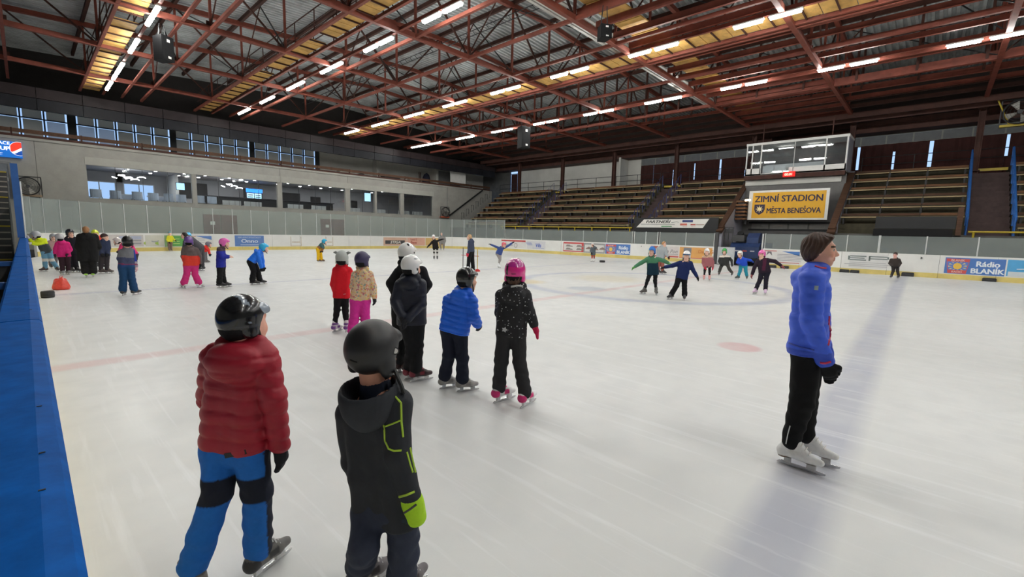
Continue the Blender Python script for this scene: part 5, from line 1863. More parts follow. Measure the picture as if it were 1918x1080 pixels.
def pattern_mat(name, base, kind):
    """printed cloth: speckles or small blossoms"""
    m = bpy.data.materials.new(name)
    m.use_nodes = True
    nt = m.node_tree
    N, L = nt.nodes, nt.links
    b = N['Principled BSDF']
    b.inputs['Roughness'].default_value = .75
    tc = N.new('ShaderNodeTexCoord')
    vo = N.new('ShaderNodeTexVoronoi')
    vo.inputs['Scale'].default_value = 36 if kind == 'dots' else 44
    L.new(tc.outputs['Object'], vo.inputs['Vector'])
    if kind == 'dots':
        r = N.new('ShaderNodeMapRange')
        r.inputs[1].default_value, r.inputs[2].default_value, r.inputs[3].default_value, r.inputs[4].default_value = .16, .22, 1, 0
        L.new(vo.outputs['Distance'], r.inputs[0])
        mx = N.new('ShaderNodeMix')
        mx.data_type = 'RGBA'
        mx.inputs[6].default_value = (*base, 1)
        mx.inputs[7].default_value = (.62, .62, .64, 1)
        L.new(r.outputs[0], mx.inputs[0])
        L.new(mx.outputs[2], b.inputs['Base Color'])
    else:
        sp = N.new('ShaderNodeSeparateColor')
        L.new(vo.outputs['Color'], sp.inputs[0])
        cr = N.new('ShaderNodeValToRGB')
        cr.color_ramp.interpolation = 'CONSTANT'
        pal = [(0, base), (.42, C(222, 150, 120)), (.56, C(232, 200, 120)), (.68, C(200, 120, 130)), (.78, C(150, 160, 150)), (.88, C(225, 205, 180))]
        cr.color_ramp.elements[0].color = (*pal[0][1], 1)
        cr.color_ramp.elements[1].position = pal[1][0]
        cr.color_ramp.elements[1].color = (*pal[1][1], 1)
        for p_, c_ in pal[2:]:
            e = cr.color_ramp.elements.new(p_)
            e.color = (*c_, 1)
        L.new(sp.outputs[0], cr.inputs[0])
        L.new(cr.outputs[0], b.inputs['Base Color'])
    add_folds(m, 9, .5, .03, (1, 1, .7))
    return m


def wrinkle(seed, amp, freq):
    r = np.random.default_rng(seed)
    D = r.normal(size=(7, 3)) * freq
    D[:, 2] *= 1.5
    ph = r.uniform(0, 6.28, 7)
    return lambda P: amp * (np.sin(P @ D.T.astype(np.float32) + ph).sum(1) / 4)


class Person:
    n = 0

    def __init__(self, label, base, joints, face=(0, 1), look=None, S=None, res=.02, foot=None, group=None):
        Person.n += 1
        self.id = Person.n
        G = onz(*base)
        self.G = np.array([G[0], G[1], 0.0])
        self.w = nrm([G[0], G[1], 0])
        self.u = np.array([self.w[1], -self.w[0], 0])
        self.up = np.array([0, 0, 1.0])
        self.res = res
        self.J = {k: self.j(*v) for k, v in joints.items()}
        J = self.J
        self.face = self.dir(face)
        self.look = self.dir(look) if look is not None else self.face
        J['M'] = (J['shl'] + J['shr']) / 2
        J['Hm'] = (J['hpl'] + J['hpr']) / 2
        self.spine = nrm(J['M'] - J['Hm'])
        if 'neck' not in J:
            J['neck'] = J['M'] * .45 + J['head'] * .55
        self.S = S if S else J['head'][2] + .12
        s = self.S
        # feet: keep on the ice unless lifted
        self.toe = {}
        for k in 'lr':
            an = J['an' + k]
            za = .112 * s
            if not (foot and foot.get('lift' + k)):
                an[2] = za
            self.toe[k] = self.dir((foot or {}).get(k, face))
        self.label = label
        self.group = group

    def dir(self, f):
        v = self.u * f[0] + self.w * f[1]
        if len(f) > 2:
            v = v + self.up * f[2]
        return nrm(v)

    def j(self, px, py, dw=0.0):
        d = ray(px, py)
        o = np.array([0, 0, H])
        t = ((self.G - o) @ self.w + dw) / (d @ self.w)
        return o + d * t

    # ---- body: one continuous skin surface, head to ankles
    def body(self, skin=(214, 165, 140), hk=None, res=None, hands=(), lips=(180, 110, 100), hair_dark=(60, 45, 38), slim=.62):
        J, s = self.J, self.S
        hk = hk or (.93 if s > 1.5 else .98 if s > 1.2 else .94)
        kid = s < 1.5
        self.hk = hk
        c = J['head']
        f = self.look
        side = nrm(np.cross(f, self.up))
        t = nrm(np.cross(side, f))
        R = np.stack([side, f, t])
        self.HR = R

        def q(a, b, e):
            return c + hk * (side * a + f * b + t * e)
        self.hq = q
        B = Sdf()
        B.el(q(0, -.012, .022), R, hk * np.array([.075, .097, .098]), 0)
        B.el(q(0, .030, -.035), R, hk * np.array([.060, .066, .088]), .03)
        B.rc(q(-.012, .066, -.100), q(.012, .066, -.100), hk * .022, hk * .022, .03)
        B.rc(q(0, .092, .002), q(0, .112, -.032), hk * .009, hk * .014, .012)
        B.rc(q(-.012, .100, -.036), q(.012, .100, -.036), hk * .009, hk * .009, .008)
        B.rc(q(-.034, .082, .030), q(.034, .082, .030), hk * .013, hk * .013, .02)
        B.rc(q(-.016, .094, -.060), q(.016, .094, -.060), hk * .0085, hk * .0085, .008)
        B.rc(q(-.014, .092, -.074), q(.014, .092, -.074), hk * .009, hk * .009, .008)
        for k in (-1, 1):
            B.el(q(k * .076, -.010, -.010), R, hk * np.array([.011, .022, .031]), .008)
            B.el(q(k * .038, .062, -.035), R, hk * np.array([.026, .026, .030]), .02)
        B.rc(q(0, -.022, -.06), J['neck'], hk * .050, hk * .052, .03)
        r = slim
        M, Hm = J['M'], J['Hm']
        B.rc(J['neck'], M, hk * .052, .065 * s * r, .05)
        for k in 'lr':
            B.rc(M + (J['sh' + k] - M) * .5, Hm + (J['hp' + k] - Hm) * .8, .075 * s * r, .08 * s * r, .05)
            B.chain([J['sh' + k], J['el' + k], J['wr' + k]], [.042 * s * r, .034 * s * r, .024 * s], .03)
            B.chain([J['hp' + k], J['kn' + k], J['an' + k]], [.068 * s * r, .045 * s * r, .032 * s * r], .03)
            if k in hands:
                self._hand(B, k, .9)
        sk, lp, hd = np.array(C(*skin)), np.array(C(*lips)), np.array(C(*hair_dark))
        eyes = [q(-.031, .088, .004), q(.031, .088, .004)]

        def col(P):
            o = np.tile(sk, (len(P), 1))
            L_ = ((P - c) @ R.T) / hk
            lipm = (np.abs(L_[:, 0]) < .024) & (np.abs(L_[:, 2] + .067) < .015) & (L_[:, 1] > .085)
            o[lipm] = lp if not kid else (lp + sk) / 2
            br = (np.abs(np.abs(L_[:, 0]) - .032) < .020) & (np.abs(L_[:, 2] - .028) < .007) & (L_[:, 1] > .06)
            o[br] = hd if not kid else sk * .72
            for e in eyes:
                d = np.linalg.norm(P - e, axis=1) / hk
                if not kid:
                    o[d < .0125] = (.50, .46, .44)
                o[d < .0090] = (.04, .032, .028)
            ck = (np.abs(np.abs(L_[:, 0]) - .042) < .02) & (np.abs(L_[:, 2] + .03) < .02)
            o[ck] = o[ck] * [1.05, .88, .86]
            return o
        ob = sdf_obj('person', B, res or max(self.res, .013), SKIN, col, None, self.G)
        tag(ob, self.label, 'person', self.group)
        self.ob = ob
        return self

    def _hand(self, B, k, fat=1.0, curl=.5):
        J, s = self.J, self.S
        wr = J['wr' + k]
        d = nrm(J['wr' + k] - J['el' + k])
        L = .108 * s
        ax = nrm(np.cross(d, self.face) + 1e-4 * self.up)     # across the knuckles
        pn = nrm(np.cross(ax, d))
        if pn @ self.face < 0:
            pn = -pn
        inw = self.J['Hm'] - wr
        if ax @ inw < 0:
            ax = -ax
        # palm faces the body: swap so the palm plane is seen edge-on from the front
        ax, pn = pn, ax
        pr = .021 * s / 1.3 * fat
        base = wr + d * L * .48
        for e in (-.6, 0, .6):
            B.rc(wr + d * L * .08 + ax * e * L * .12, base + ax * e * L * .20, pr * .8, pr * .85, .02)
        for i, (e, ln) in enumerate(((-.95, .40), (-.32, .47), (.32, .45), (.95, .34))):
            a = base + ax * e * L * .17
            b = a + nrm(d + pn * curl * .5) * L * ln * .55
            c = b + nrm(d + pn * curl * 1.8) * L * ln * .5
            B.chain([a, b, c], [pr * .52, pr * .47, pr * .40], .008)
        a = wr + d * L * .2 + ax * L * .20
        B.chain([a, a + nrm(d * .7 + ax * .7 + pn * .3) * L * .22, a + nrm(d * .95 + ax * .35 + pn * .6) * L * .40], [pr * .62, pr * .55, pr * .45], .012)
        return d, L, pr

    def glove(self, k, col, name='glove', fat=1.25, curl=.5, cuff=None, res=None, mitt=False):
        B = Sdf()
        d, L, pr = self._hand(B, k, fat, curl)
        wr = self.J['wr' + k]
        if mitt:
            B.rc(wr + d * L * .3, wr + d * L * .8, pr * 1.5, pr * 1.3, .02)
        B.rc(wr - d * L * .28, wr + d * L * .1, pr * 1.35, pr * 1.2, .015)
        self.gl = B
        cm = np.array(C(*col))
        cc = np.array(C(*(cuff or col)))

        def f(P):
            o = np.tile(cm, (len(P), 1))
            o[((P - wr) @ d) < L * .06] = cc
            return o
        return sdf_obj(name, B, res or max(.006, self.res * .6), CLOTH, f, self.ob, wr)

    # ---- upper garment
    def jacket(self, col, hem=1.12, bulk=1.0, quilt=None, hood=True, wr=.005, mt=None, name='jacket', rules=None, arm=1.0, res=None, flare=1.0, hoodk=1.0, collar=True, sleeve=1.0, bowl=False):
        J, s = self.J, self.S
        B = Sdf()
        M, Hm, sp = J['M'], J['Hm'], self.spine
        r = .066 * s * bulk
        ar = [.047 * s * bulk * arm, .040 * s * bulk * arm, .034 * s * bulk * arm]
        for k in 'lr':
            a = M + (J['sh' + k] - M) * .52 - sp * .045 * s
            b = Hm + (J['hp' + k] - Hm) * 1.0 - sp * ((J['M'] - Hm) @ sp) * (hem - 1.0)
            mid = (a + b) / 2
            B.rc(a, mid, r * .98, r * 1.0, .02)
            B.rc(mid, b - sp * .05, r * 1.0, r * 1.06 * flare, .02)
            B.rc(M, J['sh' + k], .052 * s * bulk, ar[0] * .98, .03)
        B.rc(Hm, M - sp * .05 * s, r * .98, r * .98, .02)
        nk = J['neck']
        if collar:
            B.rc(M, nk - sp * .0, .054 * s, .047 * s, .03)
        if hood:
            bk = -self.face
            R = np.stack([nrm(np.cross(self.face, sp)), self.face, sp])
            B.el(nk + bk * .062 * s * hoodk - sp * .045 * s, R, np.array([.084, .048, .062]) * s * hoodk, .02)
            B.rc(nk + bk * .02 * s + R[0] * .050 * s, nk + bk * .02 * s - R[0] * .050 * s, .036 * s * hoodk, .036 * s * hoodk, .02)
            if bowl:
                pts = [nk + sp * (.012 + .020 * math.cos(t)) * s + (self.face * math.cos(t) * .052 + R[0] * math.sin(t) * .078 - self.face * .030) * s for t in np.linspace(0, 2 * math.pi, 13)]
                for a_, b_ in zip(pts[:-1], pts[1:]):
                    B.rc(a_, b_, .024 * s, .024 * s, .012)
        hp = Hm - sp * ((M - Hm) @ sp) * (hem - 1.0)
        wn = wrinkle(self.id * 7 + 1, wr, 24 / max(s, .8))
        if quilt:
            per, amp = quilt
            arms = [(J['sh' + k], J['el' + k], J['wr' + k]) for k in 'lr']

            def disp(P):
                z = (P - Hm) @ sp
                g = np.abs(np.sin(np.pi * z / per))
                return amp * (np.sqrt(g + .02) - .75) + wn(P)
            B.disp = disp
        else:
            B.disp = wn
        # hem cut applies to the trunk only: sleeves that reach lower are added afterwards
        trunk = Sdf()
        base_call = B.__call__
        ext = Sdf()
        for k in 'lr':
            e = J['el' + k] + (J['wr' + k] - J['el' + k]) * sleeve
            ext.chain([J['sh' + k], J['el' + k], e], ar, .02)

        class Jk(Sdf):
            def __call__(self_, P):
                P = P.astype(np.float32)
                d = B(P)
                d = smax(d, ((hp - P) @ sp).astype(np.float32), .012)
                e = ext(P)
                e2 = e - wn(P) * (np.abs(e) < .06)
                if quilt:
                    z = (P - Hm) @ sp
                    e2 = e2 - quilt[1] * (np.sqrt(np.abs(np.sin(np.pi * z / quilt[0])) + .02) - .75)
                return smin(d, e2, .009)
        K = Jk()
        K.lo, K.hi = np.minimum(B.lo, ext.lo), np.maximum(B.hi, ext.hi)
        self.jk = K
        base = np.array(C(*col))
        ctx = dict(J=J, sp=sp, M=M, Hm=Hm, s=s, face=self.face, u=self.u, L=float((M - Hm) @ sp))

        def f(P):
            o = np.tile(base, (len(P), 1))
            t = ((P - Hm) @ sp) / ctx['L']
            for fn, c in (rules or []):
                o[fn(P, t, ctx)] = C(*c)
            return o
        self.jacket_ob = sdf_obj(name, K, res or self.res, mt or CLOTH, f, self.ob, M)
        return self.jacket_ob

    def open_hood(self, col, k=1.0, res=.008):
        """a hood lying open like a bowl round the neck"""
        s, sp, f = self.S * k, self.spine, self.face
        R = np.stack([nrm(np.cross(f, sp)), f, sp])
        c = self.J['neck'] - f * .040 * s - sp * .030 * s
        B = Sdf()
        B.el(c, R, np.array([.098, .092, .082]) * s, 0)
        B.el(c - f * .035 * s - sp * .035 * s, R, np.array([.075, .055, .075]) * s, .03)
        inner = Sdf()
        inner.el(c + sp * .020 * s, R, np.array([.084, .078, .080]) * s, 0)
        inner.rc(c + sp * .03 * s, c + sp * .12 * s, .066 * s, .09 * s, .02)

        class Hd(Sdf):
            def __call__(self_, P):
                d = smax(B(P) - wn(P), -inner(P), .010)
                L_ = (P - c) @ R.T
                return smax(d, (L_[:, 2] - (.042 + .32 * L_[:, 1] / s) * s).astype(np.float32), .012)
        wn = wrinkle(self.id + 40, .003, 24)
        K = Hd()
        K.lo, K.hi = B.lo, B.hi
        return sdf_obj('hood', K, res, CLOTH, C(*col), self.jacket_ob, c)

    def trousers(self, col, bulk=1.0, name='trousers', wr=.003, rules=None, ank=1.0, mt=None, res=None, top=.25, low=.0, knee=1.0):
        J, s = self.J, self.S
        B = Sdf()
        Hm, M, sp = J['Hm'], J['M'], self.spine
        B.rc(J['hpl'], J['hpr'], .062 * s * bulk, .062 * s * bulk, .02)
        for k in 'lr':
            B.rc(J['hp' + k], Hm + (M - Hm) * top, .060 * s * bulk, .052 * s * bulk, .02)
            an = J['an' + k] - (J['an' + k] - J['kn' + k]) * low
            B.chain([J['hp' + k], J['kn' + k], an], [.062 * s * bulk, .049 * s * bulk * knee, .044 * s * bulk * ank], .02)
        wn = wrinkle(self.id * 5 + 3, wr, 30 / max(s, .8))
        an = [J['anl'], J['anr']]

        def disp(P):
            z = P[:, 2]
            x, y = P[:, 0], P[:, 1]
            w1 = np.sin(z * 62 + 16 * x - 11 * y + 2.2 * np.sin(23 * x + 17 * y + z * 9))
            b = np.exp(-((z - an[0][2] - .07 * s) / (.09 * s)) ** 2) * .0042 * w1
            kn = np.exp(-((z - J['knl'][2]) / (.07 * s)) ** 2) * .0032 * np.sin(z * 75 - 22 * x + 2 * np.sin(30 * y))
            return wn(P) + b + kn
        B.disp = disp
        B.lo[2] = max(B.lo[2], min(J['anl'][2], J['anr'][2]) - .05 * s)
        base = np.array(C(*col))

        def f(P):
            o = np.tile(base, (len(P), 1))
            for fn, c in (rules or []):
                o[fn(P, J, s)] = C(*c)
            return o
        self.tr = B
        return sdf_obj(name, B, res or self.res, mt or CLOTH, f, self.ob, Hm)

    # ---- helmet or hat
    def helmet(self, col, gloss=True, k=1.0, rules=None, lift=.012, brim=.02, liner=(20, 20, 22), strap=True, tall=1.0, ears=True, name='helmet', res=None, low=-.070):
        hk = self.hk * k
        c = self.J['head']
        R = self.HR
        q = lambda a, b, e: c + hk * (R[0] * a + R[1] * b + R[2] * e)
        B = Sdf()
        B.el(q(0, -.012, .022 + lift), R, hk * np.array([.098, .124, .118 * tall]), 0)
        if brim:
            B.rc(q(-.04, .085, .058), q(.04, .085, .058), hk * .030, hk * .030, .03)
        if ears:
            for e in (-1, 1):
                B.el(q(e * .080, -.015, -.045), R, hk * np.array([.020, .045, .040]), .025)

        class Hl(Sdf):
            def __call__(self_, P):
                d = B(P)
                L_ = ((P - c) @ R.T) / hk
                y = np.clip((L_[:, 1] + .01) / .07, 0, 1)
                y = y * y * (3 - 2 * y)
                bottom = low + (.042 - low) * y
                return smax(d, ((bottom - L_[:, 2]) * hk * .8).astype(np.float32), .012)
        K = Hl()
        K.lo, K.hi = B.lo, B.hi
        self.hel = K
        base = np.array(C(*col))

        def f(P):
            o = np.tile(base, (len(P), 1))
            L_ = ((P - c) @ R.T) / hk
            for fn, cc in (rules or []):
                o[fn(L_[:, 0], L_[:, 1], L_[:, 2], P)] = C(*cc)
            return o
        h = sdf_obj(name, K, res or max(.009, self.res * .75), GLOSS if gloss else MATTE, f, self.ob, c)
        if liner:
            I = Sdf()
            I.el(q(0, -.018, -.012), R, hk * np.array([.088, .108, .085]), 0)

            class Ln(Sdf):
                def __call__(self_, P):
                    d = I(P)
                    L_ = ((P - c) @ R.T) / hk
                    return smax(d, ((L_[:, 1] - .02 + np.clip(L_[:, 2] + .03, -1, 0) * .5) * hk).astype(np.float32), .01)
            K2 = Ln()
            K2.lo, K2.hi = I.lo, I.hi
            sdf_obj('liner', K2, max(.012, self.res), CLOTH, C(*liner), h, c)
        if strap:
            pts = [q(e, b, t) for e, b, t in ((-.088, .01, -.03), (-.078, .03, -.08), (-.045, .058, -.128), (0, .07, -.138), (.045, .058, -.128), (.078, .03, -.08), (.088, .01, -.03))]
            MB().tube(pts, hk * .008, BLACK, 6).build('chin_strap', h, c)
        return h

    def hat(self, col, name='hat', k=1.0, pom=None, depth=-.02):
        hk = self.hk * k
        c = self.J['head']
        R = self.HR
        q = lambda a, b, e: c + hk * (R[0] * a + R[1] * b + R[2] * e)
        B = Sdf()
        B.el(q(0, -.012, .03), R, hk * np.array([.086, .108, .108]), 0)
        B.cut(q(0, 0, depth + .02), -(R[2] - .25 * R[1]), .012)
        if pom:
            B.rc(q(0, -.02, .15), q(0, -.02, .155), hk * .03, hk * .03, .01)
        return sdf_obj(name, B, max(.010, self.res * .8), CLOTH, C(*col), self.ob, c)

    def hair(self, col, back=.0, long=0.0, res=None, bob=False):
        hk = self.hk
        c = self.J['head']
        R = self.HR
        q = lambda a, b, e: c + hk * (R[0] * a + R[1] * b + R[2] * e)
        B = Sdf()
        B.el(q(0, -.018, .030), R, hk * np.array([.088, .108, .108]), 0)
        B.el(q(0, -.055, -.015), R, hk * np.array([.076, .064, .085]), .03)
        if bob:
            B.rc(q(-.05, .055, .085), q(.045, .06, .080), hk * .030, hk * .030, .03)
            for e in (-1, 1):
                B.el(q(e * .070, -.012, .0), R, hk * np.array([.022, .045, .055]), .02)
        if long:
            B.rc(q(0, -.06, -.05), q(0, -.075, -.05 - long), hk * .06, hk * .035, .03)

        class Hr(Sdf):
            def __call__(self_, P):
                d = B(P)
                L_ = ((P - c) @ R.T) / hk
                # face opening: nothing in front below the hairline
                line = .035 + np.clip((L_[:, 2] - .02), -.12, .2) * .62
                g = (L_[:, 1] - line) * hk
                return smax(d, g.astype(np.float32), .012)
        K = Hr()
        K.lo, K.hi = B.lo, B.hi
        wn = wrinkle(self.id + 90, .003, 50)

        def hd_(P):
            L_ = ((P - c) @ R.T) / hk
            az = np.arctan2(L_[:, 0], L_[:, 1] + .02)
            return wn(P) + .0045 * hk * np.sin(az * 19 + 3 * np.sin(L_[:, 2] * 28) + 4 * L_[:, 2])
        B.disp = hd_
        return sdf_obj('hair', K, res or max(.010, self.res * .8), HAIR, C(*col), self.ob, c)

    # ---- skates
    def skate(self, k, col, tri=None, blade=True, k_=1.0, tilt=0.0, sole=(30, 30, 32), laces=None, holder=None, res=None, figure=False):
        s = self.S * k_
        an = self.J['an' + k]
        t = self.toe[k]
        sd = nrm(np.cross(t, self.up))
        bz = .036 * s                              # blade height
        gz = an[2] - .112 * self.S                 # ice (or lifted) level
        heel = np.array([an[0], an[1], gz]) - t * .028 * s
        L = .150 * s
        hl = heel + self.up * (bz + .030 * s)
        toe = heel + t * L + self.up * (bz + .022 * s)
        ball = heel + t * L * .68 + self.up * (bz + .026 * s)
        B = Sdf()
        top = an + self.up * .035 * s
        sl = .86 if figure else 1.0
        B.rc(top, an + t * .004 * s, .031 * s * (1.1 if figure else 1), .032 * s * sl, .015)
        B.rc(an, hl, .033 * s * sl, .029 * s * sl, .015)
        B.rc(hl, ball, .027 * s * sl, .026 * s * sl, .015)
        B.rc(ball, toe, .026 * s * sl, .018 * s * sl, .015)
        B.rc(an + t * .018 * s, ball + self.up * .002, .028 * s * sl, .021 * s * sl, .02)
        B.cut(heel + self.up * bz, -self.up, .006)
        if figure:
            B.rc(hl - self.up * .02 * s, heel + self.up * (bz - .005), .020 * s, .020 * s, .008)
        base, c2, so = np.array(C(*col)), np.array(C(*(tri or col))), np.array(C(*sole))

        def f(P):
            o = np.tile(base, (len(P), 1))
            al = ((P - heel) @ t) / L
            z = (P[:, 2] - gz) / s
            la = np.abs((P - heel) @ sd) / s
            if tri is not None:
                o[(z > .10) & (z < .128)] = c2
                o[(al > .35) & (al < .62) & (z > .055) & (z < .085)] = c2
                o[(al < .1) & (z < .09)] = c2
            o[z < .044] = so
            return o
        b = sdf_obj('skate', B, res or max(.009, self.res * .7), BOOT, f, self.ob, heel)
        if laces:
            q = MB()
            for i in range(4):
                p = an + t * (.030 + .016 * i) * s + self.up * (.012 - .014 * i) * s
                q.tube([p - sd * .020 * s, p + t * .006 + self.up * .010 * s, p + sd * .020 * s], .0045, flat('ink', *laces), 5)
            q.build('laces', b, an)
        if blade:
            hc = flat('hold', *(holder or (205, 205, 208)))
            for a0, a1 in ((.06, .24), (.66, .90)):
                p0, p1 = heel + t * L * a0, heel + t * L * a1
                MB().bar(p0 + self.up * (bz * .72), p1 + self.up * (bz * .72), .016 * s, bz * .62, hc).build('blade_holder', b, p0)
            m = MB()
            prof = [(-.10, .25), (-.14, .10), (-.06, 0), (.5, -.02), (1.02, .02), (1.14, .16), (1.16, .38), (1.05, .42), (-.05, .42)]
            w_ = .0022 * s / 1.2
            P1 = [heel + t * L * a0 + self.up * (bz * e + .002) for a0, e in prof]
            n = len(prof)
            m.add([p + sd * w_ for p in P1] + [p - sd * w_ for p in P1], [tuple(range(n)), tuple(range(2 * n - 1, n - 1, -1))] + [(i, i + n, (i + 1) % n + n, (i + 1) % n) for i in range(n)], STEEL)
            m.build('blade', b, heel)
        return b

    def skates(self, col, **k):
        for s in 'lr':
            self.skate(s, col, **k)

    def gloves(self, col, **k):
        for s in 'lr':
            self.glove(s, col, **k)

    # ---- trim laid on a garment along pixels
    def trim(self, name, pts, r, m, sdf=None, parent=None):
        sdf = sdf or self.jk
        P = []
        for i in range(len(pts) - 1):
            n = max(2, int(math.hypot(pts[i + 1][0] - pts[i][0], pts[i + 1][1] - pts[i][1]) / 5))
            for k in range(n):
                t = k / n
                P.append((pts[i][0] + (pts[i + 1][0] - pts[i][0]) * t, pts[i][1] + (pts[i + 1][1] - pts[i][1]) * t))
        P.append(pts[-1])
        Q = [sdf.hit(*p) for p in P]
        return MB().tube(Q, r, m, 6).build(name, parent or self.jacket_ob, Q[0])

# ================================================================ THE SKATERS (joints read from the photograph, l/r as seen)
def K(head, sh, el, wr, hp, kn, an, neck=None):
    d = dict(head=head)
    for n, v in (('sh', sh), ('el', el), ('wr', wr), ('hp', hp), ('kn', kn), ('an', an)):
        d[n + 'l'], d[n + 'r'] = v
    if neck:
        d['neck'] = neck
    return d


LIME = flat('trim', 172, 205, 60)
PINKZ = flat('trim', 205, 45, 85)

# 1 red quilted jacket
p = Person('child in dark red quilted jacket and blue trousers with black camouflage helmet', (470, 1083),
           K((457, 604), ((404, 668, .09), (494, 672, -.08)), ((394, 742, .16), (512, 745, -.12)), ((420, 800, .27), (524, 832, -.10)), ((412, 838, .05), (468, 838, -.04)), ((408, 918, .0), (482, 922, -.06)), ((362, 1040, .02), (484, 1036, .0)), neck=(463, 645)),
           face=(.50, .87), look=(.80, .60), S=1.34, res=.0105, foot=dict(l=(-.35, .94), r=(.80, .60)))
p.body(skin=(222, 160, 140), res=.013)
p.jacket((140, 22, 40), hem=1.02, bulk=.96, quilt=(.066, .011), wr=.003, mt=NYLON, hoodk=1.15, flare=1.0, arm=1.08, res=.0075)
p.trousers((28, 92, 168), bulk=.98, ank=1.12, rules=[
    (lambda P, J, s: (np.abs(P[:, 2] - J['knl'][2] - .015) < .058), (24, 28, 40)),
    (lambda P, J, s: (((P - J['Hm']) @ p.u) > .115), (30, 34, 48))], mt=CLOTH)
bar('back_pocket', p.tr.hit(422, 852) - p.w * .004, p.tr.hit(462, 844) - p.w * .004, .012, .022, BLACK, p.ob)
p.glove('r', (26, 26, 30), fat=1.25, curl=.35)
p.glove('l', (26, 26, 30), fat=1.25)


def camo(a, b, e, P):
    n = np.sin(P[:, 0] * 41 + 2) * np.sin(P[:, 1] * 37) + np.sin(P[:, 2] * 55 + P[:, 0] * 30) * .7
    return (n > .38) & (b > -.05) & (e > .015)


h = p.helmet((18, 19, 22), gloss=True, k=.91, rules=[(camo, (120, 130, 142)), (lambda a, b, e, P: (np.abs(e + .002) < .010) & (b < .02), (46, 48, 52))], res=.007, brim=.03)
p.skate('l', (72, 68, 66), tri=(120, 115, 108), sole=(28, 28, 30), holder=(60, 58, 60), laces=(150, 148, 145))
p.skate('r', (88, 86, 84), tri=(40, 40, 42), sole=(30, 30, 32), holder=(210, 212, 215), laces=(205, 205, 205))

# 2 dark softshell jacket
p = Person('child in black softshell jacket with lime piping and plain matte black helmet', (724, 1128),
           K((701, 663), ((656, 772, .08), (744, 754, -.08)), ((662, 862, .16), (745, 850, -.12)), ((690, 920, .25), (768, 925, -.12)), ((694, 955, .05), (752, 955, -.04)), ((682, 1022, -.06), (757, 1030, -.04)), ((676, 1072, .10), (752, 1108, -.02)), neck=(703, 712)),
           face=(.45, .89), look=(.60, .80), S=1.28, res=.0105, foot=dict(l=(.85, .5), r=(.7, .7), liftl=False))
p.body(skin=(205, 150, 125), res=.012)
p.jacket((40, 42, 47), hem=1.10, bulk=.94, wr=.004, mt=CLOTH, hood=False, collar=False, flare=1.05, arm=1.14, res=.008)
p.open_hood((46, 48, 53), 1.05)
SC_ = Sdf()
SC_.rc(p.J['neck'] - p.spine * .09, p.J['neck'] + p.spine * .005, .078, .064, .02)
sdf_obj('shirt_collar', SC_, .009, CLOTH, C(34, 40, 54), p.ob, p.J['neck'])
p.trousers((42, 47, 62), bulk=1.02, ank=1.2, wr=.005)
p.trim('piping', [(709, 762), (714, 785), (720, 800), (721, 825), (728, 840), (738, 844), (752, 843)], .0045, LIME)
p.trim('piping', [(740, 742), (751, 754), (752, 790), (755, 818)], .0045, LIME)
p.trim('piping', [(722, 798), (738, 792), (752, 786)], .0040, LIME)
p.trim('zip', [(768, 838), (773, 862), (778, 884)], .0045, LIME)
p.trim('zip', [(762, 846), (768, 868), (773, 884)], .0040, LIME)
p.trim('cuff_edge', [(748, 930), (762, 926), (776, 920)], .0055, LIME)
g = p.glove('r', (150, 190, 40), fat=1.55, curl=.2, cuff=(48, 54, 58), res=.006, mitt=True, name='mitten')
p.trim('glove_stripe', [(757, 960), (768, 953), (780, 944)], .005, DGREY, p.gl, g)
p.glove('l', (150, 190, 40), fat=1.45, mitt=True, name='mitten')
h = p.helmet((27, 27, 29), gloss=False, k=1.08, res=.007, brim=.022, tall=.95, low=-.088, liner=None, strap=False)
for pt, r_, m_ in (((740.5, 657), .011, WHITEP), ((740.5, 657), .016, DGREY)):
    q_ = p.hel.hit(*pt)
    n_ = nrm(np.array([0, 0, H]) - q_)
    MB().tube([q_ - n_ * .006, q_ + n_ * (.004 if r_ < .013 else .002)], r_, m_, 14).build('rivet', h, q_)
p.trim('vent', [(656, 674), (662, 677), (669, 678)], .004, BLACK, p.hel, h)
q_ = p.hel.hit(739, 692)
MB().tube([q_ + p.w * .01, p.j(744, 704, -.09), p.j(751, 720, -.11), p.j(757, 737, -.12)], .009, BLACK, 6).build('strap_end', h, q_)
MB().tube([q_ + p.w * .01, p.j(726, 706, -.06), p.j(712, 712, .0)], .008, BLACK, 6).build('chin_strap', h, q_)
p.skate('l', (92, 88, 90), tri=(40, 34, 38), laces=(215, 215, 215), holder=(190, 190, 195))
p.skate('r', (92, 88, 90), tri=(40, 34, 38), laces=(215, 215, 215), holder=(190, 190, 195))

# 3 the instructor in blue
p = Person('woman with short brown hair in blue jacket and white figure skates', (1496, 868),
           K((1536, 468), ((1521, 522, -.17), (1524, 521, .17)), ((1519, 600, -.20), (1530, 600, .20)), ((1545, 676, -.16), (1548, 676, .20)), ((1512, 655, -.075), (1516, 655, .075)), ((1502, 752, -.07), (1508, 752, .09)), ((1480, 838, -.075), (1507, 832, .11)), neck=(1530, 504)),
           face=(1, -.06), look=(1, .02), S=1.72, res=.012, foot=dict(l=(.97, -.20), r=(.97, -.16)))
p.body(skin=(214, 160, 138), res=.0068, hk=.94, slim=.66, hair_dark=(48, 36, 30))
p.jacket((58, 92, 212), hem=1.03, bulk=1.05, quilt=(.075, .0075), wr=.005, mt=NYLON, hoodk=.85, arm=.92, flare=1.06, res=.0085, rules=[(lambda P, t, c: t < .06, (40, 70, 178))])
p.trousers((11, 11, 13), bulk=.96, wr=.003, ank=.84, res=.010, top=.2, knee=1.02)
p.hair((62, 42, 33), bob=True, res=.006)
p.glove('l', (20, 20, 22), fat=1.15, curl=.9, res=.007)
p.glove('r', (20, 20, 22), fat=1.15, curl=.9, res=.009)
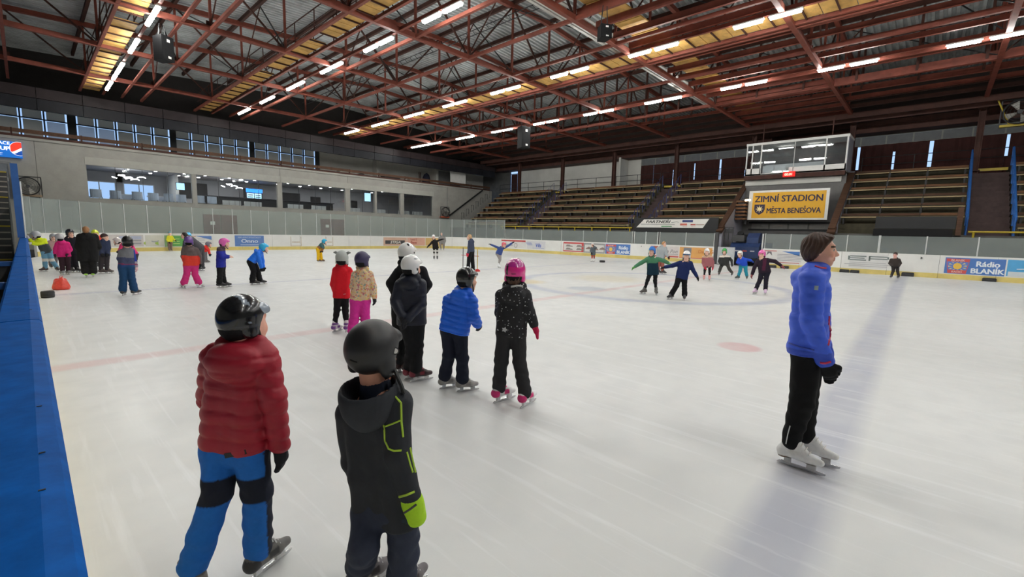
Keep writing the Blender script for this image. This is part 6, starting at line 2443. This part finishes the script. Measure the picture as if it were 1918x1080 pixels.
p.trim('zip', [(1553, 592), (1552, 606), (1556, 618), (1554, 632), (1551, 646)], .0075, PINKZ)
p.trim('collar_lining', [(1526, 498), (1536, 501), (1547, 502)], .008, PINKZ)
p.trim('cuff_edge', [(1536, 679), (1546, 680), (1556, 677)], .008, PINKZ)
q_ = p.jk.hit(1529, 539)
n_ = nrm(np.array([0, 0, H]) - q_)
MB().bar(q_ - p.u * .012 + n_ * .004, q_ + p.u * .012 + n_ * .004, .004, .03, flat('trim', 170, 190, 200)).build('logo_patch', p.jacket_ob, q_)
p.trim('ankle_zip', [(1480, 797), (1476, 812), (1472, 831)], .004, ALU, p.tr, p.ob)
p.trim('hem_edge', [(1478, 642), (1500, 650), (1525, 655)], .006, flat('trim', 40, 66, 170))
for k_ in 'lr':
    p.skate(k_, (224, 220, 214), sole=(96, 70, 55), laces=(235, 232, 228), holder=(190, 190, 192), figure=True, k_=.96)

# 4 red fleece
p = Person('child in red fleece with grey eared helmet and purple skates', (636, 621),
           K((641, 486), ((629, 506), (653, 506)), ((624, 532, .05), (661, 519, .12)), ((628, 548, .2), (664, 525, .34)), ((633, 556), (646, 556)), ((631, 580), (647, 582)), ((627, 604, .0), (649, 609, -.05)), neck=(641, 498)),
           face=(.3, .95), S=1.24, res=.015, foot=dict(l=(.7, .7), r=(.4, .9)))
p.body()
p.jacket((200, 28, 42), hem=1.04, bulk=.98, hood=True, hoodk=.8)
p.trousers((22, 22, 25), bulk=.86, ank=.8)
h = p.helmet((158, 164, 162), gloss=False, k=1.05)
for e in (-1, 1):
    a_ = p.hq(e * .075, 0, .10)
    MB().tube([a_, a_ + p.HR[0] * e * .035 + p.up * .022, a_ + p.HR[0] * e * .065 + p.up * .018], [.026, .022, .008], flat('trim', 138, 142, 140), 8).build('ear', h, a_)
p.trim('logo_stripe', [(643, 551), (648, 550)], .004, flat('trim', 225, 170, 170))
p.gloves((30, 30, 34))
p.skates((206, 204, 208), tri=(110, 70, 140), sole=(200, 200, 205))

# 5 floral jacket
p = Person('child in flowered jacket and magenta trousers with dark purple helmet', (674, 634),
           K((679, 489), ((666, 514), (692, 514)), ((661, 536, .14), (699, 536, -.03)), ((684, 520, .32), (701, 556, -.04)), ((666, 564), (683, 564)), ((664, 592), (684, 592)), ((661, 622), (686, 622)), neck=(680, 502)),
           face=(.35, .93), look=(.6, .8), S=1.28, res=.0145, foot=dict(l=(.5, .86), r=(.6, .8)))
p.body()
p.jacket((232, 205, 170), hem=1.04, bulk=1.05, mt=pattern_mat('flowered_cloth', C(226, 196, 160), 'floral'), hoodk=.85)
p.trousers((196, 48, 140), bulk=1.12, ank=1.35)
p.helmet((52, 46, 78), gloss=False, k=1.06)
p.gloves((34, 32, 36), cuff=(120, 200, 205))
p.skates((205, 200, 205), tri=(200, 90, 150))

# 6 white helmet, black jacket, standing behind 7
p = Person('child in black jacket with white vented helmet standing behind the navy jacket child', (757, 700),
           K((763, 477), ((748, 510), (790, 508)), ((732, 530, -.05), (801, 532, .05)), ((741, 552, -.06), (792, 548, .2)), ((745, 562), (772, 562)), ((745, 618), (768, 618)), ((749, 676, .05), (763, 678)), neck=(763, 494)),
           face=(.4, .92), look=(.6, .8), S=1.38, res=.015, foot=dict(l=(.85, .5), r=(.85, .5)))
p.body()
p.jacket((24, 24, 27), hem=1.12, bulk=1.0, hoodk=.8)
p.trousers((19, 19, 21), bulk=.95, ank=1.15)
p.helmet((208, 208, 206), k=.98, rules=[(lambda a, b, e, P: ((np.abs(a) - .05) ** 2 + (b + .05) ** 2 < .00030) & (e > .04), (20, 20, 22)), (lambda a, b, e, P: ((b - .01) ** 2 + (e - .03) ** 2 < .00022) & (np.abs(a) > .06), (20, 20, 22))])
p.gloves((150, 150, 152))
p.skates((50, 30, 32), sole=(30, 30, 30))

# 7 navy jacket in front
p = Person('child in navy hooded jacket with smooth white helmet, hands behind the back', (784, 712),
           K((771, 501), ((751, 533), (788, 533)), ((741, 566, -.06), (789, 568, -.05)), ((752, 592, -.16), (764, 596, -.17)), ((760, 602), (783, 602)), ((771, 648), (782, 648)), ((767, 686, .05), (779, 690, -.03)), neck=(771, 519)),
           face=(.4, .92), look=(.72, .69), S=1.42, res=.0135, foot=dict(l=(.9, .44), r=(.95, .3)))
p.body()
p.jacket((24, 27, 40), hem=1.08, bulk=1.02, hoodk=.95, mt=NYLON)
p.trousers((20, 20, 23), bulk=.95, ank=1.2)
p.helmet((222, 224, 232), k=1.0, rules=[(lambda a, b, e, P: (np.abs(e - .09 - .2 * a) < .006) & (np.abs(b) < .035) & (np.abs(a) > .015), (60, 62, 70)), (lambda a, b, e, P: ((b - .0) ** 2 + (e + .01) ** 2 < .0003), (40, 40, 44))])
p.gloves((28, 28, 32))
p.skates((42, 24, 28), tri=(110, 30, 45), sole=(25, 25, 27), holder=(215, 215, 218))

# 8 blue puffer jacket
p = Person('child in bright blue puffer jacket with black ski helmet leaning forward', (857, 732),
           K((875, 524), ((842, 563, .07), (882, 563, -.06)), ((838, 592, .16), (886, 590, -.08)), ((862, 608, .28), (894, 606, .02)), ((839, 618, .03), (862, 619, -.02)), ((841, 664, .02), (866, 672, -.02)), ((833, 706, .08), (866, 716, -.02)), neck=(871, 544)),
           face=(.62, .78), look=(.85, .53), S=1.30, res=.0125, foot=dict(l=(.93, .37), r=(.97, .24)))
p.body()
p.jacket((22, 92, 208), hem=1.06, bulk=1.14, quilt=(.058, .012), wr=.003, mt=NYLON, hoodk=1.0, res=.008, arm=1.05)
p.trousers((26, 30, 44), bulk=1.0, ank=1.2, wr=.004)
p.helmet((24, 26, 28), k=.95, rules=[(lambda a, b, e, P: (e < .012) & (b < .04), (62, 66, 68)), (lambda a, b, e, P: (np.abs(e - .055) < .006) & (b > .05), (200, 200, 200))])
p.glove('r', (30, 32, 36), fat=1.35, curl=.8)
p.glove('l', (30, 32, 36), fat=1.35)
p.skates((150, 148, 146), tri=(130, 128, 126), sole=(70, 70, 72), holder=(205, 210, 220), laces=(190, 190, 190))

# 9 speckled jacket
p = Person('child in black speckled jacket with pink helmet and white pink skates', (956, 757),
           K((965, 513), ((940, 553, .04), (983, 553, -.04)), ((937, 585, .12), (991, 582, -.06)), ((950, 606, .24), (1000, 607, -.06)), ((946, 622), (969, 622)), ((939, 674), (974, 678)), ((935, 715, .05), (983, 724, -.06)), neck=(965, 535)),
           face=(.22, .97), look=(.18, .98), S=1.40, res=.0125, foot=dict(l=(.75, .66), r=(.55, .83)))
p.body()
p.jacket((30, 30, 34), hem=1.10, bulk=1.0, mt=pattern_mat('speckled_cloth', (.012, .012, .015), 'dots'), hoodk=1.05, wr=.004)
p.trousers((40, 40, 42), bulk=.98, ank=1.12, wr=.005)
h = p.helmet((238, 40, 130), k=1.06, rules=[(lambda a, b, e, P: e > .075, (168, 40, 130)), (lambda a, b, e, P: (np.abs(a + .055) < .010) & (e > .0) & (e < .10) & (b < 0), (30, 18, 26)), (lambda a, b, e, P: (np.abs(a - .01) < .022) & (np.abs(e - .012) < .006) & (b < 0), (60, 20, 40))], res=.0085)
p.hair((74, 48, 34), long=.06)
q_ = p.jk.hit(945, 617)
n_ = nrm(np.array([0, 0, H]) - q_)
st_ = MB()
pts = [q_ + n_ * .008 + (p.u * math.cos(t) + p.up * math.sin(t)) * (.030 if i % 2 == 0 else .017) for i, t in enumerate(np.linspace(0, 2 * math.pi, 10, endpoint=False))]
st_.add(pts + [x - n_ * .006 for x in pts], [tuple(range(10)), tuple(range(19, 9, -1))] + [(i, i + 10, (i + 1) % 10 + 10, (i + 1) % 10) for i in range(10)], flat('trim', 190, 190, 192))
st_.build('star_patch', p.jacket_ob, q_)
p.trim('collar', [(957, 537), (968, 535), (979, 536)], .012, flat('trim', 200, 198, 196))
p.glove('r', (168, 26, 66), fat=1.2, curl=.15)
p.glove('l', (168, 26, 66), fat=1.2)
p.skates((224, 222, 226), tri=(196, 40, 110), sole=(215, 215, 220), holder=(220, 220, 225), k_=1.12)


# ---- the skaters further off: one line each
def far(label, base, joints, face, jk, tr, head, sk=(60, 58, 58), gl=(30, 30, 32), look=None, S=None, res=.022, foot=None, bare=False, jopt=None, topt=None, skopt=None, skin=(220, 170, 150), group=None):
    p = Person(label, base, joints, face, look, S, res, foot, group)
    p.body(skin=skin, res=max(.016, res * .85), hands='lr' if bare else '')
    p.jacket(jk, **(jopt or dict(hoodk=.7)))
    p.trousers(tr, **(topt or {}))
    kind, c = head[0], head[1]
    o = head[2] if len(head) > 2 else {}
    if kind == 'helmet':
        o = dict(o)
        o.setdefault('k', 1.08)
        p.helmet(c, **o)
    elif kind == 'hat':
        p.hat(c, **o)
    else:
        p.hair(c, **o)
    if not bare:
        p.gloves(gl, res=.012)
    p.skates(sk, **(skopt or {}))
    return p


far('child in green and dark teal jacket with blue helmet, arms spread', (1217, 551),
    K((1221, 471), ((1213, 485), (1231, 485)), ((1201, 492), (1243, 488)), ((1190, 499), (1251, 492)), ((1218, 511), (1228, 511)), ((1213, 524, -.08), (1227, 526)), ((1208, 538), (1229, 539)), neck=(1220, 480)),
    (-.25, -.97), (72, 122, 92), (20, 20, 23), ('helmet', (40, 110, 196), dict(rules=[(lambda a, b, e, P: a > .05, (190, 210, 190))])), sk=(88, 86, 84), gl=(80, 140, 70), S=1.42, foot=dict(l=(-.7, -.7), r=(.2, -1)),
    jopt=dict(hoodk=.6, hem=1.15, rules=[(lambda P, t, c: (t < .72) & (np.abs((P - c['Hm']) @ c['u']) < .17), (20, 46, 62))]), topt=dict(bulk=.8, ank=.75))
far('child in navy jacket with white striped helmet, one arm stretched out', (1268, 561),
    K((1286, 480), ((1274, 492), (1293, 493)), ((1260, 497), (1298, 505)), ((1246, 500), (1305, 517)), ((1272, 518), (1282, 518)), ((1267, 535, -.05), (1282, 537)), ((1258, 553), (1282, 555)), neck=(1285, 488)),
    (-.1, -1), (28, 40, 84), (18, 18, 21), ('helmet', (222, 224, 226), dict(rules=[(lambda a, b, e, P: (np.abs(e - .05) < .014) & (b > .02), (60, 90, 130))])), sk=(60, 60, 64), gl=(22, 22, 25), S=1.40, foot=dict(l=(-.6, -.8), r=(0, -1)),
    jopt=dict(hoodk=.6, hem=1.16), topt=dict(ank=1.2))
far('child in mauve fur hooded coat with white helmet and red mittens', (1324, 525),
    K((1324, 472), ((1318, 482), (1332, 482)), ((1317, 492), (1335, 492)), ((1320, 500, -.1), (1335, 500)), ((1321, 498), (1329, 498)), ((1320, 507), (1329, 509)), ((1319, 514), (1329, 517)), neck=(1325, 478)),
    (0, -1), (150, 92, 96), (24, 22, 26), ('helmet', (214, 220, 226)), sk=(206, 150, 145), gl=(190, 30, 60), S=1.35, res=.024, jopt=dict(hoodk=1.1, hem=1.05, bulk=1.1, rules=[(lambda P, t, c: t > 1.0, (190, 160, 135))]), topt=dict(bulk=.7, ank=.7))
far('child in dark jacket with green helmet and pale collar, legs wide', (1358, 516),
    K((1357, 471), ((1350, 481), (1365, 481)), ((1347, 489), (1370, 487)), ((1350, 495, -.15), (1371, 494)), ((1353, 494), (1362, 494)), ((1349, 503), (1366, 504)), ((1347, 511), (1371, 512)), neck=(1357, 478)),
    (-.1, -1), (46, 48, 48), (62, 60, 58), ('helmet', (60, 165, 85), dict(liner=(20, 20, 22))), sk=(70, 66, 64), S=1.36, res=.024, jopt=dict(hoodk=.8, rules=[(lambda P, t, c: t > .98, (205, 195, 185))]))
far('child in blue jacket and teal trousers with white helmet', (1391, 523),
    K((1386, 476), ((1384, 485), (1398, 486)), ((1381, 491), (1405, 487)), ((1384, 494, -.1), (1407, 488)), ((1388, 497), (1396, 497)), ((1386, 508), (1397, 508)), ((1383, 517), (1399, 518)), neck=(1388, 482)),
    (-.35, -.93), (36, 72, 178), (40, 130, 150), ('helmet', (216, 214, 205)), sk=(64, 70, 66), gl=(40, 60, 140), S=1.34, res=.024, foot=dict(l=(-.7, -.7), r=(0, -1)))
far('child in dark plum jacket with pink helmet and lilac skates, arms out', (1425, 551),
    K((1427, 477), ((1420, 488), (1437, 487)), ((1413, 501), (1451, 489)), ((1409, 513), (1463, 497)), ((1427, 508), (1438, 508)), ((1424, 522), (1435, 522)), ((1416, 540), (1434, 540)), neck=(1427, 484)),
    (-.25, -.97), (38, 28, 40), (30, 28, 40), ('helmet', (228, 90, 160)), sk=(206, 180, 205), gl=(130, 70, 75), S=1.42, foot=dict(l=(-.4, -.9), r=(0, -1)), jopt=dict(hoodk=.5, rules=[(lambda P, t, c: (np.abs((P - c['Hm']) @ c['u'] + .03) < .05) & (t > .1), (74, 30, 52))]), topt=dict(bulk=.95))
far('adult with fair hair in pale grey jacket leaning over the children', (1238, 513),
    K((1244, 457), ((1233, 465), (1246, 465)), ((1232, 474), (1248, 475, -.1)), ((1236, 481), (1251, 480, -.15)), ((1233, 482), (1241, 482)), ((1233, 496), (1241, 496)), ((1233, 507), (1241, 507)), neck=(1240, 461)),
    (.8, -.6), (150, 156, 160), (150, 90, 80), ('hair', (168, 124, 80)), gl=(60, 30, 34), S=1.62, res=.024)
far('child in black jacket with white helmet and white knee socks, arms out', (816, 486),
    K((812, 444), ((810, 452), (819, 451)), ((806, 457), (824, 449)), ((802, 461), (828, 448)), ((813, 464), (819, 464)), ((813, 472), (819, 472)), ((813, 480), (819, 480)), neck=(813, 448)),
    (0, -1), (26, 24, 24), (30, 28, 28), ('helmet', (222, 220, 216)), sk=(40, 40, 42), S=1.40, res=.028, jopt=dict(hoodk=.5), topt=dict(bulk=.8, ank=.8, rules=[(lambda P, J, s: (P[:, 2] < J['knl'][2] - .05), (190, 188, 184)), (lambda P, J, s: (np.abs(P[:, 2] - J['knl'][2]) < .06), (40, 38, 38)), (lambda P, J, s: (P[:, 2] > J['knl'][2] + .05) & (P[:, 2] < J['hpl'][2] - .12), (190, 188, 184))]))
far('adult in pale grey clothes standing at the corner board', (828, 469),
    K((827, 438), ((823, 445), (833, 445)), ((822, 451), (834, 451)), ((824, 456, -.15), (832, 456, -.15)), ((825, 455), (831, 455)), ((825, 461), (831, 461)), ((826, 466), (831, 466)), neck=(828, 442)),
    (0, -1), (120, 118, 116), (128, 118, 108), ('hair', (170, 150, 135)), sk=(150, 150, 150), gl=(140, 130, 125), S=1.70, res=.03)
far('woman coach with fair hair in slate jacket and black trousers beside the hurdle', (882, 509),
    K((879, 444), ((880, 453, -.14), (884, 453, .14)), ((880, 464, -.16), (886, 464, .16)), ((877, 473, -.2), (879, 474, .2)), ((880, 471, -.08), (884, 471, .08)), ((878, 489, -.06), (885, 489, .06)), ((877, 503, -.05), (886, 503, .06)), neck=(882, 449)),
    (-.97, .25), (58, 66, 86), (22, 22, 25), ('hair', (186, 150, 112)), gl=(190, 50, 70), S=1.68, sk=(40, 40, 42), jopt=dict(hoodk=.8, hem=1.02), topt=dict(ank=1.1))
far('child in blue jacket with coral helmet balancing with both arms raised', (932, 501),
    K((944, 459), ((934, 464), (942, 465)), ((927, 461), (952, 460)), ((920, 458), (959, 455)), ((931, 475), (937, 475)), ((936, 485), (937, 486)), ((934, 493), (934, 494, -.1)), neck=(941, 462)),
    (.5, -.85), (58, 76, 130), (140, 134, 132), ('helmet', (226, 96, 110)), sk=(220, 220, 222), gl=(30, 32, 40), S=1.32, res=.026, foot=dict(l=(.6, -.8), r=(.6, -.8)), topt=dict(bulk=.85, ank=.8))
far('child in long grey coat and red leggings with white hat', (1110, 490),
    K((1110, 458), ((1108, 464), (1115, 464)), ((1106, 469), (1117, 464, -.2)), ((1108, 473, -.2), (1113, 461, -.25)), ((1109, 474), (1113, 474)), ((1109, 480), (1113, 480)), ((1109, 485), (1113, 485)), neck=(1111, 461)),
    (-.5, -.86), (84, 92, 98), (150, 44, 36), ('hat', (206, 204, 202)), sk=(222, 222, 224), gl=(28, 28, 30), S=1.30, res=.026, jopt=dict(hoodk=.5, hem=1.35, bulk=.95), topt=dict(bulk=.75, ank=.75))
far('dark clothed child gliding near the board below the right bleachers', (1677, 521),
    K((1677, 477), ((1669, 486), (1684, 486)), ((1666, 493), (1687, 493)), ((1671, 498, -.15), (1683, 499, -.1)), ((1673, 498), (1681, 498)), ((1673, 507), (1681, 507)), ((1670, 515), (1683, 516)), neck=(1677, 483)),
    (-.3, -.95), (52, 46, 44), (48, 44, 44), ('hat', (58, 48, 46)), sk=(60, 56, 56), S=1.25, res=.024, skin=(200, 150, 140))
far('child in grey blue jumpsuit with black helmet seen from behind', (241, 553),
    K((239, 454), ((228, 471), (246, 470)), ((224, 484), (250, 486)), ((229, 495, .16), (254, 498)), ((230, 500), (243, 500)), ((231, 521), (247, 522)), ((230, 543), (251, 541)), neck=(238, 464)),
    (.15, .99), (60, 66, 92), (26, 60, 96), ('helmet', (16, 16, 18), dict(k=1.12)), gl=(210, 170, 175), S=1.38, res=.018, foot=dict(l=(.3, .95), r=(.7, .7)),
    jopt=dict(hoodk=.4, hem=1.1, bulk=1.05, rules=[(lambda P, t, c: t > .62, (104, 106, 112)), (lambda P, t, c: (t < .18), (34, 62, 108)), (lambda P, t, c: ((P - c['Hm']) @ c['u'] > .16) & (t > .38), (28, 50, 130)), (lambda P, t, c: ((P - c['Hm']) @ c['u'] > .16) & (t < .38), (140, 134, 142)), (lambda P, t, c: np.abs(t - .20) < .03, (120, 50, 80))]), topt=dict(bulk=1.08, ank=1.25))
far('child in magenta jacket with pale helmet bending behind the jumpsuit child', (250, 500),
    K((219, 452), ((228, 459), (247, 460)), ((224, 468), (254, 472)), ((222, 470, -.1), (252, 480)), ((247, 476), (255, 476)), ((247, 486), (254, 486)), ((247, 494), (254, 494)), neck=(228, 456)),
    (-.9, .3), (196, 56, 110), (60, 52, 60), ('helmet', (186, 180, 178)), S=1.28, res=.024)
far('child in grey and orange red jacket and pink trousers with purple helmet', (359, 539),
    K((354, 453), ((346, 467), (367, 468)), ((343, 480), (373, 479)), ((347, 491, .18), (375, 492)), ((351, 497), (365, 497)), ((350, 513), (365, 513)), ((345, 530), (372, 531)), neck=(355, 463)),
    (.25, .97), (96, 84, 84), (200, 52, 120), ('helmet', (92, 62, 130)), sk=(216, 218, 222), S=1.40, res=.018, foot=dict(l=(-.5, .86), r=(.7, .7)),
    jopt=dict(hoodk=.9, hem=1.02, bulk=1.08, rules=[(lambda P, t, c: (t < .64) & (np.abs((P - c['Hm']) @ c['u']) < .20), (240, 62, 48))]), topt=dict(bulk=1.1, ank=1.3))
far('adult with dark hair in charcoal jacket bending over beside the purple helmet', (376, 507),
    K((345, 441), ((352, 446, -.1), (356, 446, .15)), ((356, 458, -.15), (352, 458, .2)), ((352, 466, -.2), (350, 466, .2)), ((373, 464, -.09), (377, 464, .09)), ((372, 484, -.08), (378, 484, .08)), ((373, 499, -.08), (379, 499, .1)), neck=(348, 444)),
    (-.95, .1), (70, 68, 74), (64, 62, 66), ('hair', (50, 40, 36)), sk=(70, 70, 72), S=1.68, res=.022, jopt=dict(hoodk=.5, bulk=1.1, hem=1.05))
far('child with bright cyan helmet standing behind the purple helmet', (357, 500),
    K((353, 442), ((346, 452), (360, 452)), ((344, 464), (362, 464)), ((349, 472, -.1), (358, 472, -.1)), ((349, 472), (358, 472)), ((349, 483), (358, 483)), ((349, 493), (358, 493)), neck=(353, 448)),
    (0, -1), (60, 60, 70), (40, 40, 46), ('helmet', (44, 156, 204)), S=1.32, res=.024)
far('child in red jacket and grey trousers bending down to the ice', (386, 492),
    K((391, 458), ((383, 462, -.1), (387, 462, .1)), ((390, 468, -.15), (391, 468, .15)), ((392, 475, -.15), (393, 475, .15)), ((380, 473, -.07), (384, 473, .07)), ((382, 481, -.07), (385, 481, .07)), ((383, 487, -.07), (386, 487, .07)), neck=(388, 460)),
    (.95, .1), (206, 50, 46), (100, 98, 102), ('helmet', (110, 106, 118)), sk=(90, 84, 82), S=1.18, res=.022, topt=dict(bulk=1.15))
far('child in royal blue jacket with pink starred helmet looking down', (417, 538),
    K((421, 456), ((411, 468, -.1), (417, 468, .12)), ((415, 481, -.14), (419, 480, .14)), ((427, 481, -.10), (428, 480, .08)), ((412, 498, -.06), (416, 498, .07)), ((412, 514, -.06), (417, 514, .07)), ((411, 531, -.06), (419, 530, .08)), neck=(418, 463)),
    (.97, -.1), (36, 44, 140), (22, 22, 25), ('helmet', (214, 96, 170), dict(rules=[(lambda a, b, e, P: (np.abs(a) < .02) & (b > .02) & (e > .06), (235, 215, 225))])), sk=(40, 38, 42), S=1.40, res=.018, bare=True, jopt=dict(hoodk=1.0, hem=1.08, rules=[(lambda P, t, c: t > .95, (70, 56, 62))]), topt=dict(ank=1.25), skopt=dict(holder=(215, 215, 218)))
far('child in bright blue jacket bending forward with cyan helmet', (482, 533),
    K((495, 465), ((483, 474, -.10), (488, 473, .10)), ((486, 488, -.12), (491, 488, .12)), ((489, 500, -.10), (493, 499, .12)), ((469, 490, -.07), (474, 490, .07)), ((475, 507, -.06), (483, 508, .08)), ((473, 525, -.04), (486, 524, .08)), neck=(489, 469)),
    (.97, -.05), (24, 104, 214), (18, 18, 20), ('helmet', (44, 160, 216)), sk=(36, 34, 36), gl=(18, 18, 22), S=1.42, res=.018, jopt=dict(hoodk=.9, bulk=1.1, quilt=(.07, .006), mt=NYLON), topt=dict(ank=1.3, bulk=1.05), skopt=dict(holder=(200, 200, 205)))
far('child in brown and teal jacket and yellow trousers bending with cyan helmet', (600, 490),
    K((608, 453), ((601, 457, -.1), (604, 457, .1)), ((605, 464, -.12), (606, 463, .12)), ((602, 469, -.12), (604, 469, .12)), ((595, 466, -.07), (599, 466, .07)), ((596, 476, -.06), (601, 476, .07)), ((596, 485, -.06), (602, 485, .07)), neck=(605, 455)),
    (.95, -.1), (136, 90, 56), (222, 168, 24), ('helmet', (44, 156, 196)), sk=(90, 60, 50), S=1.24, res=.022, jopt=dict(hoodk=.6, rules=[(lambda P, t, c: t > .45, (58, 92, 96))]), topt=dict(bulk=1.1, ank=1.2))
far('child in yellow vest standing close to the green advertisement', (319, 470),
    K((318, 437), ((315, 443), (322, 443)), ((313, 449), (325, 448)), ((316, 453, -.15), (328, 450, -.1)), ((316, 452), (321, 452)), ((316, 459), (321, 459)), ((317, 466), (321, 466)), neck=(318, 440)),
    (.3, -.95), (206, 200, 50), (120, 100, 90), ('hat', (90, 130, 140)), sk=(110, 96, 88), S=1.36, res=.028, jopt=dict(hoodk=.5), topt=dict(bulk=.9))
far('child in lime and dark jacket with grey helmet leaning on the blue board', (96, 508),
    K((67, 441), ((70, 451), (83, 449)), ((64, 456), (74, 458, -.1)), ((56, 448), (62, 456, -.1)), ((83, 472), (92, 471)), ((84, 487), (97, 487)), ((85, 501), (106, 500)), neck=(72, 446)),
    (-.85, .5), (60, 66, 70), (96, 140, 168), ('helmet', (176, 178, 182)), sk=(66, 52, 48), gl=(200, 200, 206), S=1.36, res=.02, foot=dict(l=(-.8, -.5), r=(.3, -.9)), jopt=dict(hoodk=.5, rules=[(lambda P, t, c: t > .66, (196, 222, 40))]), topt=dict(bulk=1.05, rules=[(lambda P, J, s: np.abs(P[:, 2] - J['knl'][2]) < .05, (190, 190, 186))]))
far('child in pale pink and grey clothes behind the lime jacket child', (106, 502),
    K((100, 445), ((93, 453), (105, 453)), ((91, 462), (107, 462)), ((94, 468, -.1), (104, 468, -.1)), ((95, 474), (103, 474)), ((95, 486), (104, 486)), ((95, 496), (104, 496)), neck=(100, 449)),
    (.2, -.97), (168, 136, 132), (96, 90, 92), ('helmet', (132, 132, 134)), S=1.30, res=.024)
far('child in magenta jacket with grey helmet beside the lime jacket child', (122, 514),
    K((111, 446), ((108, 456), (126, 456)), ((104, 465), (132, 467)), ((103, 474), (127, 474, -.1)), ((114, 478), (126, 478)), ((116, 493), (127, 493)), ((117, 506), (128, 507)), neck=(114, 452)),
    (-.4, .92), (190, 36, 110), (48, 30, 38), ('helmet', (172, 170, 172)), sk=(130, 132, 134), gl=(50, 30, 44), S=1.34, res=.02, jopt=dict(hoodk=.8, bulk=1.06))
far('child in black jacket with round white badge and black helmet', (138, 510),
    K((131, 437), ((125, 447), (140, 447)), ((123, 460), (143, 460)), ((127, 472, -.1), (140, 472, .1)), ((129, 474), (139, 474)), ((131, 490), (141, 490)), ((133, 504), (144, 504)), neck=(132, 443)),
    (.5, -.86), (26, 26, 34), (26, 24, 30), ('helmet', (22, 24, 32)), sk=(46, 44, 46), S=1.46, res=.022)
far('large adult in black coat with fair hair and lime green skates', (167, 519),
    K((161, 431), ((151, 443), (177, 443)), ((146, 462), (184, 462)), ((153, 474, .25), (177, 474, .25)), ((157, 480), (172, 480)), ((159, 497), (173, 497)), ((161, 510), (174, 511)), neck=(163, 438)),
    (.1, .99), (20, 20, 21), (22, 21, 22), ('hair', (140, 98, 62)), sk=(160, 210, 90), S=1.72, res=.02, jopt=dict(hoodk=.7, bulk=1.45, hem=1.25, arm=.85), topt=dict(bulk=1.2, ank=1.3))
far('child with lime helmet and red jacket behind the adult in black', (184, 506),
    K((178, 438), ((174, 446), (190, 444)), ((172, 458), (193, 457)), ((177, 466, -.1), (190, 466, -.1)), ((178, 472), (188, 472)), ((178, 486), (188, 486)), ((178, 498), (188, 498)), neck=(181, 442)),
    (.2, -.97), (206, 66, 56), (60, 60, 64), ('helmet', (196, 216, 50)), S=1.46, res=.024, jopt=dict(hoodk=1.0))
far('child in dark blue jacket with dark hat at the edge of the group', (196, 512),
    K((196, 444), ((189, 453), (202, 452)), ((187, 465), (204, 464)), ((190, 474, -.1), (201, 474, -.1)), ((191, 476), (200, 476)), ((190, 491), (200, 490)), ((189, 504), (200, 501)), neck=(196, 449)),
    (.75, -.3), (44, 52, 76), (50, 46, 50), ('hat', (62, 48, 48)), sk=(80, 70, 66), S=1.42, res=.022)

# ================================================================ LOOSE THINGS ON THE ICE
G = onz(115, 542)
S_ = Sdf()
for k in range(9):
    a = k * .698
    S_.rc(G + np.array([.10 * math.cos(a), .09 * math.sin(a), .06]), G + np.array([.07 * math.cos(a), .06 * math.sin(a), .20 + .03 * math.sin(3 * a)]), .075, .06, .03)
S_.rc(G + np.array([0, 0, .22]), G + np.array([.02, 0, .30]), .05, .025, .03)
S_.disp = wrinkle(3, .006, 30)
S_.cut(G + np.array([0, 0, .004]), (0, 0, -1))
bag = sdf_obj('plastic_bag', S_, .012, mat('red_film', (.72, .06, .035), .3, vary=.15, scale=20), None, None, G)
tag(bag, 'crumpled red plastic bag lying on the ice', 'bag')
MB().tube([G + [0.02, 0, .29], G + [.05, .02, .34], G + [.0, .03, .35], G + [-.02, 0, .29]], .008, mat('red_film', (.72, .06, .035), .3), 6).build('tied_handle', bag, G)


def tyre(lab, px, py, r, h):
    g = onz(px, py)
    t = empty('training_marker', g, lab, 'rubber marker')
    q = MB()
    n = 24
    prof = [(r * .55, .0), (r * .92, 0), (r, h * .15), (r, h * .85), (r * .92, h), (r * .55, h), (r * .50, h * .8), (r * .50, h * .2)]
    vs = [(g[0] + a * math.cos(k * 2 * math.pi / n), g[1] + a * math.sin(k * 2 * math.pi / n), z) for k in range(n) for a, z in prof]
    m = len(prof)
    fs = [(k * m + i, k * m + (i + 1) % m, ((k + 1) % n) * m + (i + 1) % m, ((k + 1) % n) * m + i) for k in range(n) for i in range(m)]
    q.add(vs, fs, RUB)
    q.build('tread', t, g, True)
    q = MB()
    for z in (.3, .5, .7):
        q.tube([(g[0] + r * 1.005 * math.cos(k * 2 * math.pi / n), g[1] + r * 1.005 * math.sin(k * 2 * math.pi / n), h * z) for k in range(n + 1)], .006, DGREY, 4, False)
    q.build('groove_rings', t, g)


tyre('round black rubber marker lying on the ice beside the blue board', 90, 557, .115, .15)
tyre('round black rubber marker lying on the ice beside the child in grey coat', 1128, 491, .17, .12)

# hurdle of two poles with red feet and a crossbar
a, b = onz(867, 505), onz(894, 508)
hd = empty('practice_hurdle', (a + b) / 2, 'practice hurdle of two poles with red feet and a thin crossbar', 'hurdle')
for g, c in ((a, DGREY), (b, flat('trim', 214, 180, 60))):
    MB().tube([g + [0, 0, 0], g + [0, 0, .05], g + [0, 0, .10]], [.13, .12, .05], flat('trim', 205, 40, 45), 14).build('foot', hd, g)
    MB().tube([g + [0, 0, .08], g + [0, 0, 1.0]], .016, c, 8).build('pole', hd, g)
MB().tube([a + [0, 0, .66] - (b - a) * .12, b + [0, 0, .66] + (b - a) * .08], .012, flat('trim', 196, 60, 70), 6).build('crossbar', hd, a)
